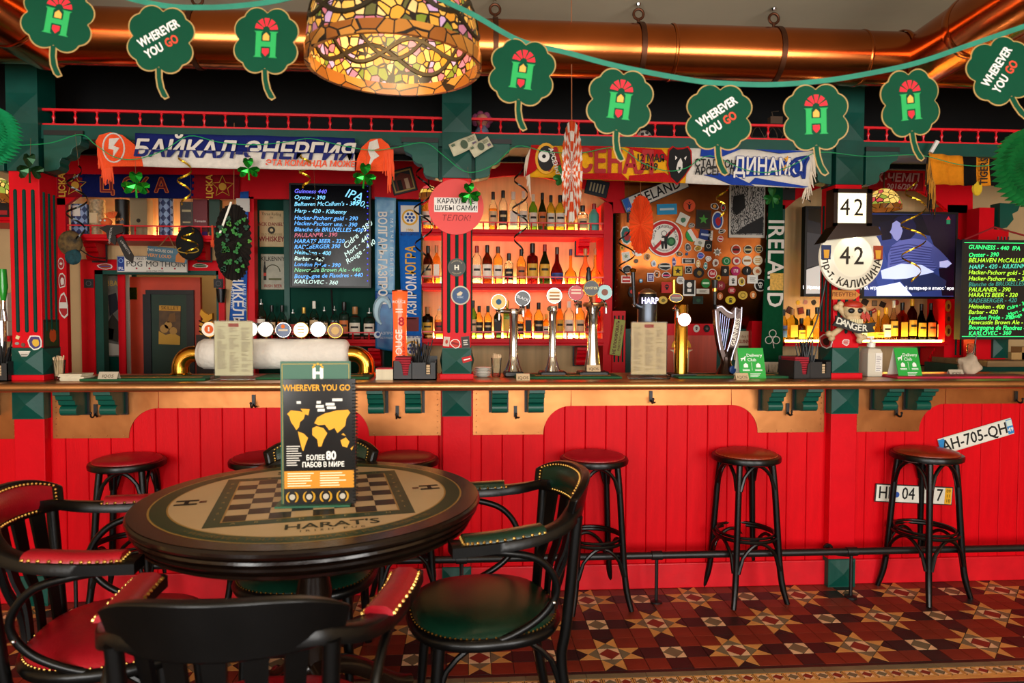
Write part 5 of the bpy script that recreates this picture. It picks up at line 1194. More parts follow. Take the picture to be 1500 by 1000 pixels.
for s, x, y, sz, tl in [('IPA', 518, 286, .085, .3), ('390,-', 527, 298, .06, .2), ('Cidre - 380', 524, 344, .055, -.75), ('Mort - 440', 523, 360, .05, -.7), ('Rouge - 440', 528, 369, .05, -.65)]:
    p = P(x, y); text(s, t, p.x, p.z, sz, NC['w' if y > 300 else 'c'], y=-.001, tilt=tl, bold=.004, shear=.25)
pr_ = at(430, 345, 1.12)-o
MB().tube([P(484, 423)+Vector((0, .03, 0)), P(484, 460)+Vector((0, .09, 0))], .007, 6).build('cable', black, t)
bulb = MB()
for k in range(18):
    p = P(541, 272+k*8.2); MB_ = bulb.sphere((p.x-.012, -.001, p.z), .004, 6, 4)
bulb.build('edge_light', neon('edge', '3a3af0', 2.0), t)
gface = mat('blackboard', '14100f', .45, vary=.3, scale=5)
t, a, b, o = board('black menu board with glowing green handwriting hung on red rope', 'menu_board', (1405, 352, 1530, 497), .62, black, gface, fw=.014)
P = lambda px, py: at(px, py, .62)-o
GC = {'g': neon('green', '30e878'), 'y': neon('lime', 'a8e030'), 't': neon('teal', '2f8a78', .7), 'd': neon('dim', '4a7a5a', .6), 'w': neon('sea', '48c8a8', .9)}
for s, k, y in [('GUINNESS - 440  IPA', 'g', 362.5), ('Oyster - 390', 'g', 373), ('BELHAVEN McCALLUMS - 390', 'y', 381), ('HARP - 420 - KILKENNY', 'w', 390), ('Hacker-Pschorr gold - 390', 'y', 399), ('Hacker-Pschorr uns. - 390', 'y', 408), ('Blanche de BRUXELLES - 420', 't', 415.5), ('PAULANER - 390', 'y', 424), ("HARATS BEER - 320", 'y', 432), ('RADEBERGER - 420', 't', 440), ('Heineken - 400', 'y', 449), ('Barbar - 420', 'y', 457), ('London Pride - 390', 'g', 465), ('Newcastle Brown Ale - 440', 'y', 472), ('Bourgogne de Flandres - 440', 'g', 480), ('KARLOVEC - 360', 'g', 488)]:
    me = text_mesh(s, .040, GC[k], bold=.012 if k == 'g' else .006, shear=.2); wd = max(v.co.x for v in me.vertices); p = P(1418, y)
    inst('handwriting', me, t, (p.x+wd, -.001, p.z), (0, rnd.uniform(-.03, .02), 0))
for s, x, y in (('Cidre - 380', 1491, 447), ('Mort - 440', 1492, 456), ('Rouge', 1488, 463)): p = P(x, y); text(s, t, p.x, p.z, .034, GC['g'], y=-.001, tilt=-.3, bold=.006)
MB().box(a.x+.016, b.x-.016, -.001, .001, a.z+.018, a.z+.022).box(a.x+.016, b.x-.016, -.001, .001, b.z-.022, b.z-.018).build('light_edge', GC['g'], t)
MB().tube([(a.x+.02, 0, b.z), P(1460, 332)+Vector((0, .02, 0)), (b.x-.02, 0, b.z)], .006, 6).build('rope', mat('red_rope', '8c1418', .9), t)
for k in range(4): p = P(1462+k*5, 351); MB().tube([p, p+Vector((0, 0, .02))], .005, 6).build('clip', black, t)
# television with a blue-grey film still
scr = mat('screen_blue', '34427c', .2, emit=.45, emitcol='3a4890')
t, a, b, o = board('big television showing a blue-tinted scene of a person in a striped top', 'television', (1262, 311, 1403, 437), 1.10, black, scr, fw=.016, cat='television')
P = lambda px, py: at(px, py, 1.10)-o
def sp(pts, c, e, y=-.0012): MB().prism([(P(x, yy).x, P(x, yy).z) for x, yy in pts], y, .002).build('picture', mat('screen_'+c, c, .3, emit=e, emitcol=c), t)
sp([(1266, 314), (1400, 314), (1400, 345), (1360, 345), (1320, 335), (1266, 330)], '0c0d20', .3)
sp([(1350, 314), (1400, 314), (1398, 433), (1380, 433), (1372, 370)], '1a1026', .4, -.0014)
sp([(1309, 322), (1316, 317), (1326, 315), (1336, 319), (1342, 330), (1340, 343), (1332, 351), (1320, 352), (1312, 344), (1311, 332)], '15173a', .5, -.0016)
sp([(1307, 327), (1313, 323), (1319, 327), (1322, 338), (1319, 348), (1314, 353), (1309, 349), (1307, 344), (1303, 340), (1306, 335)], '8a8cc4', .65, -.0018)
sp([(1306, 360), (1318, 352), (1338, 349), (1358, 352), (1372, 364), (1381, 388), (1362, 398), (1320, 401), (1300, 392), (1301, 372)], '5c62a8', .55, -.0020)
for k in range(9): sp([(1303+(k % 3), 362+k*4), (1330, 357+k*4), (1374, 364+k*3.4), (1374, 365.6+k*3.4), (1330, 358.6+k*4), (1303+(k % 3), 363.8+k*4)], '3a3f7c', .5, -.0022)
sp([(1366, 358), (1378, 368), (1392, 383), (1390, 391), (1374, 393), (1362, 378)], '4c5294', .5, -.0023); sp([(1376, 383), (1388, 381), (1394, 386), (1386, 392), (1376, 391)], 'b8b8e8', .85, -.0026)
sp([(1290, 396), (1320, 386), (1350, 388), (1368, 398), (1352, 406), (1312, 409), (1292, 408)], 'c4ccf6', .9, -.0024)
sp([(1318, 410), (1366, 399), (1386, 411), (1384, 424), (1334, 429)], '2c3560', .45, -.0025); sp([(1284, 420), (1318, 413), (1336, 433), (1284, 433)], 'd8dcf8', .95, -.0027); sp([(1278, 360), (1290, 356), (1312, 420), (1290, 430), (1280, 400)], '3c4c94', .5, -.0015)
sp([(1288, 326), (1304, 322), (1306, 350), (1292, 352)], '10122a', .3, -.0016)
p = P(1345, 422); text('паб, игры, аутентичный интерьер и атмосфера. Ирландия', t, p.x, p.z, .034, mat('caption_white', 'ffffff', .5, emit=1.2), y=-.0032, bold=.01, squeeze=.92)
p = P(1389, 322); MB().prism([(p.x-.014, p.z-.03), (p.x+.014, p.z-.03), (p.x+.014, p.z), (p.x-.014, p.z)], -.0028, .001).build('picture', neon('logo_green', '1c7a50', .5), t); MB().prism([(p.x-.016, p.z+.002), (p.x+.016, p.z+.002), (p.x, p.z+.026)], -.0028, .001).build('picture', neon('logo_red', 'c02030', .6), t)
t, a, b, o = board('edge of a second television beside the skull pillar, lit pale', 'television', (1177, 303, 1250, 434), 1.30, black, mat('screen_dim', '2a2c34', .2, emit=.2), fw=.016, cat='television')
P = lambda px, py: at(px, py, 1.30)-o
sp([(1181, 395), (1225, 380), (1228, 430), (1180, 430)], 'b8b4b0', .6); sp([(1182, 340), (1212, 345), (1212, 385), (1182, 392)], '3a3a40', .3, -.0014); sp([(1184, 305), (1215, 305), (1215, 330), (1184, 322)], '1a1410', .2, -.0014)
p = P(1194, 421); text('В Ирландии', t, p.x, p.z, .034, MATS['caption_white'], y=-.003)

# ---- number plates
def nplate(label, px, py, Y, w_, h_, tilt, base='e6e2d6', frame='2a2a2a', parts=()):
    t = thing('number_plate', label, 'number plate', at(px, py, Y), (0, tilt, 0))
    bevel(MB().box(-w_/2, w_/2, 0, .004, -h_/2, h_/2).build('rim', mat('plate_rim_'+frame, frame, .4), t), .003)
    MB().box(-w_/2+.006, w_/2-.006, -.0012, .001, -h_/2+.006, h_/2-.006).build('plate', mat('plate_'+base, base, .35), t)
    return t
ink = flatm('141414')
t = nplate('white number plate AH-705-QH with blue ends hung askew on the bar front', 1430, 639, -.012, .45, .095, -math.radians(15.5), frame='d8d4c8')
text('AH-705-QH', t, -.01, -.003, .092, ink, y=-.002, bold=.015, squeeze=.86)
for s_, w_ in ((-1, .034), (1, .036)): MB().box(s_*.207-.018, s_*.207+.018, -.0018, 0, -.0415, .0415).build('blue_band', flatm('2a82c4'), t)
text('49', t, .207, -.018, .034, flatm('efefe8'), y=-.0026, bold=.02); MB().box(.191, .223, -.0024, -.001, .004, .038).build('region_badge', flatm('cfe0d8'), t)
t = nplate('white number plate with digits 04 and 17 and yellow end behind the stool', 1339, 724, -.012, .46, .105, .06, frame='1c1c1c')
text('HP', t, -.165, 0, .098, ink, y=-.002, bold=.012, squeeze=.8); text('04', t, -.035, 0, .098, ink, y=-.002, bold=.012, squeeze=.8); text('1 17', t, .1, 0, .098, ink, y=-.002, bold=.012, squeeze=.8)
MB().disc((-.105, -.005), .017, -.0026, 0, 16).build('seal', flatm('2a52a8'), t); MB().box(.182, .222, -.0018, 0, -.046, .046).build('yellow_band', flatm('e8a818'), t)
for k, s in enumerate(('09', '11', '18')): text(s, t, .202, .028-.028*k, .026, ink, y=-.0026)
t = nplate('white Irish number plate lettered IRELAND leaning on the copper hood', 960, 283, YH-.03, .50, .105, -math.radians(23), frame='3a3a38')
text('IRELAND', t, .02, 0, .10, ink, y=-.002, bold=.015, squeeze=.84, space=1.05); MB().box(-.243, -.195, -.0018, 0, -.046, .046).build('blue_band', flatm('2a6ac4'), t); text('IRL', t, -.219, -.03, .024, flatm('efefe8'), y=-.0026)
t = nplate('white novelty number plate POG MO THOIN above the doorway', 223, 387, YW-.07, .50, .12, .0, frame='8a8a88')
[text(s_, t, x_, .0, .058, flatm('3a3a3a'), y=-.002, squeeze=.98, bold=.006) for s_, x_ in (('POG', -.125), ('MO', .0), ('THOIN', .145))]; text('KISS MY', t, -.06, .040, .028, flatm('4a4a4a'), y=-.002); MB().box(-.243, -.195, -.0018, 0, -.05, .053).build('blue_band', flatm('27418e'), t)
text('IRL', t, -.219, -.032, .028, flatm('e8e8f0'), y=-.0026, bold=.02); MB().tube([(-.219+.014*math.cos(k), -.002, .025+.014*math.sin(k)) for k in [2*PI*j/12 for j in range(12)]], .003, 5, closed=True).build('star_ring', flatm('8ab0e8'), t)
text('LEAD MILE FARES', t, .02, -.048, .016, flatm('5a5a5a'), y=-.002)
for k in range(4): MB().disc((-.11+k*.09, -.03), .007, -.0022, 0, 8).build('mark', flatm('b02a3a'), t)

# ---- signs
def sign_round(label, px, py, Y, r, m): return thing('round_sign', label, 'sign', at(px, py, Y)), r
t = thing('round_sign', 'round coral cloakroom sign hung on the middle pillar', 'sign', at(668, 303, -.062)); r = 40.5*mpp(t.location)
MB().disc((0, 0), r, -.004, .004, 48).build('disc', mat('coral_card', 'e2413c', .55, vary=.03, scale=5), t)
a = MB().prism([(-.115+.01*0, -.028), (.115, -.028), (.115, .048), (-.115, .048)], -.006, -.003).build('label_strip', flatm('efe8e0'), t); bevel(a, .008)
text('КАРАУЛЬТЕ', t, 0, .028, .036, flatm('2a2020'), y=-.0068, bold=.02, squeeze=.93); text('ШУБЫ САМИ!', t, 0, -.008, .036, flatm('2a2020'), y=-.0068, bold=.02, squeeze=.93)
text('ТЕЛОК!', t, .0, -.060, .042, flatm('8a2a28'), y=-.005, shear=.2)
for py_, fm, rm, s in ((391.5, mat('badge_olive', '2c2a24', .5), mat('badge_rim_olive', '3a382e', .5), 'H'), (432.5, mat('coaster_blue', '34517a', .6), mat('coaster_rim', 'cdbfa4', .7), None)):
    t = thing('coaster', 'round dark badge with white H on the middle pillar' if s else 'round blue coaster with cream rim on the middle pillar', 'coaster', at(669 if s else 674.5, py_, -.066)); r = (13.2 if s else 14)*mpp(t.location)
    MB().disc((0, 0), r, -.0, .004, 32).build('rim', rm, t); MB().disc((0, 0), r*.86, -.0015, .001, 32).build('face', fm, t)
    if s: text('H', t, 0, -.002, .036, flatm('efe6d4'), y=-.003, bold=.04); text('HARATS PUB', t, 0, 0, .011, flatm('b8a888'), y=-.003, arc=r*.72); text('IRISH PUBS', t, 0, 0, .011, flatm('b8a888'), y=-.003, arc=-r*.72)
    else: MB().prism([(-.02, .008), (.0, .022), (.012, .014), (.004, .0), (-.016, -.002)], -.003, 0).build('emblem', flatm('d8c8a8'), t); text('HSBC', t, 0, -.01, .014, flatm('c8d4e4'), y=-.003)
# illuminated house number: lamp box above a round enamel plate
t = thing('house_number_lamp', 'street house-number lamp, lit box reading 42 above a round white plate', 'sign', at(1246, 340, -.13)); hb = t.location; P = lambda x, y: at(x, y, -.13)-hb
brz = mat('lamp_brown_metal', '2c1a10', .4, metal=.5)
bx0, bx1, bz0, bz1 = P(1220, 300).x, P(1276, 300).x, P(1246, 333).z, P(1246, 277).z
fr_ = MB().box(bx0, bx1, 0, .07, bz0, bz1); fr_.build('box', brz, t)
fr_ = MB().box(bx0, bx1, -.012, 0, bz1-.022, bz1).box(bx0, bx1, -.012, 0, bz0, bz0+.022).box(bx0, bx0+.022, -.012, 0, bz0, bz1).box(bx1-.03, bx1, -.012, 0, bz0, bz1); fr_.build('frame', brz, t)
MB().box(bx0+.02, bx1-.028, -.005, .001, bz0+.02, bz1-.02).build('lit_pane', mat('lit_number_pane', 'fff1c8', .5, emit=1.5, emitcol='fff0c0'), t)
text('4', t, (bx0+bx1)/2-.041, (bz0+bz1)/2, .13, flatm('241a10'), y=-.007, bold=.004, squeeze=.9); text('2', t, (bx0+bx1)/2+.033, (bz0+bz1)/2, .13, flatm('241a10'), y=-.007, bold=.004, squeeze=.9)
MB().prism([(bx0-.01, bz0), (bx1+.005, bz0), (bx1+.03, bz0-.045), (bx0-.06, bz0-.075), (bx0-.075, bz0-.09)], -.06, .05).build('hood', brz, t)
c0 = P(1246.5, 376); r = 49*mpp(hb)
MB().lathe([(.002, -.012), (r*.5, -.012), (r*.58, -.022), (r*.62, -.022), (r*.68, -.010), (r*.97, -.006), (r, .002), (r*.98, .01), (.002, .01)], 56, c0, caps=False, axis='y').build('plate', mat('white_enamel', 'f2e8d0', .3), t, smooth=50)
text('4', t, c0.x-.040, c0.z, .135, flatm('241a10'), y=-.0145, bold=.008, squeeze=.9); text('2', t, c0.x+.036, c0.z, .135, flatm('241a10'), y=-.0145, bold=.008, squeeze=.9)
text('пр-т. КАЛИНИНА', t, c0.x, c0.z, .056, flatm('241a10'), y=-.0125, bold=.015, arc=-r*.83, squeeze=.92, space=1.08)
for s_ in (-1, 1):
    x_ = c0.x+s_*r*.80; o_ = MB().box(x_-.026, x_+.026, -.0125, -.009, c0.z-.015, c0.z+.06).build('small_print', flatm('25315a' if s_ < 0 else '9a3a1a'), t); MB().prism([(x_-.012, c0.z-.01), (x_+.012, c0.z-.01), (x_+.016, c0.z+.035), (x_-.016, c0.z+.035)], -.0145, -.012).build('small_print', flatm('d89a2a'), t)
MB().tube(smoothpath([P(1222, 330), P(1212, 420)+Vector((0, .03, 0)), P(1200, 470)+Vector((0, .03, 0)), P(1186, 508)+Vector((0, .05, 0))], 6), .004, 6).build('cable', black, t)
point_light('house_number_light', hb+Vector((0, -.05, bz0-.055)), 1.0, (1, .85, .55), .02)
# wooden arrow, skull sign
t = tag(MB().prism([(-.075, -.026), (.05, -.026), (.085, 0), (.05, .026), (-.075, .026)], -.004, .004).build('arrow_sign', mat('orange_wood', 'c8802e', .6, vary=.2, scale=9, stretch=(1, 1, 6)), None, at(1238, 431.5, -.067)), 'small wooden arrow sign under the round white street plate', 'sign')
text('ЛЕБУТЕН', t, -.01, 0, .03, flatm('7a3a12'), y=-.005, bold=.02)
t = thing('skull_sign', 'pirate skull with crossed bones and red bandana on a DANGER banner', 'sign', at(1246, 470, -.085)); so = t.location; P = lambda x, y: at(x, y, -.085)-so
bone = mat('old_bone', 'cdb084', .55, vary=.25, scale=25, bump=.3, bscale=40)
for a_, b_ in (((1228, 448), (1262, 496)), ((1266, 456), (1216, 492))):
    a, b = P(*a_), P(*b_); d = (b-a).normalized(); n = Vector((-d.z, 0, d.x))
    m = MB().tube([a, a.lerp(b, .5), b], [.018, .012, .018], 10)
    for e in (a, b):
        for s_ in (-1, 1): m.sphere(e+n*s_*.014, .018, 10, 6)
    m.build('bone', bone, t, smooth=True)
MB().sphere(P(1247, 455)+Vector((0, -.01, 0)), .055, 18, 12, (1, .7, .85)).sphere(P(1247, 466)+Vector((0, -.018, 0)), .038, 16, 8, (1.05, .6, .75)).build('skull', bone, t, smooth=True)
jw = P(1247, 471); teeth = MB()
for k in range(6): teeth.box(jw.x-.036+k*.0125, jw.x-.026+k*.0125, -.050, -.03, jw.z-.012, jw.z+.014)
teeth.build('teeth', flatm('e0cfa0'), t)
for s_ in (-1, 1): MB().sphere(P(1247+s_*6, 455)+Vector((0, -.043, 0)), .016, 12, 6, (1.15, .6, .9)).build('eye_patch', black, t, smooth=True)
MB().sphere(P(1248, 447.5)+Vector((0, -.008, 0)), .055, 18, 10, (.95, .8, .5)).build('bandana', mat('red_bandana', 'b8301a', .5), t, smooth=True)
for dx in (0, 6): MB().prism([(P(1259+dx, 456).x, P(1259, 456).z), (P(1264+dx, 462).x, P(1264, 462).z), (P(1263+dx, 472).x, P(1263, 472).z), (P(1257+dx, 464).x, P(1257, 464).z)], -.03, -.022).build('bandana_tail', MATS['red_bandana'], t)
bn = [(1214, 461), (1213, 470), (1210, 476), (1230, 479.5), (1246, 486), (1268, 486), (1267, 490), (1274, 480), (1271, 474), (1277, 473), (1246, 474.5), (1232, 467)]
bn = [(1216, 462), (1230, 467), (1248, 474), (1274, 472), (1269, 479), (1272, 486), (1248, 488), (1228, 481), (1211, 476), (1216, 469)]
MB().prism([(P(x, y).x, P(x, y).z) for x, y in bn], -.062, -.050).build('banner', mat('black_banner', '12110f', .6), t)
for k, (ch, x, y, tl) in enumerate((('D', 1220.5, 470.5, .33), ('A', 1227, 473, .35), ('N', 1234.5, 476, .33), ('G', 1242, 478.5, .25), ('E', 1249.5, 480, .1), ('R', 1257, 480.5, .0))): p = P(x, y); text(ch, t, p.x, p.z, .05, flatm('e2dccb'), y=-.0635, tilt=tl, bold=.02)
# stickers on the pillars
def outline(kind, w_, h_, n=20):
    if kind == 'c': return [(w_/2*math.cos(2*PI*k/n), h_/2*math.sin(2*PI*k/n)) for k in range(n)]
    if kind == 'r': return [(-w_/2, -h_/2), (w_/2, -h_/2), (w_/2, h_/2), (-w_/2, h_/2)]
    if kind == 't': return [(-w_/2, h_/2), (0, -h_/2), (w_/2, h_/2)]
    if kind == 's': return [((w_/2 if k % 2 == 0 else w_*.28)*math.cos(PI/2+k*PI/7), (h_/2 if k % 2 == 0 else h_*.28)*math.sin(PI/2+k*PI/7)) for k in range(14)]
    pr_ = random.Random(int(w_*1e5+h_*1e4)); return [(w_/2*(.78+.3*pr_.random())*math.cos(2*PI*k/9), h_/2*(.78+.3*pr_.random())*math.sin(2*PI*k/9)) for k in range(9)]
def sticker(label, px, py, Y, wpx, hpx, kind, edge, face, motif, mc, tilt=0, cat='sticker', group=None, yaw=0., loc=None):
    p = loc if loc is not None else at(px, py, Y); k_ = mpp(p); w_, h_ = wpx*k_, hpx*k_
    o = tag(MB().prism(outline(kind, w_, h_), -.0015, .0015).build('sticker', flatm(edge), None, p, (0, tilt, yaw)), label, cat, group)
    MB().prism([(x*.84, z*.84) for x, z in outline(kind, w_, h_)], -.0023, 0).build('face', flatm(face), o)
    s_ = min(w_, h_)
    if motif == 'disc': MB().disc((0, 0), s_*.24, -.0031, 0, 12).build('print', flatm(mc), o)
    elif motif == 'ring': MB().tube([(s_*.27*math.cos(a), -.0024, s_*.27*math.sin(a)) for a in [2*PI*k/14 for k in range(14)]], s_*.035, 5, closed=True).build('print', flatm(mc), o)
    elif motif == 'bars':
        for k in range(3): MB().box(-w_*.28, w_*.28*(1 if k != 1 else .7), -.0031, 0, h_*(.16-.18*k)-h_*.045, h_*(.16-.18*k)+h_*.045).build('print', flatm(mc), o)
    elif motif == 'star': MB().prism([(s_*(.32 if k % 2 == 0 else .14)*math.cos(PI/2+k*PI/5), s_*(.32 if k % 2 == 0 else .14)*math.sin(PI/2+k*PI/5)) for k in range(10)], -.0031, 0).build('print', flatm(mc), o)
    elif motif == 'face':
        MB().disc((0, h_*.06), s_*.22, -.0031, 0, 12).build('print', flatm(mc), o); MB().box(-w_*.16, w_*.16, -.0031, 0, -h_*.3, -h_*.14).build('print', flatm(mc), o)
        for sx in (-1, 1): MB().disc((sx*s_*.085, h_*.08), s_*.05, -.0039, 0, 6).build('print', flatm(edge), o)
    elif motif == 'skull':
        MB().disc((0, h_*.05), s_*.2, -.0031, 0, 12).build('print', flatm(mc), o); MB().box(-s_*.1, s_*.1, -.0031, 0, -s_*.24, -s_*.1).build('print', flatm(mc), o)
        for sx in (-1, 1): MB().disc((sx*s_*.075, h_*.05), s_*.055, -.0039, 0, 8).build('print', flatm(face), o)
    elif motif == 'band': MB().box(-w_*.36, w_*.36, -.0031, 0, -h_*.1, h_*.1).build('print', flatm(mc), o)
    elif motif == 'blob': MB().prism([(x*.5+w_*.04, z*.5-h_*.04) for x, z in outline('b', w_, h_)], -.0031, 0).build('print', flatm(mc), o)
    elif motif == 'stag':
        MB().prism([(-s_*.3, s_*.2), (-s_*.1, s_*.05), (-s_*.07, -s_*.3), (s_*.07, -s_*.3), (s_*.1, s_*.05), (s_*.3, s_*.2), (s_*.1, s_*.12), (0, s_*.05), (-s_*.1, s_*.12)], -.0031, 0).build('print', flatm(mc), o); MB().box(-s_*.02, s_*.02, -.0031, 0, s_*.12, s_*.32).box(-s_*.07, s_*.07, -.0031, 0, s_*.22, s_*.26).build('print', flatm(mc), o)
    elif motif and motif.startswith('T:'): text(motif[2:], o, 0, 0, h_*.5, flatm(mc), y=-.0034, bold=.02, squeeze=min(1, 1.4*w_/(h_*.34*max(1, len(motif)-2)+1e-6)*.5))
    return o
yp = -.0575
for a in [('pale triangle sticker on the green block of the doorway-side pillar', 36, 522, -.0655, 17, 16, 't', 'e8e0d4', 'cfc6b8', 'bars', '6a6058', 0), ('purple and yellow cartoon sticker low on the doorway-side pillar', 52, 501, yp, 22, 24, 'b', 'efe8dc', '4a3a72', 'blob', 'e0b03a', -.2),
          ('tiny cream square sticker low on the doorway-side pillar', 26, 494, yp, 5, 5, 'r', 'e0cf9a', 'e0cf9a', None, '', .4), ('tiny grey oval sticker low on the doorway-side pillar', 25, 503, yp, 6, 4, 'c', '9a928a', '9a928a', None, '', 0), ('tiny brown sticker low on the doorway-side pillar', 34, 505, yp, 6, 7, 'b', '6a4a3a', '6a4a3a', None, '', 0),
          ('grey and red sticker low on the middle pillar', 654, 500, yp, 9, 14, 'r', 'd8c8b8', 'c8b8a8', 'blob', 'b83a2a', .1), ('white-edged red box sticker low on the middle pillar', 667, 503, yp, 17, 14, 'b', 'f0e8e0', 'c83a2a', 'band', '8a1a1a', .2), ('dark sticker with pale writing low on the middle pillar', 682, 501, yp, 12, 17, 'r', '4a4644', '3a3634', 'bars', 'c8c0b8', -.1),
          ('red and white strip sticker on the green block of the middle pillar', 684, 526, -.07, 14, 8, 'r', 'd02020', 'c01a1a', 'band', 'f4f0ea', -.25), ('white crown-shaped outline sticker below the skull sign', 1239, 501, yp, 13, 11, 'b', 'f4e8e4', 'd8a8a0', 'bars', 'c02a2a', 0)]: sticker(*a)
# stickers on the side faces
def side_sticker(label, px, py, Xs, wpx, hpx, kind, edge, face, motif, mc, yaw=PI/2):
    d = ray(px, py); tt = (Xs-CAM.x)/d.x; p = CAM+d*tt
    return sticker(label, 0, 0, 0, wpx, hpx, kind, edge, face, motif, mc, loc=p, yaw=yaw)
xs1 = PX[1]+PW/2+.002
side_sticker('tall dark psychedelic print on the doorway-side pillar flank', 75.5, 489, xs1, 38, 42, 'r', '241a10', '2c3a1c', 'blob', 'c04a1a')
xs2 = PX[3]-PW/2-.002
side_sticker('white-edged red figure sticker on the flank of the skull pillar', 1210, 499, xs2, 38, 26, 'b', 'efe4dc', 'b02a2a', 'blob', '2a1010', -PI/2)
# signs and tin plates on walls
def tin(label, px, py, Y, wpx, hpx, base, tilt=0., name='tin_sign'):
    p = at(px, py, Y); k_ = mpp(p); w_, h_ = wpx*k_, hpx*k_; t = thing(name, label, 'sign', p, (0, tilt, 0))
    bevel(MB().box(-w_/2, w_/2, -.004, .004, -h_/2, h_/2).build('plate', base, t), .004); return t, w_, h_
t, w_, h_ = tin("cream tin whiskey sign on the green wall beside the menu board", 398, 335, 1.328, 35, 53, mat('aged_cream_tin', 'b59a68', .45, vary=.12, scale=20))
for s, z, sz, c, bd in (('Three Rolling', .40, .030, '4a3a20', 0), ('the', .31, .022, '4a3a20', 0), ("JACK DANIEL'S", .12, .036, '7a1a18', .02), ('OLD TENNESSEE', -.16, .024, '6a5a30', 0), ('WHISKEY', -.29, .050, '7a1a18', .03)): text(s, t, 0, h_*z, sz, flatm(c), y=-.005, bold=bd, squeeze=.84)
MB().disc((0, -.01), .026, -.0055, -.003, 16).build('emblem', flatm('2a2418'), t); MB().disc((0, -.01), .012, -.0062, -.004, 10).build('emblem', flatm('c8b080'), t)
t, w_, h_ = tin('grey tin beer sign with bottle on the green wall under the whiskey sign', 400, 398, 1.328, 35, 52, mat('grey_tin_plate', '8f8a72', .4, vary=.2, scale=16))
text('KILKENNY', t, 0, h_*.36, .045, flatm('2a2018'), y=-.005, bold=.01, squeeze=.8); text('IRISH BEER', t, 0, -h_*.4, .030, flatm('8a2a1c'), y=-.005, bold=.02, squeeze=.9)
MB().prism([(-.066, -.06), (-.046, -.06), (-.046, .02), (-.053, .05), (-.053, .075), (-.06, .075), (-.06, .05), (-.066, .02)], -.0055, -.003).build('bottle_print', flatm('14110c'), t); MB().tube([(.05*math.cos(a), -.0045, .05*math.sin(a)) for a in [PI*k/14 for k in range(15)]], .003, 5).build('arch_print', flatm('4a4432'), t)
MB().box(-.03, .06, -.0055, -.003, -.06, -.045).build('print', flatm('5a5a3a'), t); MB().box(-.066, -.046, -.006, -.003, -.03, -.008).build('print', flatm('b83a2a'), t)
t, w_, h_ = tin('black picture card with gilt outline tilted on the red valance', 590, 265, YS-.01, 36, 36, black, tilt=-.26); 
for a, b_, c, d in ((-.42, -.42, .42, -.36), (-.42, .36, .42, .42), (-.42, -.36, -.37, .36), (.37, -.36, .42, .36)): MB().box(w_*a, w_*c, -.0055, -.003, h_*b_, h_*d).build('gilt_line', mat('gilt', 'a88848', .4, metal=.5), t)
MB().prism([(-.05, -.06), (.06, -.06), (.06, .03), (.0, .06), (-.05, .03)], -.0056, -.003).build('print', flatm('6a2a1a'), t); MB().box(-.04, -.01, -.006, -.003, -.06, .01).build('print', flatm('1a120c'), t); MB().box(.012, .04, -.006, -.003, -.06, .012).build('print', flatm('c8a888'), t)
t, w_, h_ = tin('black picture card with gilt outline tilted beside the top shelf', 874.5, 275, YS-.01, 34, 24, black, tilt=.22); MB().box(-w_*.4, w_*.4, -.0055, -.003, -h_*.36, h_*.36).build('print', flatm('1c2434'), t)
for k in range(5): MB().box(-w_*.32+k*w_*.14, -w_*.25+k*w_*.14, -.006, -.003, -h_*.28, h_*.25).build('print', flatm('b0a078'), t)
t, w_, h_ = tin('dark framed bar photograph on the red valance beside the cream tassels', 1153, 276, YS-.01, 25, 34, black); MB().box(-w_*.42, w_*.42, -.0055, -.003, 0, h_*.44).build('print', flatm('8a5a38'), t); MB().box(-w_*.15, w_*.1, -.006, -.003, -.01, h_*.44).build('print', flatm('1a100a'), t)
t, w_, h_ = tin('olive green warning card with maroon lettering on the red stile', 904.5, 494, YS-.03, 16.5, 53, mat('olive_card', 'a8a850', .6), tilt=.14, name='warning_card'); text('НЕ БЛОКИРОВАТЬ', t, -.010, 0, .03, flatm('5a1a2a'), y=-.005, tilt=-PI/2, bold=.03, squeeze=.88); text('РАБОТАЕТ МУЖИК', t, .02, .0, .02, flatm('5a1a2a'), y=-.005, tilt=-PI/2, bold=.02)
t, w_, h_ = tin('blue wooden novelty sign hung by cord above the number plate', 245, 373, YS-.04, 57, 21, mat('painted_blue_wood', '4f7486', .6, vary=.25, scale=12, stretch=(1, 1, 5)), tilt=.09)
text('THIS HOUSE ON', t, -.05, .022, .026, flatm('e8d8c0'), y=-.005, bold=.01, squeeze=.9); text('VERY LOUD', t, -.05, -.014, .030, flatm('e89a5a'), y=-.005, bold=.02); MB().prism([(.06, -.045), (.12, -.045), (.13, .02), (.11, .045), (.08, .03), (.06, .0)], -.006, -.003).build('figure_print', flatm('c8763a'), t)
MB().tube([(-.06, -.004, .045), (-.0, 0, .13), (.05, -.004, .045)], .004, 6).build('cord', mat('jute', '8a6a40', .9), t)
t, w_, h_ = tin('black and white engraved poster with fine waving lines on the hood', 1094.5, 308, YH-.012, 54, 80, mat('poster_paper', 'cfc6b8', .6), name='poster')
wv = bpy.data.materials.new('engraved_lines'); wv.use_nodes = True; nt = wv.node_tree; wt = nt.nodes.new('ShaderNodeTexWave'); wt.inputs['Scale'].default_value = 16; wt.inputs['Distortion'].default_value = 14; wt.inputs['Detail'].default_value = 4; wt.inputs['Detail Scale'].default_value = 2.2
tc = nt.nodes.new('ShaderNodeTexCoord'); cr = nt.nodes.new('ShaderNodeValToRGB'); cr.color_ramp.elements[0].position = .35; cr.color_ramp.elements[1].position = .55; cr.color_ramp.elements[0].color = rgb('1a1818'); cr.color_ramp.elements[1].color = rgb('a8a29a')
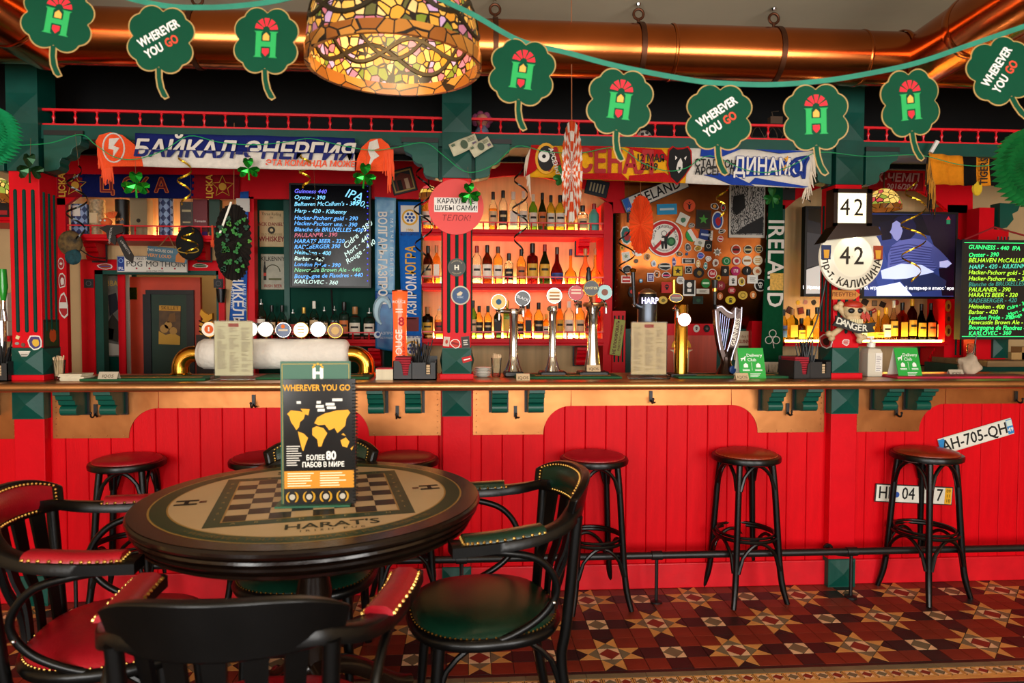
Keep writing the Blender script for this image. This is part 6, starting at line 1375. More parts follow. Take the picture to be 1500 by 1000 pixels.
nt.links.new(tc.outputs['Object'], wt.inputs['Vector']); nt.links.new(wt.outputs['Fac'], cr.inputs[0]); nt.links.new(cr.outputs[0], nt.nodes['Principled BSDF'].inputs['Base Color'])
MB().box(-w_*.46, w_*.46, -.0055, -.003, -h_*.45, h_*.49).build('engraving', wv, t); MB().prism([(-w_*.4, h_*.25), (-w_*.1, h_*.3), (-w_*.05, h_*.05), (-w_*.3, -h_*.1), (-w_*.42, .0)], -.0062, -.004).build('print', flatm('141212'), t); MB().prism([(w_*.44, -h_*.1), (w_*.44, -h_*.42), (-w_*.35, -h_*.43), (-w_*.1, -h_*.3)], -.0062, -.004).build('print', flatm('1c1a1a'), t)
t = tag(MB().box(-.085, .085, -.003, .003, -.11, .11).build('tin_sign', mat('pale_sign', 'c8b490', .5), None, at(1091, 506, 1.36)), 'pale tin sign lettered for a day behind the green card', 'sign'); text('day for a', t, .02, .07, .03, flatm('7a3a2a'), y=-.004); text('GUINNESS', t, .01, .03, .036, flatm('8a1a1c'), y=-.004, bold=.03, squeeze=.75); MB().box(-.05, .05, -.0045, -.002, -.1, 0).build('print', flatm('4a2a18'), t)
# prohibition disc
t = thing('prohibition_sign', 'round red-barred sign of a waiter with a green badge on the hood', 'sign', at(973.5, 349, YH-.012)); r = 25.5*mpp(t.location)
MB().disc((0, 0), r*1.06, 0, .004, 48).build('backing', flatm('efeae0'), t); MB().disc((0, 0), r, -.0012, .001, 48).build('red_ring', flatm('c41c22'), t); MB().disc((0, 0), r*.82, -.0022, 0, 40).build('white_field', flatm('ece6da'), t)
a_ = PI/4; d = Vector((math.cos(a_), 0, math.sin(a_))); n = Vector((-d.z, 0, d.x)); L1 = r*.84; wb_ = r*.09
MB().prism([((d*s1*L1+n*s2*wb_).x, (d*s1*L1+n*s2*wb_).z) for s1, s2 in ((-1, -1), (1, -1), (1, 1), (-1, 1))], -.003, 0).build('bar', flatm('c41c22'), t)
MB().disc((-.005, r*.28), r*.15, -.004, 0, 16).build('figure_head', flatm('ece6da'), t); MB().tube([(-.005+r*.15*math.cos(k), -.004, r*.28+r*.15*math.sin(k)) for k in [2*PI*j/14 for j in range(14)]], .002, 5, closed=True).build('figure_outline', flatm('1a1616'), t)
MB().prism([(-r*.22, -r*.25), (-r*.17, r*.12), (r*.12, r*.12), (r*.28, r*.38), (r*.36, r*.36), (r*.18, 0), (r*.14, -r*.6), (r*.02, -r*.6), (-.004, -r*.25), (-r*.06, -r*.6), (-r*.16, -r*.6)], -.004, 0).build('figure_suit', flatm('1a1616'), t); MB().box(-r*.2, -r*.03, -.005, 0, -r*.16, r*.02).build('tray', flatm('ece6da'), t)
MB().disc((r*.38, -r*.18), r*.26, -.005, 0, 20).build('green_badge', flatm('1f5a34'), t); MB().disc((r*.38, -r*.18), r*.15, -.0058, 0, 14).build('badge_emblem', flatm('4a8a54'), t)
text('ЗДЕСЬ ОФИЦИАНТОВ НЕТ', t, 0, 0, .026, flatm('2a2222'), y=-.0035, arc=r*.68, bold=.01, squeeze=.85); text('ЗАКАЗ ПРИНИМАЕТ БАРМЕН', t, 0, 0, .018, flatm('2a2222'), y=-.0035, arc=-r*.72, squeeze=.85)

# ---- the sticker collection on the hood: (x, y, w, h in frame pixels, shape, edge, face, motif, motif colour, tilt, label)
def A(cx, cy): return 890+cx/5.554, 225+cy/5.554
def Bc(cx, cy): return 890+cx/5.26, 370+cy/5.26
ST = []
def s1(cx, cy, w_, h_, *r): ST.append(A(cx, cy)+(w_/5.554, h_/5.554)+r)
def s2(cx, cy, w_, h_, *r): ST.append(Bc(cx, cy)+(w_/5.26, h_/5.26)+r)
s1(665, 422, 100, 100, 'c', 'e8562a', 'e8562a', 'stag', '1a1210', 0, 'round orange sticker with black stag head')
s1(483, 452, 165, 85, 'r', '2a9ac8', '2a92c4', 'band', 'c8d8d8', -.05, 'cyan rectangular sticker with a pale banner')
s1(613, 535, 92, 92, 'r', 'e8e2d4', 'e2dccc', 'blob', '4a7a5a', .45, 'white square sticker turned on edge with a swirl')
s1(780, 535, 125, 155, 'r', '3a2a24', '2a2a1c', 'star', '4a9a3a', .05, 'dark ornate poster sticker with a green star centre')
s1(895, 543, 95, 150, 'c', 'e8e4dc', '2a4a9a', 'blob', 'b8202a', 0, 'tall blue oval sticker with a red mushroom cap')
s1(870, 428, 75, 60, 'b', 'efe9e0', '2a2a2a', 'disc', 'e89a3a', .2, 'small black duck sticker with an orange beak')
s1(940, 440, 42, 62, 'b', 'efe9e0', '3a1a1a', 'disc', 'c8202a', 0, 'little red and black sticker beside the duck sticker')
s1(930, 632, 66, 46, 'b', 'efe9e0', '2a2622', 'band', 'b8b0a0', -.3, 'small black animal sticker below the tall blue oval')
s1(682, 585, 60, 40, 'b', 'cfc8bc', '3a3632', 'bars', 'cfc8bc', -.2, 'small black and white scribble sticker above the tricolour disc')
s1(795, 660, 100, 82, 'r', '1f2f6a', '22356f', 'band', 'b8c0d0', .15, 'navy card sticker beside the tricolour disc')
s1(835, 665, 40, 80, 'r', 'e2dccf', 'd8d0c2', 'bars', '7a746a', .05, 'narrow white text card next to the navy card')
s1(750, 722, 82, 60, 'r', 'e6e0d2', 'dcd6c8', 'blob', '9a9a8a', .25, 'white crumpled card below the navy card')
s1(820, 752, 60, 85, 'r', '1a1a1a', '161616', 'ring', 'cfc8ba', .02, 'upright black card with a pale ring')
s1(918, 693, 50, 50, 'c', 'e8e0d8', 'b8242a', 'band', 'efe0d8', .1, 'small red disc sticker with a white band')
s1(655, 765, 55, 76, 'b', 'e6e0d6', '4a4644', 'face', '8a8480', -.3, 'grey lips-and-hand sticker below the tricolour disc')
s1(735, 770, 72, 50, 'b', 'efe8da', 'd8a832', 'bars', '2a2420', -.4, 'yellow banana sticker with dark strokes')
s1(893, 800, 72, 72, 's', 'f2ece0', 'e8e2d6', 'disc', '7a7a70', 0, 'white leaf-shaped sticker')
s1(585, 815, 66, 50, 'b', 'e0d6c6', '5a3a26', 'disc', 'c8823a', .2, 'brown creature sticker under the red-barred sign')
s1(757, 828, 66, 58, 'b', 'd8d8e8', '3a5ab0', 'band', '8a6ac0', 0, 'blue trefoil-like sticker above a white disc')
s1(645, 815, 26, 28, 'b', '2a5a8a', '2a5a8a', None, '', 0, 'tiny blue drop sticker')
s1(820, 855, 52, 52, 'b', 'f0ebe2', 'e6e0d6', 'ring', '8a98a8', 0, 'small white sticker with grey-blue ring')
s1(540, 880, 36, 78, 'b', 'dcd4e0', '5a4a8a', 'band', 'c8c0d8', -.1, 'slim purple bottle-shaped sticker')
s1(658, 872, 106, 42, 'r', 'e6e0d4', '1a1818', 'bars', 'e6e0d4', 0, 'black and white barred strip sticker')
s1(735, 895, 46, 62, 'b', 'f0e8d6', 'd8a23a', 'face', 'f0e0c0', .1, 'small yellow figure sticker beside the barred strip')
s1(795, 912, 36, 66, 'b', 'e6ece6', '3a8a86', 'disc', 'd8e8e0', -.2, 'teal flask-shaped sticker')
s1(968, 873, 72, 72, 'c', '1f7a42', '1f7a42', 'ring', 'bfe0c4', 0, 'round bright green sticker beside the beer coasters')
s1(880, 888, 52, 72, 'b', 'efe9de', 'cfc8bc', 'blob', '7a4a3a', .2, 'white and brown figure sticker left of the green disc')
cst = [(1045, 780, 80, 'efe4d2', 'a8281f', 'band', '2a1a14', 'coaster with red face and dark band'), (1143, 780, 72, 'e0d2b4', '2a2a20', 'band', 'd8c28a', 'coaster with dark face and gold band'), (1230, 775, 66, 'd8c8a8', '2c2820', 'bars', 'c8a860', 'coaster with dark face and three gold lines'), (1320, 785, 74, '161412', '161412', 'band', 'c8b890', 'all-black coaster with pale band'),
       (1050, 872, 74, 'b8343a', 'e6d8c8', 'disc', 'b8343a', 'coaster with red rim and red spot'), (1135, 870, 80, 'efe6d4', 'efe6d4', 'band', '9a6a3a', 'cream coaster with brown script band'), (1222, 868, 80, 'f0dcb4', 'f0e2c4', 'bars', 'c89a4a', 'cream coaster with three ochre lines'), (1315, 872, 72, 'efe4d0', 'e6cfa8', 'ring', 'b8503a', 'cream coaster with brick-red ring'),
       (1040, 955, 76, 'b01a5a', 'b01a5a', 'T:1718', 'f4e8e8', 'magenta coaster reading 1718'), (1133, 952, 76, '12110f', '12110f', 'T:?', 'f4f0e8', 'black coaster with a white question mark'), (1215, 955, 72, 'efe2cc', 'e4cdaa', 'blob', 'b8683a', 'cream coaster with rust blot'), (1310, 952, 72, 'f0c88a', 'f0b868', 'disc', 'a8501a', 'amber coaster with brown spot'),
       (1330, 497, 78, '3a3428', 'b83a28', 'disc', 'd8b048', 'dark-rimmed red coaster with gold centre'), (1325, 592, 62, '6a1420', '6a1420', 'band', 'd8a8a0', 'maroon coaster with pink band'), (1322, 682, 66, 'ece8e0', 'd8dce0', 'ring', 'a84a3a', 'pale round pin with red-brown ring')]
for cx, cy, d, e, f, mo, mc, lb in cst: s1(cx, cy, d, d, 'c', e, f, mo, mc, 0, lb)
s1(185, 520, 56, 76, 'r', '241c1a', '241c1a', 'disc', 'c83030', 0, 'small black card with red disc behind the orange fan')
s1(150, 665, 112, 150, 'b', 'ece2d4', '1f6a66', 'blob', 'a82a2a', 0, 'teal and red warrior sticker on white beside the orange fan')
s1(118, 765, 36, 46, 'c', 'd8a832', 'd8a832', 'disc', '7a3a1a', 0, 'small yellow oval sticker on the hood edge')
s1(150, 835, 66, 70, 'r', 'e8e4d8', 'dcd8ca', 'star', '8a9a7a', -.15, 'white square sticker with grey-green sprig')
s1(238, 810, 96, 46, 'b', 'f4f0e6', 'f0ece2', None, '', .3, 'plain white shoe-shaped sticker')
s1(323, 838, 58, 62, 'b', 'e6d4b8', 'c88a4a', 'face', '6a4424', 0, 'tan lion-face sticker')
s1(233, 873, 36, 36, 'c', '6a5a4a', '6a5a4a', None, '', 0, 'tiny plain brown round sticker')
s1(155, 940, 86, 76, 'b', 'e6e0d6', '141312', 'blob', '4a4642', 0, 'black spider-like sticker on white')
s1(375, 895, 46, 62, 'b', 'f0ece4', 'd8dae0', 'blob', '7a8aa0', 0, 'white ghostly sticker above the orange figure sticker')
s1(465, 915, 120, 70, 'b', 'b8b2a8', '161514', 'band', 'cfcac0', 0, 'long black car sticker')
s1(570, 955, 88, 88, 'r', '1c1812', 'd8b022', 'star', '1c1812', .62, 'yellow hazard diamond sticker')
s1(658, 945, 58, 62, 'r', 'e0dace', '1a1918', 'ring', 'd8d2c6', 0, 'black square sticker with white globe ring')
s1(742, 968, 86, 86, 'c', '141210', '141210', 'blob', '8a6a2a', 0, 'large black round sticker with gilt figure')
s1(850, 975, 76, 76, 'c', 'e8e0d6', 'b8202a', 'T:Gol', 'f4efe8', -.1, 'round red sticker reading Gol')
s1(955, 955, 62, 82, 'r', '1c1a18', '1c1a18', 'skull', 'cfc6b4', -.35, 'tilted black pouch sticker with a skull')
s2(330, 190, 52, 66, 'r', 'e6e0ea', '4a3a72', 'bars', 'd8d0e0', -.5, 'tilted purple card sticker')
s2(378, 165, 56, 62, 'b', 'f0e4d6', 'd87a2a', 'face', '1c1612', 0, 'orange figure sticker with dark hair')
s2(450, 175, 76, 52, 'b', 'efe4e2', '2a1a20', 'band', 'e0487a', -.2, 'black and pink splash sticker')
s2(143, 205, 76, 56, 'r', 'f0e8e0', 'b82a2a', 'band', 'f0e0d8', .05, 'red card sticker with white band by the hood edge')
s2(255, 215, 30, 34, 'b', '3a8ab0', '3a8ab0', 'disc', 'd8e8f0', 0, 'tiny blue sticker beside the tap handle')
s2(455, 265, 84, 90, 'r', 'c0241f', 'c0241f', 'skull', '1a0f0e', .06, 'bright red square sticker with black emblem')
s2(560, 212, 62, 62, 'c', 'e0dcd4', 'dcd6cc', 'bars', '5a5650', 0, 'round pale grey sticker with dark writing')
s2(628, 257, 96, 150, 'r', 'efeae0', '1a1918', 'face', 'e6e0d6', .4, 'large slanted black and white doodle sticker')
s2(755, 235, 72, 72, 'c', '1d7a32', '1d7a32', 'band', 'c8e8c0', 0, 'round green sticker with pale band below the yellow sign')
s2(733, 297, 100, 38, 'r', 'd8d0c0', 'd0c8b8', 'bars', '6a645a', -.04, 'pale oblong label sticker')
s2(425, 365, 72, 60, 'c', 'd8b24a', 'd8b24a', 'blob', '7a6a2a', 0, 'yellow oval sticker beside the silver barrel tap')
s2(695, 365, 82, 60, 'r', '10261c', '10261c', 'blob', '1f4a30', -.1, 'dark green rectangular sticker')
s2(870, 255, 72, 72, 'c', '8a1c28', '8a1c28', 'T:H', 'e0c8b8', 0, 'dark red round sticker with letter H')
s2(853, 195, 46, 46, 'b', 'd8ac2a', 'd8ac2a', 'disc', '3a2a14', 0, 'small golden beast sticker above the dark red disc')
s2(955, 290, 60, 52, 'c', 'b0242a', 'b0242a', 'bars', 'e8c8b8', 0, 'round red sticker with three pale lines')
s2(965, 215, 60, 76, 'r', 'efeae2', 'e6e0d8', 'face', '3a3634', .4, 'tilted white card with a sketched face')
s2(1033, 222, 60, 82, 'b', 'efe8d8', 'd8b848', 'skull', '3a3020', 0, 'skull with yellow cap sticker')
s2(1115, 205, 82, 64, 'r', 'f2eee6', 'eae6dc', 'bars', '9a9690', -.5, 'tilted pale paper sticker')
s2(1175, 250, 96, 96, 'c', 'e6e0d6', '121110', 'skull', 'efeae0', 0, 'round black sticker with white skull and dotted edge')
s2(1220, 300, 44, 46, 't', 'e6e2da', 'e0dcd2', None, '', PI, 'white sailing-boat sticker')
s2(1040, 328, 76, 66, 'c', 'd0a83a', 'd0a83a', 'ring', '6a5424', 0, 'yellow oval sticker with brown ring')
s2(1120, 325, 52, 60, 'c', 'd8863a', 'd0702a', 'face', 'f0d8b0', 0, 'orange oval sticker with a pale face')
s2(945, 365, 82, 64, 'c', 'd8ba2a', 'd8ba2a', 'face', '3a3010', 0, 'lemon yellow oval sticker with a dark bust')
s2(865, 335, 46, 58, 'c', 'c8743a', 'c0602a', 'face', 'e8c8a0', 0, 'small rust oval sticker with a pale face')
s2(185, 300, 60, 96, 'b', '14100f', '14100f', 'disc', 'c82a2a', 0, 'black cat-like sticker with a red disc')
for x, y, w_, h_, kd, e, f, mo, mc, tl, lb in ST:
    Yh = hood_y(y); Y0 = Yh-.006
    o = sticker(lb+' on the copper hood', x, y, Y0, w_, h_, kd, e, f, mo, mc, tl, 'sticker', 'stickers on the copper hood')
    if y > 385:                                   # lean with the curve of the hood
        dz = Z(y-6, hood_y(y-6), 1020)-Z(y+6, hood_y(y+6), 1020); dy = hood_y(y+6)-hood_y(y-6)
        o.rotation_euler = (math.atan2(dy, dz), tl, 0); o.rotation_euler.order = 'YXZ' if False else 'XYZ'; o.location.y -= .004
# the tricolour disc
x, y = A(688, 662); t = thing('sticker', 'round green, white and orange tricolour sticker on the copper hood', 'sticker', at(x, y, YH-.006), (0, -.55, 0), 'stickers on the copper hood'); r = 9.5*mpp(t.location)
for a, b_, c in ((-1, -.33, '2aa04a'), (-.33, .33, 'efe8de'), (.33, 1, 'e8642a')):
    pts = [(r*s_, r*math.sqrt(max(0, 1-s_*s_))) for s_ in [a+(b_-a)*k/8 for k in range(9)]]; MB().prism(pts+[(x_, -z_) for x_, z_ in reversed(pts)], -.002, .001).build('stripe', flatm(c), t)
for x_, c, mo, mc, lb in ((1020.2, 'e2ddd4', 'skull', '2a2826', 'white cutaway shoe-like sticker on the red rail below the hood'), (1035.4, '181614', 'star', '6a6660', 'round black sticker on the red rail below the hood')): sticker(lb, x_, 481, 1.352, 9.5, 11, 'c', c, c, mo, mc)
# stickers on the stile beside the doorway and over it
ys_ = YS-.002
for a in [('small white round A sticker on the red stile beside the doorway', 89.5, 386, ys_, 9, 17, 'c', 'e0d0c4', 'a8242a', 'star', 'e0d0c4'), ('white outlined figure sticker on the red stile beside the doorway', 91, 411, ys_, 12, 25, 'b', 'e2d8cc', '9a1a22', 'blob', 'e2d8cc'), ('tall white and red boot-shaped sticker on the red stile beside the doorway', 93, 447, ys_-.004, 15, 44, 'b', 'e6ded4', 'b8242a', 'band', 'e6ded4'),
          ('orange and purple train sticker on the door frame', 154, 390, YW-.034, 23, 9, 'b', 'efe6da', 'a84a2a', 'band', '5a4a8a'), ('white-edged green rifle-shaped sticker on the door frame', 293, 389, YW-.034, 25, 7, 'b', 'efe6da', '2a4a2a', 'band', '8a8a6a')]: sticker(*a)
for x_, lb in ((130, 'dark grey label on the doorway frame beside the band poster'), (320, 'dark grey label on the doorway frame above the hanging cup')): sticker(lb, x_, 415, YW-.034, 13.5, 13, 'r', '2c2c2e', '303032', 'ring', '6a6a6c')
pr2 = [(1139, 441, 9, 7, 'r', '5a1c1c', 'f0e0d0', 'bars', 0), (1169, 443, 9, 9, 's', 'e0b02a', 'e0b02a', None, 0), (1180, 442, 8, 8, 'b', 'd0a89a', 'b87a6a', None, 0), (1192, 443, 8, 9, 'b', '2a2018', '3a2c20', None, 0), (1156, 454, 8, 10, 'r', '2a1a18', '4a2420', None, .5), (1173, 455, 9, 10, 'r', '4a2420', '7a2a24', None, -.2), (1267, 442, 10, 9, 'r', '1c1814', '2c241c', None, .5), (1281, 444, 8, 8, 'r', '2a2420', '8a7a68', None, 0), (1293, 446, 9, 8, 'r', '181614', '2a2420', None, .4), (1278, 456, 12, 6, 'r', 'a82a20', 'b83a2a', 'band', -.5), (1313, 443, 8, 8, 'c', 'b83a2a', 'c84a3a', None, 0), (1367, 444, 7, 6, 'r', '2a7aa8', '3a8ab8', None, .5)]
cn = ['burgundy and white', 'yellow star-shaped', 'pale pink', 'dark brown', 'tilted near-black', 'dull red', 'tilted dark', 'grey and brown', 'little black', 'slanted red strip', 'round vermilion', 'small blue']
for (x, y, w_, h_, kd, e, f, mo, tl), c in zip(pr2, cn): sticker(c+' sticker on the wall above the glowing yellow bottles', x, y, YW-.016, w_, h_, kd, e, f, mo, 'efe0c8', tl, 'sticker', 'stickers above the yellow shelf')
for y, c in ((448, 'c8922a'), (466, 'b8401f'), (484, 'd0a03a')):
    sticker('%s round sticker on the red stile beside the yellow shelf' % {448: 'topmost gold', 466: 'brick-red', 484: 'lower pale gold'}[y], 1389, y, YS-.003, 9, 17, 'c', c, c, 'blob', '5a2a14')
# banknotes on the middle post
for x, y, w_, h_, tl, yy, lb in ((680, 212, 42, 19, -.42, -.082, 'crumpled banknote tilted on the middle post, larger one'), (704.5, 215, 33, 17, -.55, -.090, 'crumpled banknote tilted on the middle post, smaller one in front')):
    p = at(x, y, yy); k_ = mpp(p); w_, h_ = w_*k_, h_*k_; t = thing('banknote', lb, 'banknote', p, (0, tl, 0))
    o = MB().grid(lambda i, j: ((i-.5)*w_, .006*math.sin(i*7+j*2), (j-.5)*h_), 10, 3).build('note', mat('banknote_paper', 'cfc8a8', .8, vary=.1, scale=40), t, smooth='all', fix=False); o.modifiers.new('thick', 'SOLIDIFY').thickness = .001
    MB().disc((0, 0), h_*.34, -.012, -.0075, 16, h_*.28).build('portrait', flatm('4a5a44'), t); MB().box(-w_*.43, -w_*.30, -.011, -.0075, h_*.18, h_*.36).build('print', flatm('5a6a50'), t); MB().box(w_*.28, w_*.42, -.011, -.0075, -h_*.34, -h_*.12).build('print', flatm('6a5a6a'), t)
    for k in range(3): MB().box(w_*.16, w_*.42, -.011, -.0075, h_*(.05+.1*k), h_*(.08+.1*k)).build('print', flatm('5a6a50'), t)

# ================================================================== hanging decorations
# ---- stained glass pendant lamp
lp = at(578, 91, -1.35); RL = 126*mpp(lp)
lamp = thing('tiffany_lamp', 'large stained-glass dome pendant lamp with rose pattern', 'lamp', lp)
cols = ['d89a3c', 'c8862c', 'e0b060', 'c07c24', 'b890b0', 'd8a048', 'a8687c', 'c88c34', '6a7424', 'dcb070', 'b8646c', '54502a']
sg = stained('leaded_rose_glass', None, cols, .55, .075, 32)
sg_in = stained('leaded_inner_glass', None, cols, .75, .07, 32)
prof = [(RL, 0), (RL*.985, .07), (RL*.94, .14), (RL*.86, .205), (RL*.74, .265), (RL*.56, .315), (RL*.35, .35), (RL*.12, .365)]
MB().lathe(prof, 64, caps=False).build('shade', sg, lamp, smooth='all')
MB().lathe([(r-.008, z) for r, z in prof[:1]]+[(r-.008, z-.006) for r, z in prof[1:]], 64, caps=False).build('shade_lining', sg_in, lamp, smooth='all')
rim = stained('amber_rim_glass', None, ['a86a28', '8a4e1c', 'b87a34', '9a5c22'], .25, .03, 14)
MB().lathe([(RL+.003, -.02), (RL+.003, .022), (RL-.011, .022), (RL-.011, -.02), (RL+.003, -.02)], 64, caps=False).build('rim_band', rim, lamp, smooth=40)
for k in range(3):                                # dark winding ribbon leads
    pts = []
    for j in range(60):
        a_ = 2*PI*j/60; z = .10+.05*math.sin(a_*4+k*2.1)+.03*k; i = min(int(z/.07), 4)
        import bisect
        zs = [p_[1] for p_ in prof]; ii = min(max(bisect.bisect(zs, z)-1, 0), len(prof)-2); f_ = (z-zs[ii])/(zs[ii+1]-zs[ii]); r = prof[ii][0]*(1-f_)+prof[ii+1][0]*f_
        pts.append(((r-.004)*math.cos(a_), (r-.004)*math.sin(a_), z))
    MB().tube(pts, .011, 6, closed=True).build('ribbon_lead', mat('lead_came', '3a3020', .4, metal=.5), lamp, smooth=True)
MB().lathe([(.05, .36), (.06, .375), (.03, .40), (.012, .41), (.012, CZ-lp.z)], 16).build('stem', rustm, lamp, smooth=30)
for k in range(3):
    a_ = 2*PI*k/3+.4; MB().sphere((.09*math.cos(a_), .09*math.sin(a_), .17), .035, 12, 8).build('bulb', mat('bulb_glow', 'fff4d8', .4, emit=16, emitcol='ffe8b0'), lamp, smooth=True)
point_light('tiffany_light', lp+Vector((0, 0, .06)), 3, (1, .78, .45), .1)
# small one of the same kind behind the television bay, and a glimpse of another by the far shelf
for px_, py_, rp, Yl, lb in ((1294, 305, 24, .95, 'small stained-glass lamp glowing beside the lit number box'), (-6, 290, 26, .95, 'stained-glass lamp half seen beyond the doorway-side pillar'), (628, 288, 14, 1.0, 'small stained-glass lamp glimpsed behind the middle pillar bracket')):
    p = at(px_, py_, Yl); r_ = rp*mpp(p); t = thing('tiffany_lamp', lb, 'lamp', p)
    pf = [(r_, 0), (r_*.96, r_*.3), (r_*.8, r_*.7), (r_*.5, r_*1.05), (r_*.15, r_*1.2)]
    MB().lathe(pf, 32, caps=False).build('shade', stained('leaded_small_glass%d' % px_, None, ['e8c060', 'f0d080', 'd8a840', 'c84a4a', 'e8c468', '8a9a3a'], .9, .05, 24), t, smooth='all')
    MB().lathe([(r_+.002, -.012), (r_+.002, .02), (r_-.006, .02), (r_-.006, -.012), (r_+.002, -.012)], 32, caps=False).build('rim_band', rim, t)
    MB().tube([(0, 0, r_*1.15), (0, 0, CZ-p.z)], .006, 6).build('stem', rustm, t)

# ---- clover garland
def clover_outline(W, grow=0., n=160):
    ang = [math.radians(45+90*k+s_*17) for k in range(4) for s_ in (-1, 1)]; R0, rc = .318*W, .188*W+grow
    out = []
    for j in range(n):
        th = PI/2+2*PI*(j+.5)/n; best = .1*W
        for a_ in ang:
            d = math.cos(th-a_)*R0; q_ = rc*rc-(R0*math.sin(th-a_))**2
            if q_ >= 0 and d+math.sqrt(q_) > best: best = d+math.sqrt(q_)
        out.append((best*math.cos(th), best*math.sin(th)))
    return out
cl_g = mat('clover_card_green', '02422b', .5, vary=.1, scale=8, coat=.03, spec=.1); cl_gold = mat('clover_gold_edge', 'b08a4a', .45)
def stem_poly(W, grow=0.):
    c = [(0, -.40), (.015, -.55), (.05, -.68), (.12, -.80)]; hw_ = [.05, .05, .055, .06]; L_, R_ = [], []
    for (x, z), h in zip(c, hw_): L_.append(((x-h)*W-grow, z*W)); R_.append(((x+h)*W+grow, z*W))
    return L_+[(c[-1][0]*W, (c[-1][1]-.04)*W-grow)]+list(reversed(R_))
def h_logo(t, W, y):
    g_, r_, o_ = flatm('1fa050'), flatm('dd2030'), flatm('e8a848'); s_ = W*.15; zc = -.05*W
    H_ = [(-1.15, -1.25), (-.3, -1.25), (-.45, -1.1), (-.45, -.25), (.45, -.25), (.45, -1.1), (.3, -1.25), (1.15, -1.25), (.98, -1.1), (.98, 1.05), (1.15, 1.2), (.3, 1.2), (.45, 1.05), (.45, .25), (-.45, .25), (-.45, 1.05), (-.3, 1.2), (-1.15, 1.2), (-.98, 1.05), (-.98, -1.1)]
    MB().prism([(x*s_, zc+z*s_) for x, z in H_], y-.0012, y).build('logo_letter', g_, t)
    MB().prism([(x*s_, zc+z*s_) for x, z in [(-.3, .35), (.3, .35), (.3, .8), (0, 1.1), (-.3, .8)]], y-.0012, y).build('logo_door', o_, t)
    MB().prism([(x*s_, zc+z*s_) for x, z in [(-.32, -.4), (.32, -.4), (.32, -.8), (0, -1.15), (-.32, -.8)]], y-.0012, y).build('logo_shield', r_, t)
    for k in range(5):
        a0, a1 = PI*(.02+k*.2), PI*(.165+k*.2); c0 = (0, 1.35)
        MB().prism([(s_*(c0[0]+.35*math.cos(a0)), zc+s_*(c0[1]+.35*math.sin(a0))), (s_*(1.12*math.cos(a0)), zc+s_*(c0[1]+1.12*math.sin(a0))), (s_*(1.10*math.cos((a0+a1)/2)), zc+s_*(c0[1]+1.10*math.sin((a0+a1)/2))), (s_*(1.12*math.cos(a1)), zc+s_*(c0[1]+1.12*math.sin(a1))), (s_*(.35*math.cos(a1)), zc+s_*(c0[1]+.35*math.sin(a1)))], y-.0012, y).build('logo_fan', r_, t)
YG = -1.72
garl = [(85, 27, 'H', .16, 'clover card with H emblem under the copper duct elbow beside the green paper rosette'), (236, 58, 'T', .10, 'clover card lettered WHEREVER YOU GO hung over the copper duct'), (390, 60, 'H', .06, 'clover card with H emblem beside the stained-glass dome lamp, over the scarf lettered ЭНЕРГИЯ'),
        (765, 106, 'H', .13, 'clover card with H emblem between the dome lamp and the striped paper fan'), (908, 150, 'H', .12, 'clover card with H emblem over the red and yellow scarf'), (1053, 172, 'T', .04, 'clover card lettered WHEREVER YOU GO over the bear head scarf'),
        (1195, 172, 'H', -.04, 'clover card with H emblem over the skull pillar post'), (1333, 151, 'H', -.14, 'shiny clover card with H emblem over the orange and black scarf'), (1466, 104, 'T', -.38, 'clover card lettered WHEREVER YOU GO by the duct branch and green rosette')]
for px_, py_, kd, tl, lb in garl:
    p = at(px_, py_, YG); W = 102*mpp(p)
    t = thing('clover_card', lb, 'decoration', p, (rnd.uniform(-.06, .06), tl, rnd.uniform(-.12, .12)), 'clover cards on the garland')
    MB().prism(clover_outline(W), -.0008, .0008).prism(stem_poly(W), -.0007, .0007).build('gold_edge', cl_gold, t)
    MB().prism([(x*.965, z*.965) for x, z in clover_outline(W)], -.0016, -.0006).prism([(x, z*.995) for x, z in stem_poly(W, -.0035)], -.0015, -.0006).build('green_face', cl_g, t)
    if kd == 'H': h_logo(t, W, -.0018)
    else:
        text('WHEREVER', t, -.035*W, .075*W, .175*W, flatm('f2ece4'), y=-.003, tilt=-.62, bold=.025, squeeze=.72); text('YOU', t, -.075*W, -.175*W, .175*W, flatm('f2ece4'), y=-.003, tilt=-.62, bold=.025, squeeze=.72); text('GO', t, .155*W, -.01*W, .175*W, flatm('e8452a'), y=-.003, tilt=-.62, bold=.025, squeeze=.72)
rib = mat('teal_ribbon', '14785f', .6, vary=.15, scale=30)
for pts, lb in (([(120, -30), (185, -4), (245, 9), (300, 11), (345, 9), (400, 2), (470, -14)], 'teal ribbon of the clover garland in front of the duct elbow'), ([(600, -22), (690, 20), (760, 59), (830, 77), (905, 97), (1010, 117), (1060, 122), (1130, 124), (1200, 119), (1260, 110), (1340, 93), (1420, 66), (1540, 25)], 'teal ribbon of the clover garland swagged from lamp to duct branch')):
    path = smoothpath([at(x, y, YG+.004) for x, y in pts], 8); w_ = .0075
    n = len(path)
    o = MB().sweep(path, lambda f: [(-.0008*math.cos(f*14)-w_*0, -w_), (.0008, -w_), (.0008, w_), (-.0008, w_)], caps=True).build('garland_ribbon', rib); tag(o, lb, 'ribbon')
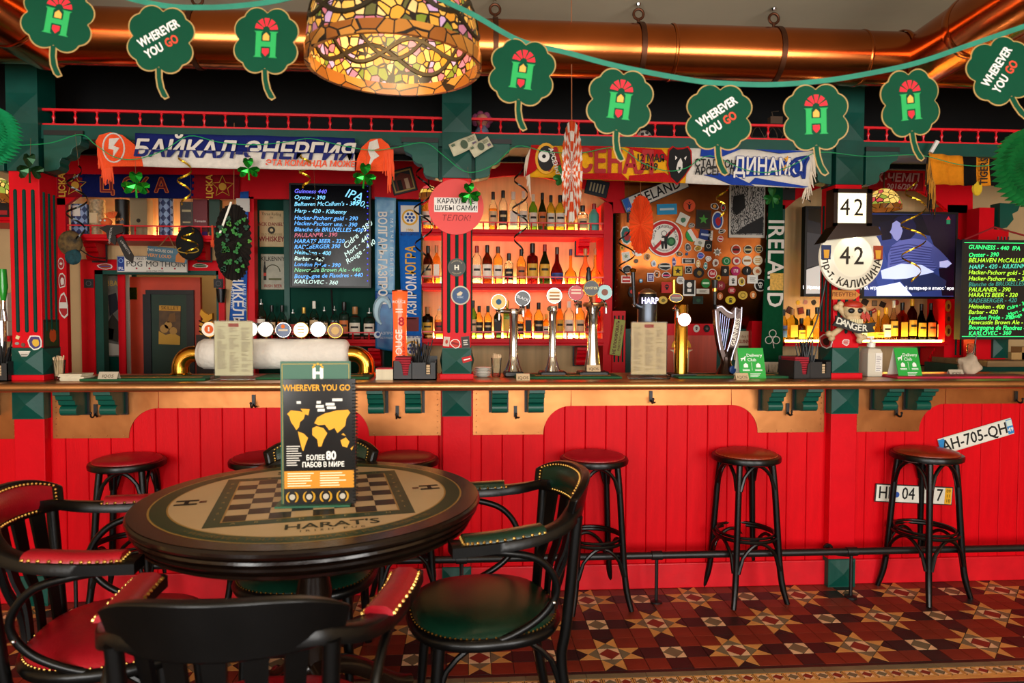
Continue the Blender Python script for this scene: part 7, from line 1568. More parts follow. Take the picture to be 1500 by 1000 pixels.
# ---- paper rosettes
def rosette(label, px, py, Y, rp, m, n=44, waves=True):
    p = at(px, py, Y); R_ = rp*mpp(p); t = thing('paper_rosette', label, 'decoration', p); b = MB(); vs = []; rings = 7
    for j in range(rings+1):
        r = R_*(.1+.9*j/rings)
        for k in range(2*n):
            a_ = PI*k/n+(.10*math.sin(j*2.2) if waves else 0); vs.append((r*math.cos(a_), (-.02 if k % 2 else .02)*(.4+.6*j/rings)-.03*math.sin(PI*j/rings), r*math.sin(a_)*(1+.02*(k % 2))))
    fs = [(j*2*n+k, j*2*n+(k+1) % (2*n), (j+1)*2*n+(k+1) % (2*n), (j+1)*2*n+k) for j in range(rings) for k in range(2*n)]
    b.add(vs, fs); o = b.build('pleats', m, t, fix=False); o.modifiers.new('thick', 'SOLIDIFY').thickness = .0015
    MB().sphere((0, -.02, 0), R_*.11, 12, 8, (1, .5, 1)).build('hub', m, t, smooth=True)
    MB().tube([(0, 0, R_*.9), (0, 0, CZ-p.z)], .0012, 5).build('thread', mat('thread', '7a5a3a', .8), t)
rosette('bright green paper rosette over the doorway-side pillar', -14, 199, -1.0, 42, mat('mint_tissue', '12a868', .7, vary=.1, scale=30))
rosette('deep green paper rosette hanging above the green-lit menu board', 1508, 246, -1.0, 56, mat('leaf_tissue', '0a7a34', .7, vary=.15, scale=30), 40)
# ---- folding paper fans, hung edge-on
def fan(label, top, bot, wl, wr, px, Y, ms, thread_top, n=16, kind=None):
    p = at(px, (top+bot)/2, Y); k_ = mpp(p); h = (bot-top)/2*k_; t = thing('paper_fan', label, 'decoration', p); b = MB(); b2 = MB()
    for k in range(n):
        f0, f1 = k/n, (k+1)/n
        def pt(f, s_):                            # f runs from the top spoke round to the bottom one
            a_ = PI/2-PI*f; wd = (wr*math.cos(a_)**.75 if math.cos(a_) > 0 else 0)*k_
            return (wd*(1+s_*.05), -.02+(.012 if s_ > 0 else -.012), h*math.sin(a_)*(1+.0*s_))
        for side in (1, -1):
            w_ = wr if side > 0 else wl
            if w_ <= 0: continue
            A_, B2 = PI/2-PI*f0, PI/2-PI*f1; mid = (A_+B2)/2
            P0 = (side*w_*k_*max(0, math.cos(A_))**.8, -.012, h*math.sin(A_)); P1 = (side*w_*k_*1.04*max(0, math.cos(mid))**.8, .012, h*math.sin(mid)*1.02); P2 = (side*w_*k_*max(0, math.cos(B2))**.8, -.012, h*math.sin(B2)); C0 = (0, 0, 0)
            nr = 5
            for r_ in range(nr):
                a0, a1 = r_/nr, (r_+1)/nr; tgt = (b if (r_+k) % 2 == 0 else b2) if len(ms) > 1 and kind == 'check' else b
                L_ = lambda P_, a: tuple(c*a for c in P_)
                tgt.add([L_(P0, a0), L_(P1, a0), L_(P1, a1), L_(P0, a1)], [(0, 1, 2, 3)]); tgt.add([L_(P1, a0), L_(P2, a0), L_(P2, a1), L_(P1, a1)], [(0, 1, 2, 3)])
    o = b.build('pleats', ms[0], t, fix=False)
    if b2.v: b2.build('pleats', ms[1], t, fix=False)
    tt = at(px, thread_top, Y)-p; MB().tube([(0, 0, h), (tt.x, 0, min(tt.z, CZ-p.z))], .0022, 5).build('thread', mat('twine', '9a5a34', .8), t)
    return t, h, k_
fo = mat('orange_tissue', 'e8541a', .7, vary=.12, scale=14)
fan('folded orange and white checked paper fan hung in front of the team scarf', 178, 324, 14, 16, 837, -.5, [mat('orange_paper', 'e0602a', .7), mat('white_paper_fan', 'ece4da', .7)], -2, 14, 'check')
fan('folded plain orange paper fan hung in front of the copper hood', 287, 371, 16, 19, 938, .2, [fo], 150, 14)
t, h, k_ = fan('folded dark paper fan printed with green clovers by the doorway', 300, 410, 28, 24, 343, .1, [mat('dark_camo_paper', '1c140e', .7, vary=.5, scale=16)], 180, 18)
pr_ = random.Random(9); MB().box(-.085, -.075, -.02, -.014, .01, h*.98).build('stick', paperw, t, rot=(0, .35, 0))
for k in range(34):
    a_ = pr_.uniform(-1.3, 1.3); r = pr_.uniform(.25, .95); s_ = pr_.choice((-1, 1)); x = s_*26*k_*math.cos(a_)*r; z = h*math.sin(a_)*r; q_ = pr_.uniform(.006, .0095); c = pr_.choice(('1f6a2a', '2f7a2a', '4f8a2a', '14402a', '14402a'))
    m = MB()
    for j in range(3): m.disc((x+q_*math.cos(j*2.1+a_), z+q_*math.sin(j*2.1+a_)), q_*.9, -.026, -.020, 8)
    m.build('clover_print', flatm(c), t)
# ---- foil shamrocks and spiral streamers on the green string
foil = mat('green_foil', '1f9a2c', .18, metal=.85, vary=.3, scale=12)
foil_d = mat('dark_green_foil', '0f3a1a', .25, metal=.6, vary=.4, scale=10)
def shamrock(label, px, py, Y, rp, m=foil, up=60):
    p = at(px, py, Y); s_ = rp*mpp(p); t = thing('foil_shamrock', label, 'decoration', p, (0, rnd.uniform(-.15, .15), rnd.uniform(-.3, .3)), 'foil shamrocks')
    heart = [(0, 0), (.28, .25), (.48, .6), (.42, .92), (.2, 1.0), (0, .82), (-.2, 1.0), (-.42, .92), (-.48, .6), (-.28, .25)]
    for k in range(3):
        a_ = (0, 2*PI/3*.95, -2*PI/3*.95)[k]; ca, sa = math.cos(a_), math.sin(a_)
        pts = [((x*ca+z*sa)*s_*.95, (-x*sa+z*ca)*s_*.95) for x, z in heart]
        n_ = len(pts); y0 = rnd.uniform(-.008, .004)
        b = MB(); cx = sum(a for a, _ in pts)/n_; cz = sum(c for _, c in pts)/n_; b.add([(x, y0, z) for x, z in pts]+[(cx, y0-.014, cz)], [(i, (i+1) % n_, n_) for i in range(n_)]); o = b.build('leaf', m, t, fix=False); o.modifiers.new('thick', 'SOLIDIFY').thickness = .001
    MB().prism([(-.06*s_, 0), (.06*s_, 0), (.12*s_, -1.0*s_), (-.02*s_, -1.0*s_)], -.004, -.002).build('stem', m, t)
    MB().tube([(0, 0, s_*.8), (0, 0, s_*.8+up*mpp(p))], .0008, 4).build('thread', MATS['thread'], t)
for px_, py_, r_, m, lb in ((44, 246, 22, foil_d, 'dark foil shamrock at the head of the doorway-side pillar'), (199, 270, 20, foil, 'bright foil shamrock in front of the navy letter scarf'), (364, 247, 17, foil, 'foil shamrock over the valance beside the camouflage fan'), (534, 257, 19, foil, 'foil shamrock at the end of the blue scarf above the blue-lit menu board'), (688, 284, 17, foil, 'foil shamrock overlapping the round coral sign'), (1131, 288, 16, mat('matte_green_foil', '14641f', .5, metal=.3), 'matt green shamrock beside the engraved poster'), (826, 258, 18, mat('matte_green_foil', '14641f', .5), 'dark green shamrock behind the checked paper fan')):
    shamrock(lb, px_, py_, -.16 if px_ < 1000 else .3, r_, m, up=26 if px_ != 1131 else 30)
sw_g = mat('gold_streamer', 'c8a22a', .2, metal=.9); sw_k = mat('black_streamer', '14120e', .2, metal=.5)
def swirl(label, px, y0, y1, Y, rp, turns, m, grow=.3):
    p = at(px, (y0+y1)/2, Y); k_ = mpp(p); n = int(turns*16); path = []
    for j in range(n+1):
        f = j/n; a_ = 2*PI*turns*f; r = rp*k_*(grow+(1-grow)*math.sin(PI*f)**.6); path.append((r*math.cos(a_), r*math.sin(a_), ((y0+y1)/2-(y0+(y1-y0)*f))*k_))
    t = tag(MB().sweep(path, [(-.0005, -.005), (.0005, -.005), (.0005, .005), (-.0005, .005)]).build('spiral_streamer', m, None, p), label, 'streamer', 'spiral streamers'); MB().tube([path[0], (0, 0, (2.42 if Y < .33 else CZ)-p.z)], .0007, 4).build('thread', MATS['thread'], t)
for a in (('black and gold spiral streamer beside the navy letter scarf end', 112, 243, 350, -.1, 14, 2.4, sw_k), ('gold spiral streamer in front of the blue scarf letters and gift boxes', 270, 212, 300, -.1, 10, 2.6, sw_g), ('gold spiral streamer in front of the black cap on the shelf', 278, 335, 372, 1.05, 12, 1.6, sw_g), ('gold spiral streamer above the blue-lit menu board', 447, 218, 275, -.1, 9, 2.6, sw_g), ('black spiral streamer in front of the whisky bottles beside the blue scarf', 620, 228, 405, .2, 14, 3.4, sw_k),
          ('black spiral streamer in front of the clear bottles on the top shelf', 762, 242, 372, .1, 12, 3.0, sw_k), ('gold spiral streamer in front of the television person', 1338, 262, 412, .4, 17, 3.2, sw_g), ('black spiral streamer at the hood edge beside the orange fan', 917, 335, 405, .6, 13, 1.8, sw_k), ('gold spiral streamer beside the engraved poster', 1058, 245, 320, .3, 9, 2.4, sw_g), ('dark spiral streamer over the right of the menu board handwriting', 460, 345, 405, .3, 15, 1.6, sw_k), ('black spiral streamer by the second television', 1186, 275, 298, .9, 7, .8, sw_k)): swirl(*a)
st = smoothpath([at(x, y, -.14) for x, y in [(-20, 216), (28, 213), (75, 209), (118, 197), (140, 212), (168, 230), (200, 233), (240, 220), (277, 199), (320, 208), (370, 212), (420, 208), (455, 203), (500, 213), (545, 220), (580, 216), (622, 209), (650, 228), (675, 248), (695, 252), (725, 240), (757, 214), (800, 222), (850, 224), (905, 216), (940, 238), (975, 250), (1005, 246), (1040, 228), (1090, 248), (1130, 252), (1165, 240), (1200, 223), (1270, 229), (1345, 227), (1400, 240), (1440, 243), (1480, 236), (1530, 228)]], 5)
tag(MB().tube(st, .0022, 5).build('green_string', mat('green_cord', '14a05a', .6)), 'thin bright green string swagged along the canopy beam', 'string')
# ---- hats, ribbon and bits hung on the doorway shelf
t = thing('cap', 'patterned dark cap hung by the doorway-side pillar', 'cap', at(103, 356, YS-.06)); k_ = mpp(t.location); cm = mat('camo_fabric', '2a2820', .8, vary=.8, scale=28, second='8a6a3a')
MB().sphere((0, 0, 0), 17*k_, 20, 12, (1, .55, 1.1)).build('crown', cm, t, smooth=True); MB().sphere((6*k_, -.02, -20*k_), 12*k_, 16, 8, (1, .35, 1)).build('brim', mat('teal_fabric', '1c4a52', .8, vary=.6, scale=30), t, smooth=True); MB().tube(smoothpath([(.06, 0, -.04), (.14, 0, -.09), (.24, 0, -.10)], 5), .004, 5).build('strap', black, t)
t = thing('cap', 'plain black beret hung on the shelf end beside the novelty sign', 'cap', at(278, 356, YS-.05)); MB().sphere((0, 0, 0), 20*k_, 20, 12, (1, .45, 1.25)).build('crown', mat('black_felt', '0c0b0b', .9), t, smooth=True); MB().tube([(.07*math.cos(a), -.03, -.05+.02*math.sin(a)) for a in [2*PI*j/16 for j in range(16)]], .004, 5, closed=True).build('band', mat('gold_cord', 'b8902a', .5), t)
t = thing('black_scarf_ribbon', 'black printed ribbon knotted on the whisky shelf rail', 'ribbon', at(172, 345, YS-.03)); P = lambda x, y: at(x, y, YS-.03)-t.location; bk = mat('black_satin', '141112', .4, vary=.2, scale=20)
for pts, nm in (([(146, 334), (158, 330), (180, 330), (182, 340), (168, 345), (158, 342)], 'knot'), ([(155, 335), (168, 333), (171, 352), (169, 359), (158, 350)], 'tail'), ([(171, 350), (179, 345), (196, 374), (195, 386), (184, 378)], 'tail')): o = MB().prism([(P(x, y).x, P(x, y).z) for x, y in pts], -.012 if nm == 'knot' else -.006, .002).build(nm, bk, t)
for x, y, tl in ((163, 345, -1.4), (185, 362, 1.0)): p = P(x, y); text('LAMBRETTA', t, p.x, p.z, .02, flatm('d8d0c8'), y=-.013, tilt=tl)
t = thing('orange_toy', 'fluffy orange toy with eyes among the whisky gift boxes', 'toy', at(156, 325, YS+.03)); m = MB().sphere((0, 0, 0), .035, 14, 8, (1.1, .8, .8)); m.build('body', mat('orange_fluff', 'e8642a', .9, bump=.8, bscale=60), t, smooth=True); fringe(t, [(.01, 0, .03), (.05, 0, .03)], 30, -.04, MATS['orange_fluff'], seed=11, sway=.03)
for s_ in (-1, 1): MB().sphere((s_*.014-.01, -.03, .006), .007, 8, 6).build('eye', flatm('f0e8d8'), t)
MB().box(-.02, .02, -.012, .012, z1*0-(t.location.z-zA), -.02).build('foot', MATS['orange_fluff'], t)
t = thing('orange_tassel', 'orange tassel hanging from the whisky shelf end', 'tassel', at(311, 345, YS-.03)); MB().tube([(0, 0, .07), (.003, 0, 0), (-.002, 0, -.05)], [.006, .008, .005], 8).build('cord', MATS['orange_yarn'], t); fringe(t, [(-.008, 0, -.03), (.008, 0, -.03)], 16, .05, MATS['orange_yarn'], seed=12)
t = thing('hanging_cup', 'small dark metal cup hung on the door frame', 'cup', at(324, 433, YW-.06)); MB().lathe([(.022, -.05), (.024, -.05), (.036, .05), (.033, .05), (.022, -.045), (.002, -.045)], 18, caps=False).build('bowl', steel, t, smooth=30); MB().tube([(0, .02, .05), (.0, .03, .13)], .002, 5).build('chain', steel, t)
# ---- odds and ends on the canopy shelf
t = thing('doll', 'small curly-haired doll sitting behind the canopy railing', 'doll', at(706, 196, .1)); t.location.z = 2.4525
MB().lathe([(.05, 0), (.055, .03), (.035, .08), (.02, .1)], 14).build('dress', mat('grey_dress', '6a6a80', .8, vary=.4, scale=30), t, smooth=True); MB().sphere((0, 0, .13), .036, 14, 10).build('head', mat('doll_skin', 'c8826a', .6), t, smooth=True)
for a_ in range(7): MB().sphere((.04*math.cos(a_*.9), .01, .135+.03*math.sin(a_*.9)), .022, 8, 6).build('curl', mat('doll_hair', '8a3a5a', .8), t, smooth=True)
t = thing('white_ball', 'white souvenir ball with dark marks behind the canopy railing', 'ball', at(943, 200, .08)); t.location.z = 2.4525; MB().sphere((0, 0, .045), .045, 18, 12).build('ball', mat('ball_white', 'b8b0a4', .5), t, smooth=True)
for a_ in range(5): MB().disc((.022*math.cos(a_*1.26), .045+.022*math.sin(a_*1.26)), .010, -.046, -.036, 5).build('ball_patch', flatm('1c1a18'), t)
t = thing('toy_bicycle', 'small wire bicycle ornament behind the canopy railing', 'ornament', at(1135, 196, .12)); t.location.z = 2.4525; wm_ = mat('wire_brown', '5a4a3a', .5, metal=.6)
for x, r in ((-.06, .075), (.09, .055)):
    MB().tube([(x+r*math.cos(a), 0, r+r*math.sin(a)) for a in [2*PI*j/24 for j in range(24)]], .003, 5, closed=True).build('wheel', wm_, t)
    for j in range(6): MB().tube([(x, 0, r), (x+r*math.cos(j*PI/3), 0, r+r*math.sin(j*PI/3))], .0012, 4).build('spoke', wm_, t)
MB().tube([(-.06, 0, .075), (0, 0, .15), (.09, 0, .055), (.0, 0, .06), (-.06, 0, .075)], .003, 5).build('bike_frame', wm_, t); MB().tube([(0, 0, .15), (-.02, 0, .22), (.02, 0, .225)], .003, 5).build('handlebar', wm_, t); MB().box(-.035, .035, -.02, .02, .15, .19).build('basket', mat('wicker', '4a3422', .8), t)
# ---- beyond the left pillar: shelf, boxes, tap
t, zq = shelf('far_shelf', 'red shelf of boxed goods beyond the doorway-side pillar', -60, 16, 318, 326, None, .1, ledm=MATS['red_strip'])
t, zq2 = shelf('far_shelf', 'red lower shelf with stacked white boxes beyond the doorway-side pillar', -60, 16, 492, 500, None, .1, ledm=MATS['red_strip'])
for k, (x, c, lb) in enumerate(((-4, '1c1816', 'black gift box on the shelf beyond the doorway-side pillar'), (9, '2a2422', 'dark gift box with white lettering on the shelf beyond the doorway-side pillar'))):
    p = at(x, 290, 1.3); o = tag(MB().box(-.03, .03, -.03, .03, 0, p.z-zq).build('gift_box', flatm(c), None, (p.x, 1.3, zq+.0005)), lb, 'gift box'); MB().box(-.024, .024, -.032, -.03, .03, .06).build('label', flatm('b82a2a' if k else '8a8078'), o)
for j in range(3):
    for k in range(2):
        p = at(-2+k*13, 480-j*22, 1.32); bw_ = .058
        o = tag(MB().box(-bw_/2, bw_/2, -.04, .04, 0, .098).build('carton', flatm('d8cfc0'), None, (at(-2+k*13, 480, 1.32).x, 1.32, zq2+.0005+j*.1)), 'white carton with red and ochre panels, stacked beyond the doorway-side pillar', 'carton', 'stacked white cartons'); MB().box(-.018, .018, -.042, -.04, .02, .05).build('label', flatm('a83a2a' if j % 2 else 'b8863a'), o)
t = thing('green_tap', 'tap with a bright green translucent handle at the left counter end', 'beer tap', onc(5, .2)); P = lambda x, y: at(x, y, .2)-t.location
MB().tube([(0, 0, 0), (0, 0, P(5, 470).z)], .02, 12).build('column', chrome, t, smooth=True); MB().tube([P(5, 440), P(5, 420), P(4, 394)], [.012, .022, .018], 12).build('handle', mat('green_acrylic', '1fa02a', .15), t, smooth=True); MB().tube([P(5, 440), P(5, 452), P(8, 470)], .012, 10).build('spout', chrome, t, smooth=True); MB().tube([P(5, 452), (0, 0, P(5, 470).z)], .014, 8).build('arm', chrome, t)
caddy(-8, -.03, 'black caddy of straws at the left counter end', 0)
# ---- right end: back post, boxes and wooden beam
t = thing('end_post', 'red post with green scroll bracket behind the green-lit menu board', 'post', (X(1459, .95), .95, 0)); P = lambda x, y: at(x, y, .95)-t.location
MB().box(P(1434, 330).x, P(1456, 330).x, 0, .12, 0, P(1445, 304).z).build('post', red, t); MB().box(P(1456, 330).x, P(1478, 330).x, 0, .1, 0, P(1460, 336).z).build('post_side', red, t)
MB().prism([(P(x, y).x, P(x, y).z) for x, y in ((1460, 298), (1490, 300), (1486, 310), (1478, 314), (1480, 322), (1470, 334), (1460, 336))], -.03, .06).build('bracket', green2, t)
MB().box(P(1452, 500).x, P(1474, 500).x, -.02, 0, P(1460, 524).z, P(1460, 495).z).build('block', green, t)
MB().pyramid(P(1452, 500).x, P(1474, 500).x, P(1460, 524).z, P(1460, 495).z, -.02, .02).build('block_boss', green, t)
ct = thing('end_counter', 'green side counter with wooden beam beyond the green-lit menu board', 'counter', (X(1480, .8), .8, 0)); P = lambda x, y: at(x, y, .8)-ct.location
MB().box(P(1425, 530).x, P(1560, 530).x, 0, .5, 0, P(1480, 536).z).build('carcass', green, ct); MB().box(P(1437, 530).x, P(1560, 530).x, -.06, .5, P(1480, 536).z, P(1480, 528).z).build('beam', mat('raw_beam', '8a6a44', .7, vary=.2, scale=8, stretch=(.5, 4, 4)), ct)
zb_ = P(1480, 528).z
for k, (x, w_, h_, c, lb) in enumerate(((1483, .1, .05, 'b8905a', 'cardboard box on the side counter beyond the menu board'), (1500, .12, .09, 'a87a48', 'taller brown box on the side counter beyond the menu board'))):
    p = at(x, 528, .95); tag(MB().box(-w_/2, w_/2, -.05, .05, 0, h_).build('box', flatm(c), None, (p.x, .95, zb_+.0005)), lb, 'box')

# ================================================================== stools, table, chairs
lacq = mat('black_lacquer', '060505', .3, spec=.35, vary=.3, scale=12, bump=.04, bscale=60)
leather_r = mat('red_leather', '7c1016', .34, vary=.12, scale=20, bump=.12, bscale=160)
leather_rb = mat('scarlet_leather', 'a00c1c', .36, vary=.1, scale=20, bump=.12, bscale=160)
leather_g = mat('green_leather', '0a2a1c', .26, vary=.15, scale=20, bump=.1, bscale=160)
stud_m = mat('brass_stud', 'd8b060', .25, metal=1)
def stool(label, px, py, rot, lm):
    p = on_z(px, py, .78); t = thing('bar_stool', label, 'stool', (p.x, p.y, 0), (0, 0, rot), 'bentwood bar stools along the bar')
    MB().lathe([(.10, .735), (.165, .735), (.178, .742), (.180, .758), (.176, .768), (.163, .772), (.150, .768)], 36).build('seat_ring', lacq, t, smooth=40)
    MB().lathe([(.158, .764), (.162, .772), (.155, .781), (.13, .789), (.09, .794), (.04, .796), (.001, .796)], 36).build('seat_pad', lm, t, smooth='all')
    fr = [(.135, .745), (.150, .60), (.165, .40), (.180, .20), (.196, .09), (.222, .0)]
    def lp_(z):
        for (r0, z0), (r1, z1_) in zip(fr[:-1], fr[1:]):
            if z1_ <= z <= z0: f = (z0-z)/(z0-z1_); return r0+(r1-r0)*f
        return .2
    angs = [PI/4+k*PI/2 for k in range(4)]
    for a in angs:
        MB().tube(smoothpath([(r*math.cos(a), r*math.sin(a), z) for r, z in fr], 4), [.0165]*17+[.0155, .0145, .014, .0135], 10).build('leg', lacq, t, smooth=True)
    for k in range(4):
        a, b = angs[k], angs[(k+1) % 4]+(2*PI if k == 3 else 0); m = (a+b)/2
        for z0, zt, nm in ((.60, .728, 'seat_brace'), (.175, .325, 'foot_brace')):
            pts = []
            for f in [j/12 for j in range(13)]:
                an = a+.06+(b-a-.12)*f; s_ = math.sin(PI*f); z = z0+(zt-z0)*(s_**.45 if s_ > 0 else 0); r = lp_(z)*(1-.20*s_)
                pts.append((r*math.cos(an), r*math.sin(an), z))
            MB().tube(pts, [.012]+[.0095]*11+[.012], 8).build(nm, lacq, t, smooth=True)
    MB().tube([(.160*math.cos(2*PI*j/36), .160*math.sin(2*PI*j/36), .338) for j in range(36)], .0095, 8, closed=True).build('foot_ring', lacq, t, smooth=True)
    MB().tube([(.150*math.cos(2*PI*j/36), .150*math.sin(2*PI*j/36), .355) for j in range(36)], .008, 8, closed=True).build('foot_ring', lacq, t, smooth=True)
    n = 44; st_ = MB()
    for j in range(n): a = 2*PI*j/n; st_.sphere((.158*math.cos(a), .158*math.sin(a), .775), .0028, 5, 4)
    tag(st_.build('stud_row', mat('dull_stud', '9a6a3a', .35, metal=.9), t), kind='stuff')
stool('bentwood stool with red seat beside the doorway-side pillar', 187, 671, .12, leather_rb)
stool('bentwood stool with red seat behind the green armchair, doorway side', 388, 668, -.1, leather_r)
stool('bentwood stool with brown-red seat behind the round table, middle pillar side', 592, 668, .2, leather_r)
stool('bentwood stool with dark red seat between the green armchair and the plain boards', 870, 666, .12, leather_rb)
lo = mat('cognac_leather', '8a2a12', .3, vary=.15, scale=18, bump=.1, bscale=160)
stool('bentwood stool with cognac seat below the harp-shaped tap', 1093, 662, .16, lo)
stool('bentwood stool with cognac seat in front of the number plates', 1357, 660, .3, lo)

# ---- round table with a chessboard top
TC_, TR, TZ = Vector((-.558, -1.189, 0)), .6045, .85
tb = thing('pub_table', 'round dark pub table with a printed chessboard top', 'table', TC_, (0, 0, math.radians(12)))
wood = mat('table_dark_wood', '1a0f09', .2, vary=.35, scale=5, bump=.05, bscale=30, stretch=(1, 8, 1))
top_wood = mat('table_rim_wood', '22140a', .26, vary=.3, scale=4, stretch=(1, 9, 1), bump=.04, bscale=40)
R_ = TR
MB().lathe([(R_-.09, TZ-.105), (R_-.05, TZ-.1), (R_-.036, TZ-.092), (R_-.034, TZ-.083), (R_-.046, TZ-.078), (R_-.03, TZ-.074), (R_-.022, TZ-.066), (R_-.022, TZ-.058), (R_-.032, TZ-.053), (R_-.016, TZ-.049), (R_-.008, TZ-.042), (R_-.010, TZ-.034), (R_-.022, TZ-.030), (R_-.004, TZ-.026), (R_+.001, TZ-.018), (R_, TZ-.008), (R_-.006, TZ-.001), (R_-.02, TZ)], 96).build('moulded_edge', wood, tb, smooth=30)
def disc_z(r, z, name, m, par, n=96, ri=0.):
    if ri: b = MB().add([(r*math.cos(2*PI*k/n), r*math.sin(2*PI*k/n), z) for k in range(n)]+[(ri*math.cos(2*PI*k/n), ri*math.sin(2*PI*k/n), z) for k in range(n)], [(k, (k+1) % n, n+(k+1) % n, n+k) for k in range(n)])
    else: b = MB().add([(r*math.cos(2*PI*k/n), r*math.sin(2*PI*k/n), z) for k in range(n)], [tuple(range(n))])
    return b.build(name, m, par, fix=False)
kk = TR/.65
tp_ = disc_z(R_-.008, TZ+.0008, 'top', top_wood, tb)
gold_p = mat('print_gold', '9a7a34', .3); grn_p = mat('print_table_green', '0a3a26', .36, spec=.25, vary=.1, scale=8); crm_p = mat('print_table_cream', 'c4aa80', .36, spec=.25, vary=.04, scale=6); blk_p = mat('print_table_black', '0d0a08', .36, spec=.25)
disc_z(.578*kk, TZ+.0012, 'gold_ring', gold_p, tp_); disc_z(.571*kk, TZ+.0015, 'green_ring', grn_p, tp_); disc_z(.516*kk, TZ+.0018, 'gold_ring', gold_p, tp_); disc_z(.510*kk, TZ+.0021, 'cream_disc', crm_p, tp_)
hs = .327
def sq_z(x0, x1, y0, y1, z, nm, m): return MB().add([(x0, y0, z), (x1, y0, z), (x1, y1, z), (x0, y1, z)], [(0, 1, 2, 3)]).build(nm, m, tp_, fix=False)
bm_me = None
sq_z(-hs, hs, -hs, hs, TZ+.0024, 'board_border', grn_p); ci = .275; sq_z(-ci-.006, ci+.006, -ci-.006, ci+.006, TZ+.0027, 'board_line', gold_p); sq_z(-ci, ci, -ci, ci, TZ+.0030, 'board_field', crm_p)
qs = 2*ci/8; sm = MB().add([(-qs/2, -qs/2, 0), (qs/2, -qs/2, 0), (qs/2, qs/2, 0), (-qs/2, qs/2, 0)], [(0, 1, 2, 3)]).mesh('dark_square', blk_p, fix=False)
for i in range(8):
    for j in range(8):
        if (i+j) % 2 == 0: inst('dark_square', sm, tp_, (-ci+qs*(i+.5), -ci+qs*(j+.5), TZ+.0034))
def ztext(s, x, y, size, m, rot=0, **k): o = inst('lettering', text_mesh(s, size, m, **k), tp_, (x, y, TZ+.0036), (-PI/2, 0, 0)); o.rotation_euler = Euler((-PI/2, 0, rot), 'XYZ'); return o
ink_t = flatm('2a3024')
ztext("HARAT'S", 0.06, -.385, .075, ink_t, bold=.015); ztext('IRISH PUB', .06, -.435, .026, ink_t, space=1.8); ztext("HARAT'S", 0, .39, .075, ink_t, PI, bold=.015)
for s_ in (-1, 1): ztext('H', s_*.42, 0, .10, flatm('231c16'), -s_*PI/2, bold=.04); ztext('n', s_*.375, 0, .05, flatm('6a2a22'), -s_*PI/2, bold=.03)
for k, ch in enumerate('ABCDEFGH'): ztext(ch, -ci+qs*(k+.5), -.302, .026, flatm('a89a68')); ztext(ch, -ci+qs*(k+.5), .302, .026, flatm('a89a68'), PI); ztext(str(k+1), -.302, -ci+qs*(k+.5), .026, flatm('a89a68')); ztext(str(k+1), .302, -ci+qs*(k+.5), .026, flatm('a89a68'))
rt = "• WHEREVER YOU GO • HARAT'S PUB • IRISH PUB • WHEREVER YOU GO • HARAT'S PUB • IRISH PUB "
for h_ in (1, -1):
    o = inst('lettering', text_mesh(rt[:44], .036, flatm('7a6a3a'), arc=-.545*kk, space=1.05), tp_, (0, 0, TZ+.0036)); o.rotation_euler = (-PI/2, 0, 0 if h_ > 0 else PI)
MB().lathe([(.06, .03), (.05, .12), (.035, .2), (.05, .34), (.065, .5), (.045, .62), (.06, .70), (.12, TZ-.095)], 28).build('pedestal', wood, tb, smooth=40)
for k in range(4):
    a = k*PI/2+.4; path = smoothpath([(.03*math.cos(a), .03*math.sin(a), .22), (.16*math.cos(a), .16*math.sin(a), .17), (.32*math.cos(a), .32*math.sin(a), .06), (.40*math.cos(a), .40*math.sin(a), .03)], 5)
    MB().tube(path, [.035]*8+[.03]*4+[.028]*4, 10).build('foot', wood, tb, smooth=True)

# ---- menu standing on the table
mn = thing('table_menu', 'green menu holder with a black spiral-bound booklet standing on the table', 'menu', (-.504, -1.335, TZ+.0036), (0, 0, .04)); km = 2.36/1000
mo = Vector((on_z(470, 742, TZ).x, 0, 0)); 
W2 = .125; HM = .495
gm_ = mat('menu_holder_green', '1c5a3c', .4)
MB().box(-W2-.005, .105, .006, .012, 0, HM).build('holder', gm_, mn); MB().box(-W2-.02, .105, -.03, .06, 0, .006).build('foot', gm_, mn)
for a, b, c, d in ((-W2, .10, HM-.010, HM-.008), (-W2, -W2+.002, .0, HM-.008), (.098, .10, .42, HM-.008)): MB().box(a, b, .0052, .0062, c, d).build('gold_line', flatm('b89a4a'), mn)
text('H', mn, -.005, HM-.042, .052, flatm('f0ece0'), y=.0048, bold=.06)
for k in range(5):
    a = PI*k/4; MB().disc((-.005+.015*math.cos(a), HM-.020+.011*math.sin(a)), .0045, .004, .006, 8).build('emblem', flatm('d8a83a'), mn)
bk_ = MB().box(-W2+.008, .122, -.010, .005, .006, .435).build('booklet', mat('booklet_black', '1a1816', .16, vary=.3, scale=6, spec=.6), mn)
yl = flatm('e8a42a'); yb_ = -.0112
text('WHEREVER YOU GO', mn, -.006, .405, .030, yl, y=yb_, bold=.03, squeeze=.80)
maps = [[(-.105, .318), (-.092, .330), (-.06, .326), (-.045, .318), (-.05, .300), (-.062, .290), (-.066, .272), (-.075, .262), (-.082, .275), (-.092, .29), (-.098, .31)], [(-.06, .335), (-.03, .333), (-.035, .312), (-.05, .318)], [(-.07, .258), (-.05, .25), (-.036, .235), (-.044, .215), (-.052, .19), (-.056, .195), (-.062, .22)],
        [(-.022, .268), (-.008, .275), (.015, .268), (.028, .25), (.016, .228), (.008, .205), (-.002, .205), (-.006, .23), (-.022, .245)], [(-.015, .285), (-.005, .305), (.02, .318), (.06, .328), (.098, .33), (.105, .32), (.092, .30), (.088, .275), (.075, .262), (.062, .25), (.052, .268), (.035, .26), (.02, .28), (.0, .278)], [(.072, .225), (.09, .235), (.102, .22), (.094, .2), (.078, .205)], [(.105, .196), (.116, .206), (.11, .19)], [(.075, .245), (.09, .24), (.082, .25)]]
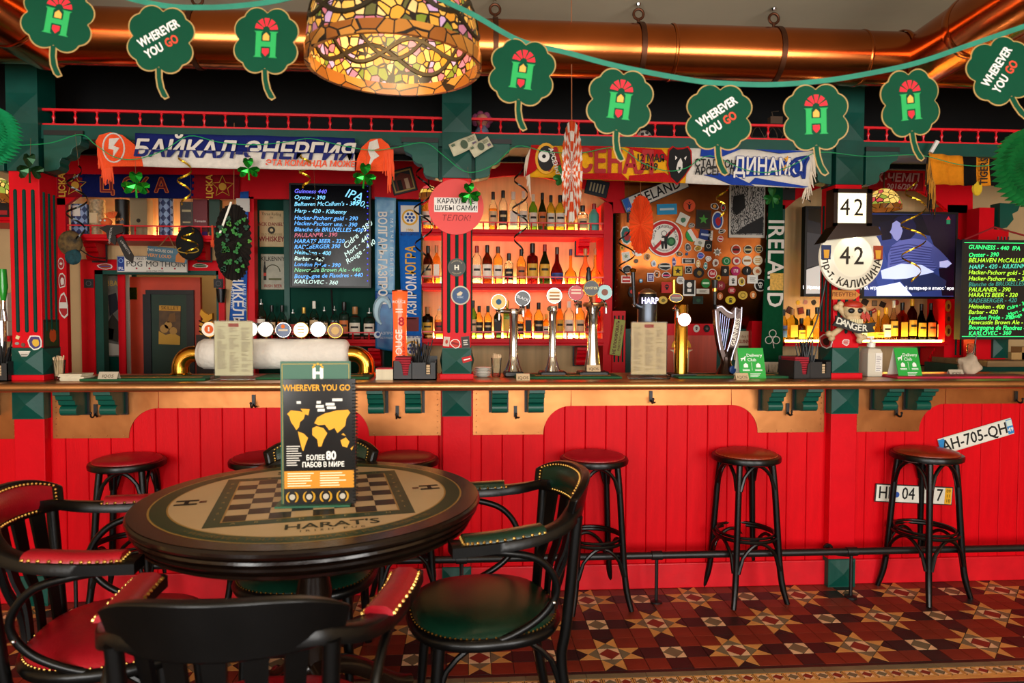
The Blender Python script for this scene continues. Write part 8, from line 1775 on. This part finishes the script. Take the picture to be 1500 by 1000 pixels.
for pl in maps: MB().prism(pl, yb_-.0008, yb_+.0004).build('map_land', yl, bk_)
for x, z, w_ in ((-.066, .352, .014), (.0, .352, .014), (.004, .338, .026), (.008, .325, .024), (.038, .345, .03), (.062, .36, .034), (.042, .333, .03)): MB().box(x-w_/2, x+w_/2, yb_-.001, yb_, z, z+.009).build('flag_label', flatm('e8e4da'), bk_)
text('БОЛЕЕ', mn, -.012, .166, .024, flatm('f0ece2'), y=yb_, bold=.03, squeeze=.78); text('80', mn, .040, .172, .042, flatm('f0ece2'), y=yb_, bold=.04, squeeze=.8); text('ПАБОВ В МИРЕ', mn, .014, .142, .024, flatm('f0ece2'), y=yb_, bold=.03, squeeze=.78)
for k in range(9): MB().box(-.108, -.108+rnd.uniform(.03, .05), yb_-.001, yb_, .205-k*.008, .2085-k*.008).build('print', flatm('cfcac0'), bk_)
MB().box(-W2+.009, .117, yb_-.0006, yb_, .062, .122).build('orange_band', flatm('d08a22'), bk_)
for c_ in range(2):
    for k in range(6): MB().box(-.105+c_*.108, -.105+c_*.108+rnd.uniform(.06, .088), yb_-.0014, yb_-.0004, .112-k*.0085, .1155-k*.0085).build('print', flatm('f4e6c0'), bk_)
for k in range(4):
    x = -.09+k*.056
    for s_ in (-1, 1): MB().tube([(x+s_*.018*math.cos(a), yb_-.0003, .033+.02*math.sin(a)) for a in [-1.1+2.2*j/8 for j in range(9)]], [.001, .003, .0035, .0035, .0035, .0035, .003, .002, .001], 5).build('laurel', flatm('d09a2a'), bk_)
    MB().disc((x, .033), .010, yb_-.001, yb_, 10).build('award', flatm('b8b0a0'), bk_)
ring = MB().tube([(.010*math.cos(2*PI*j/14), .010*math.sin(2*PI*j/14), 0) for j in range(14)], .0013, 5, closed=True).mesh('binding_ring', mat('binding_black', '1c1c1e', .3), smooth=True)
for k in range(36): inst('binding_ring', ring, bk_, (.119, -.003, .016+k*.0115))

# ---- armchairs
def armchair(label, loc, face, lm, lm2=None):
    """face: heading of the sitter in radians, 0 looks along -y"""
    t = thing('armchair', label, 'armchair', (loc[0], loc[1], 0), (0, 0, face), 'captain armchairs round the table'); SH = .475; lm2 = lm2 or lm
    # seat: frame and domed cushion
    def so(r, n=40): return [(r*1.02*math.copysign(abs(math.cos(a))**.82, math.cos(a)), r*.98*math.copysign(abs(math.sin(a))**.82, math.sin(a))) for a in [2*PI*k/n for k in range(n)]]
    n = 40
    def loft(levels, nm, m):
        vs = []; fs = []
        for r, z in levels: vs += [(x*1.1, y*1.1-.045, z) for x, y in so(r)]
        for i in range(len(levels)-1):
            for k in range(n): fs.append((i*n+k, i*n+(k+1) % n, (i+1)*n+(k+1) % n, (i+1)*n+k))
        fs += [tuple(range(n-1, -1, -1)), tuple(range((len(levels)-1)*n, len(levels)*n))]
        return MB().add(vs, fs).build(nm, m, t, smooth=45)
    loft([(.235, SH-.065), (.25, SH-.06), (.256, SH-.045), (.252, SH-.03), (.24, SH-.022)], 'seat_frame', lacq)
    loft([(.236, SH-.03), (.238, SH-.018), (.228, SH-.006), (.20, SH+.006), (.15, SH+.013), (.08, SH+.017), (.01, SH+.018)], 'seat_cushion', lm)
    sd = MB()
    for x, y in so(.240, 84): sd.sphere((x*1.1, y*1.1-.045, SH-.020), .0042, 5, 4)
    tag(sd.build('stud_row', mat('dark_stud', '8a6a34', .3, metal=1), t), kind='stuff')
    # legs
    for s_ in (-1, 1):
        MB().tube([(s_*.19, -.22, SH-.04), (s_*.2, -.24, .2), (s_*.205, -.255, 0)], [.022, .019, .015], 12).build('leg', lacq, t, smooth=True)
        MB().tube(smoothpath([(s_*.222, .245, .825), (s_*.205, .215, SH-.02), (s_*.195, .20, .3), (s_*.205, .25, 0)], 4), .019, 12).build('leg', lacq, t, smooth=True)
    # under-seat bentwood braces
    for a, b in (((-.195, -.235), (.195, -.235)), ((-.195, -.235), (-.195, .20)), ((.195, -.235), (.195, .20))):
        A_, B2 = Vector((a[0], a[1], .22)), Vector((b[0], b[1], .22)); pts = []
        for f in [j/12 for j in range(13)]: q_ = A_.lerp(B2, f); q_.z = .22+.20*math.sin(PI*f)**.5; pts.append(q_)
        MB().tube(pts, .0105, 8).build('brace', lacq, t, smooth=True)
    # the bow: arms and back rail in one bend
    AZ = .785
    for s_ in (-1, 1):
        arm = smoothpath([(s_*.345, -.205, AZ), (s_*.335, -.08, AZ), (s_*.312, .06, AZ+.004), (s_*.268, .17, AZ+.022), (s_*.205, .235, AZ+.05), (s_*.15, .262, AZ+.06)], 6)
        def bp(f):
            w_ = .026+.014*max(0, (.5-f)/.5); h_ = .018
            return [(-w_, -h_), (w_, -h_), (w_, h_*.7), (w_*.8, h_), (-w_*.8, h_), (-w_, h_*.7)]
        MB().sweep(arm, bp).build('arm', lacq, t, smooth=50)
    # crest above the back rail
    def crest(i, j, off, z0=AZ+.028, z1=.945, grow=0.):
        a = (i-.5)*2*.97; x = .262*math.sin(a)*1.06; y = .305-.262*(1-math.cos(a))*.85; zt = z1-.055*abs(2*i-1)**3; nx, ny = math.sin(a), math.cos(a)
        return Vector((x+nx*(off+.025*j), y+ny*(off+.025*j), z0+(zt-z0)*j))
    nu, nv = 18, 4; vs = []; fs = []
    for off in (-.016, .016):
        for j in range(nv+1):
            for i in range(nu+1): vs.append(crest(i/nu, j/nv, off))
    w_ = nu+1; N0 = w_*(nv+1)
    for j in range(nv):
        for i in range(nu): a = j*w_+i; fs += [(a, a+1, a+w_+1, a+w_), (N0+a, N0+a+w_, N0+a+w_+1, N0+a+1)]
    for i in range(nu): fs += [(i, N0+i, N0+i+1, i+1), (nv*w_+i, nv*w_+i+1, N0+nv*w_+i+1, N0+nv*w_+i)]
    for j in range(nv): fs += [(j*w_, (j+1)*w_, N0+(j+1)*w_, N0+j*w_), (j*w_+nu, N0+j*w_+nu, N0+(j+1)*w_+nu, (j+1)*w_+nu)]
    bevel(MB().add(vs, fs).build('crest_rail', lacq, t, smooth=50), .006)
    pad = lambda i, j: crest(.08+.84*i, .18+.68*j, -.018-.014*math.sin(PI*i)**.4*math.sin(PI*j)**.5)
    MB().grid(pad, 18, 6).build('back_pad', lm, t, smooth='all', fix=False)
    sd = MB()
    for k in range(30):
        for j in (.13, .9): sd.sphere(crest(.07+.86*k/29, j, -.019), .0055, 6, 4)
    for k in range(1, 6):
        for i in (.06, .94): sd.sphere(crest(i, .13+.77*k/6, -.019), .0055, 6, 4)
    tag(sd.build('stud_row', stud_m, t), kind='stuff')
    # arm pads with studs
    for s_ in (-1, 1):
        P_ = [Vector((s_*.338, -.165, AZ+.017)), Vector((s_*.328, -.06, AZ+.017)), Vector((s_*.300, .10, AZ+.024))]; pth = smoothpath(P_, 6)
        dome = [(-.036, 0), (.036, 0), (.033, .012), (.018, .021), (-.018, .021), (-.033, .012)]
        MB().sweep(pth, dome).build('arm_pad', lm2, t, smooth=50)
        sd = MB()
        for k in range(18):
            q_ = pth[0].lerp(pth[-1], k/17); q_ = pth[min(int(k/17*(len(pth)-1)), len(pth)-1)]
            for e in (-.037, .037): sd.sphere((q_.x+e, q_.y, q_.z+.004), .0058, 6, 4)
        for e in range(4): sd.sphere((pth[0].x-.027+.018*e, pth[0].y-.003, pth[0].z+.006), .0058, 6, 4)
        tag(sd.build('stud_row', stud_m, t), kind='stuff')
        # bentwood hoop from under the arm round to the seat side
        hp_ = smoothpath([(s_*.338, -.175, AZ-.018), (s_*.325, -.05, AZ-.028), (s_*.305, .09, AZ-.07), (s_*.290, .155, AZ-.17), (s_*.278, .11, AZ-.265), (s_*.266, -.01, AZ-.335), (s_*.25, -.13, AZ-.355)], 6)
        MB().tube(hp_, .0125, 10).build('arm_hoop', lacq, t, smooth=True)
        MB().sphere(hp_[-1]+Vector((s_*.008, 0, 0)), .008, 8, 6).sphere(hp_[21]+Vector((s_*.010, 0, 0)), .007, 8, 6).build('bolt', chrome, t, smooth=True)
    # back slats
    for k in range(5):
        a = (-.9+1.8*k/4)*.62; x0, y0 = .225*math.sin(a), .215*math.cos(a)+.01; x1, y1 = .275*math.sin(a*1.08), .06+.245*math.cos(a*1.0)
        path = smoothpath([(x0, y0, SH-.03), (x0*1.0, y0+.012, SH+.09), ((x0+x1)/2, (y0+y1)/2+.005, SH+.18), (x1, y1, AZ+.045)], 5)
        MB().sweep(path, lambda f: [(-.014-.012*f*f, -.006), (.014+.012*f*f, -.006), (.014+.012*f*f, .006), (-.014-.012*f*f, .006)], ups=[(math.sin(a), math.cos(a), 0)]*len(path)).build('slat', lacq, t, smooth=50)
    return t
armchair('black captain armchair in green leather facing the table, bar stool behind it', (.10, -1.235), -PI/2+.15, leather_g)
armchair('black captain armchair in red leather at the doorway side of the table', (-1.20, -1.37), PI/2+.15, leather_rb)
armchair('black captain armchair in red leather with its bare wooden back turned outward', (-.505, -2.02), PI, leather_rb)
armchair('black captain armchair in green leather between the table and the bar stools', (-.66, -.80), 0.0, leather_g)
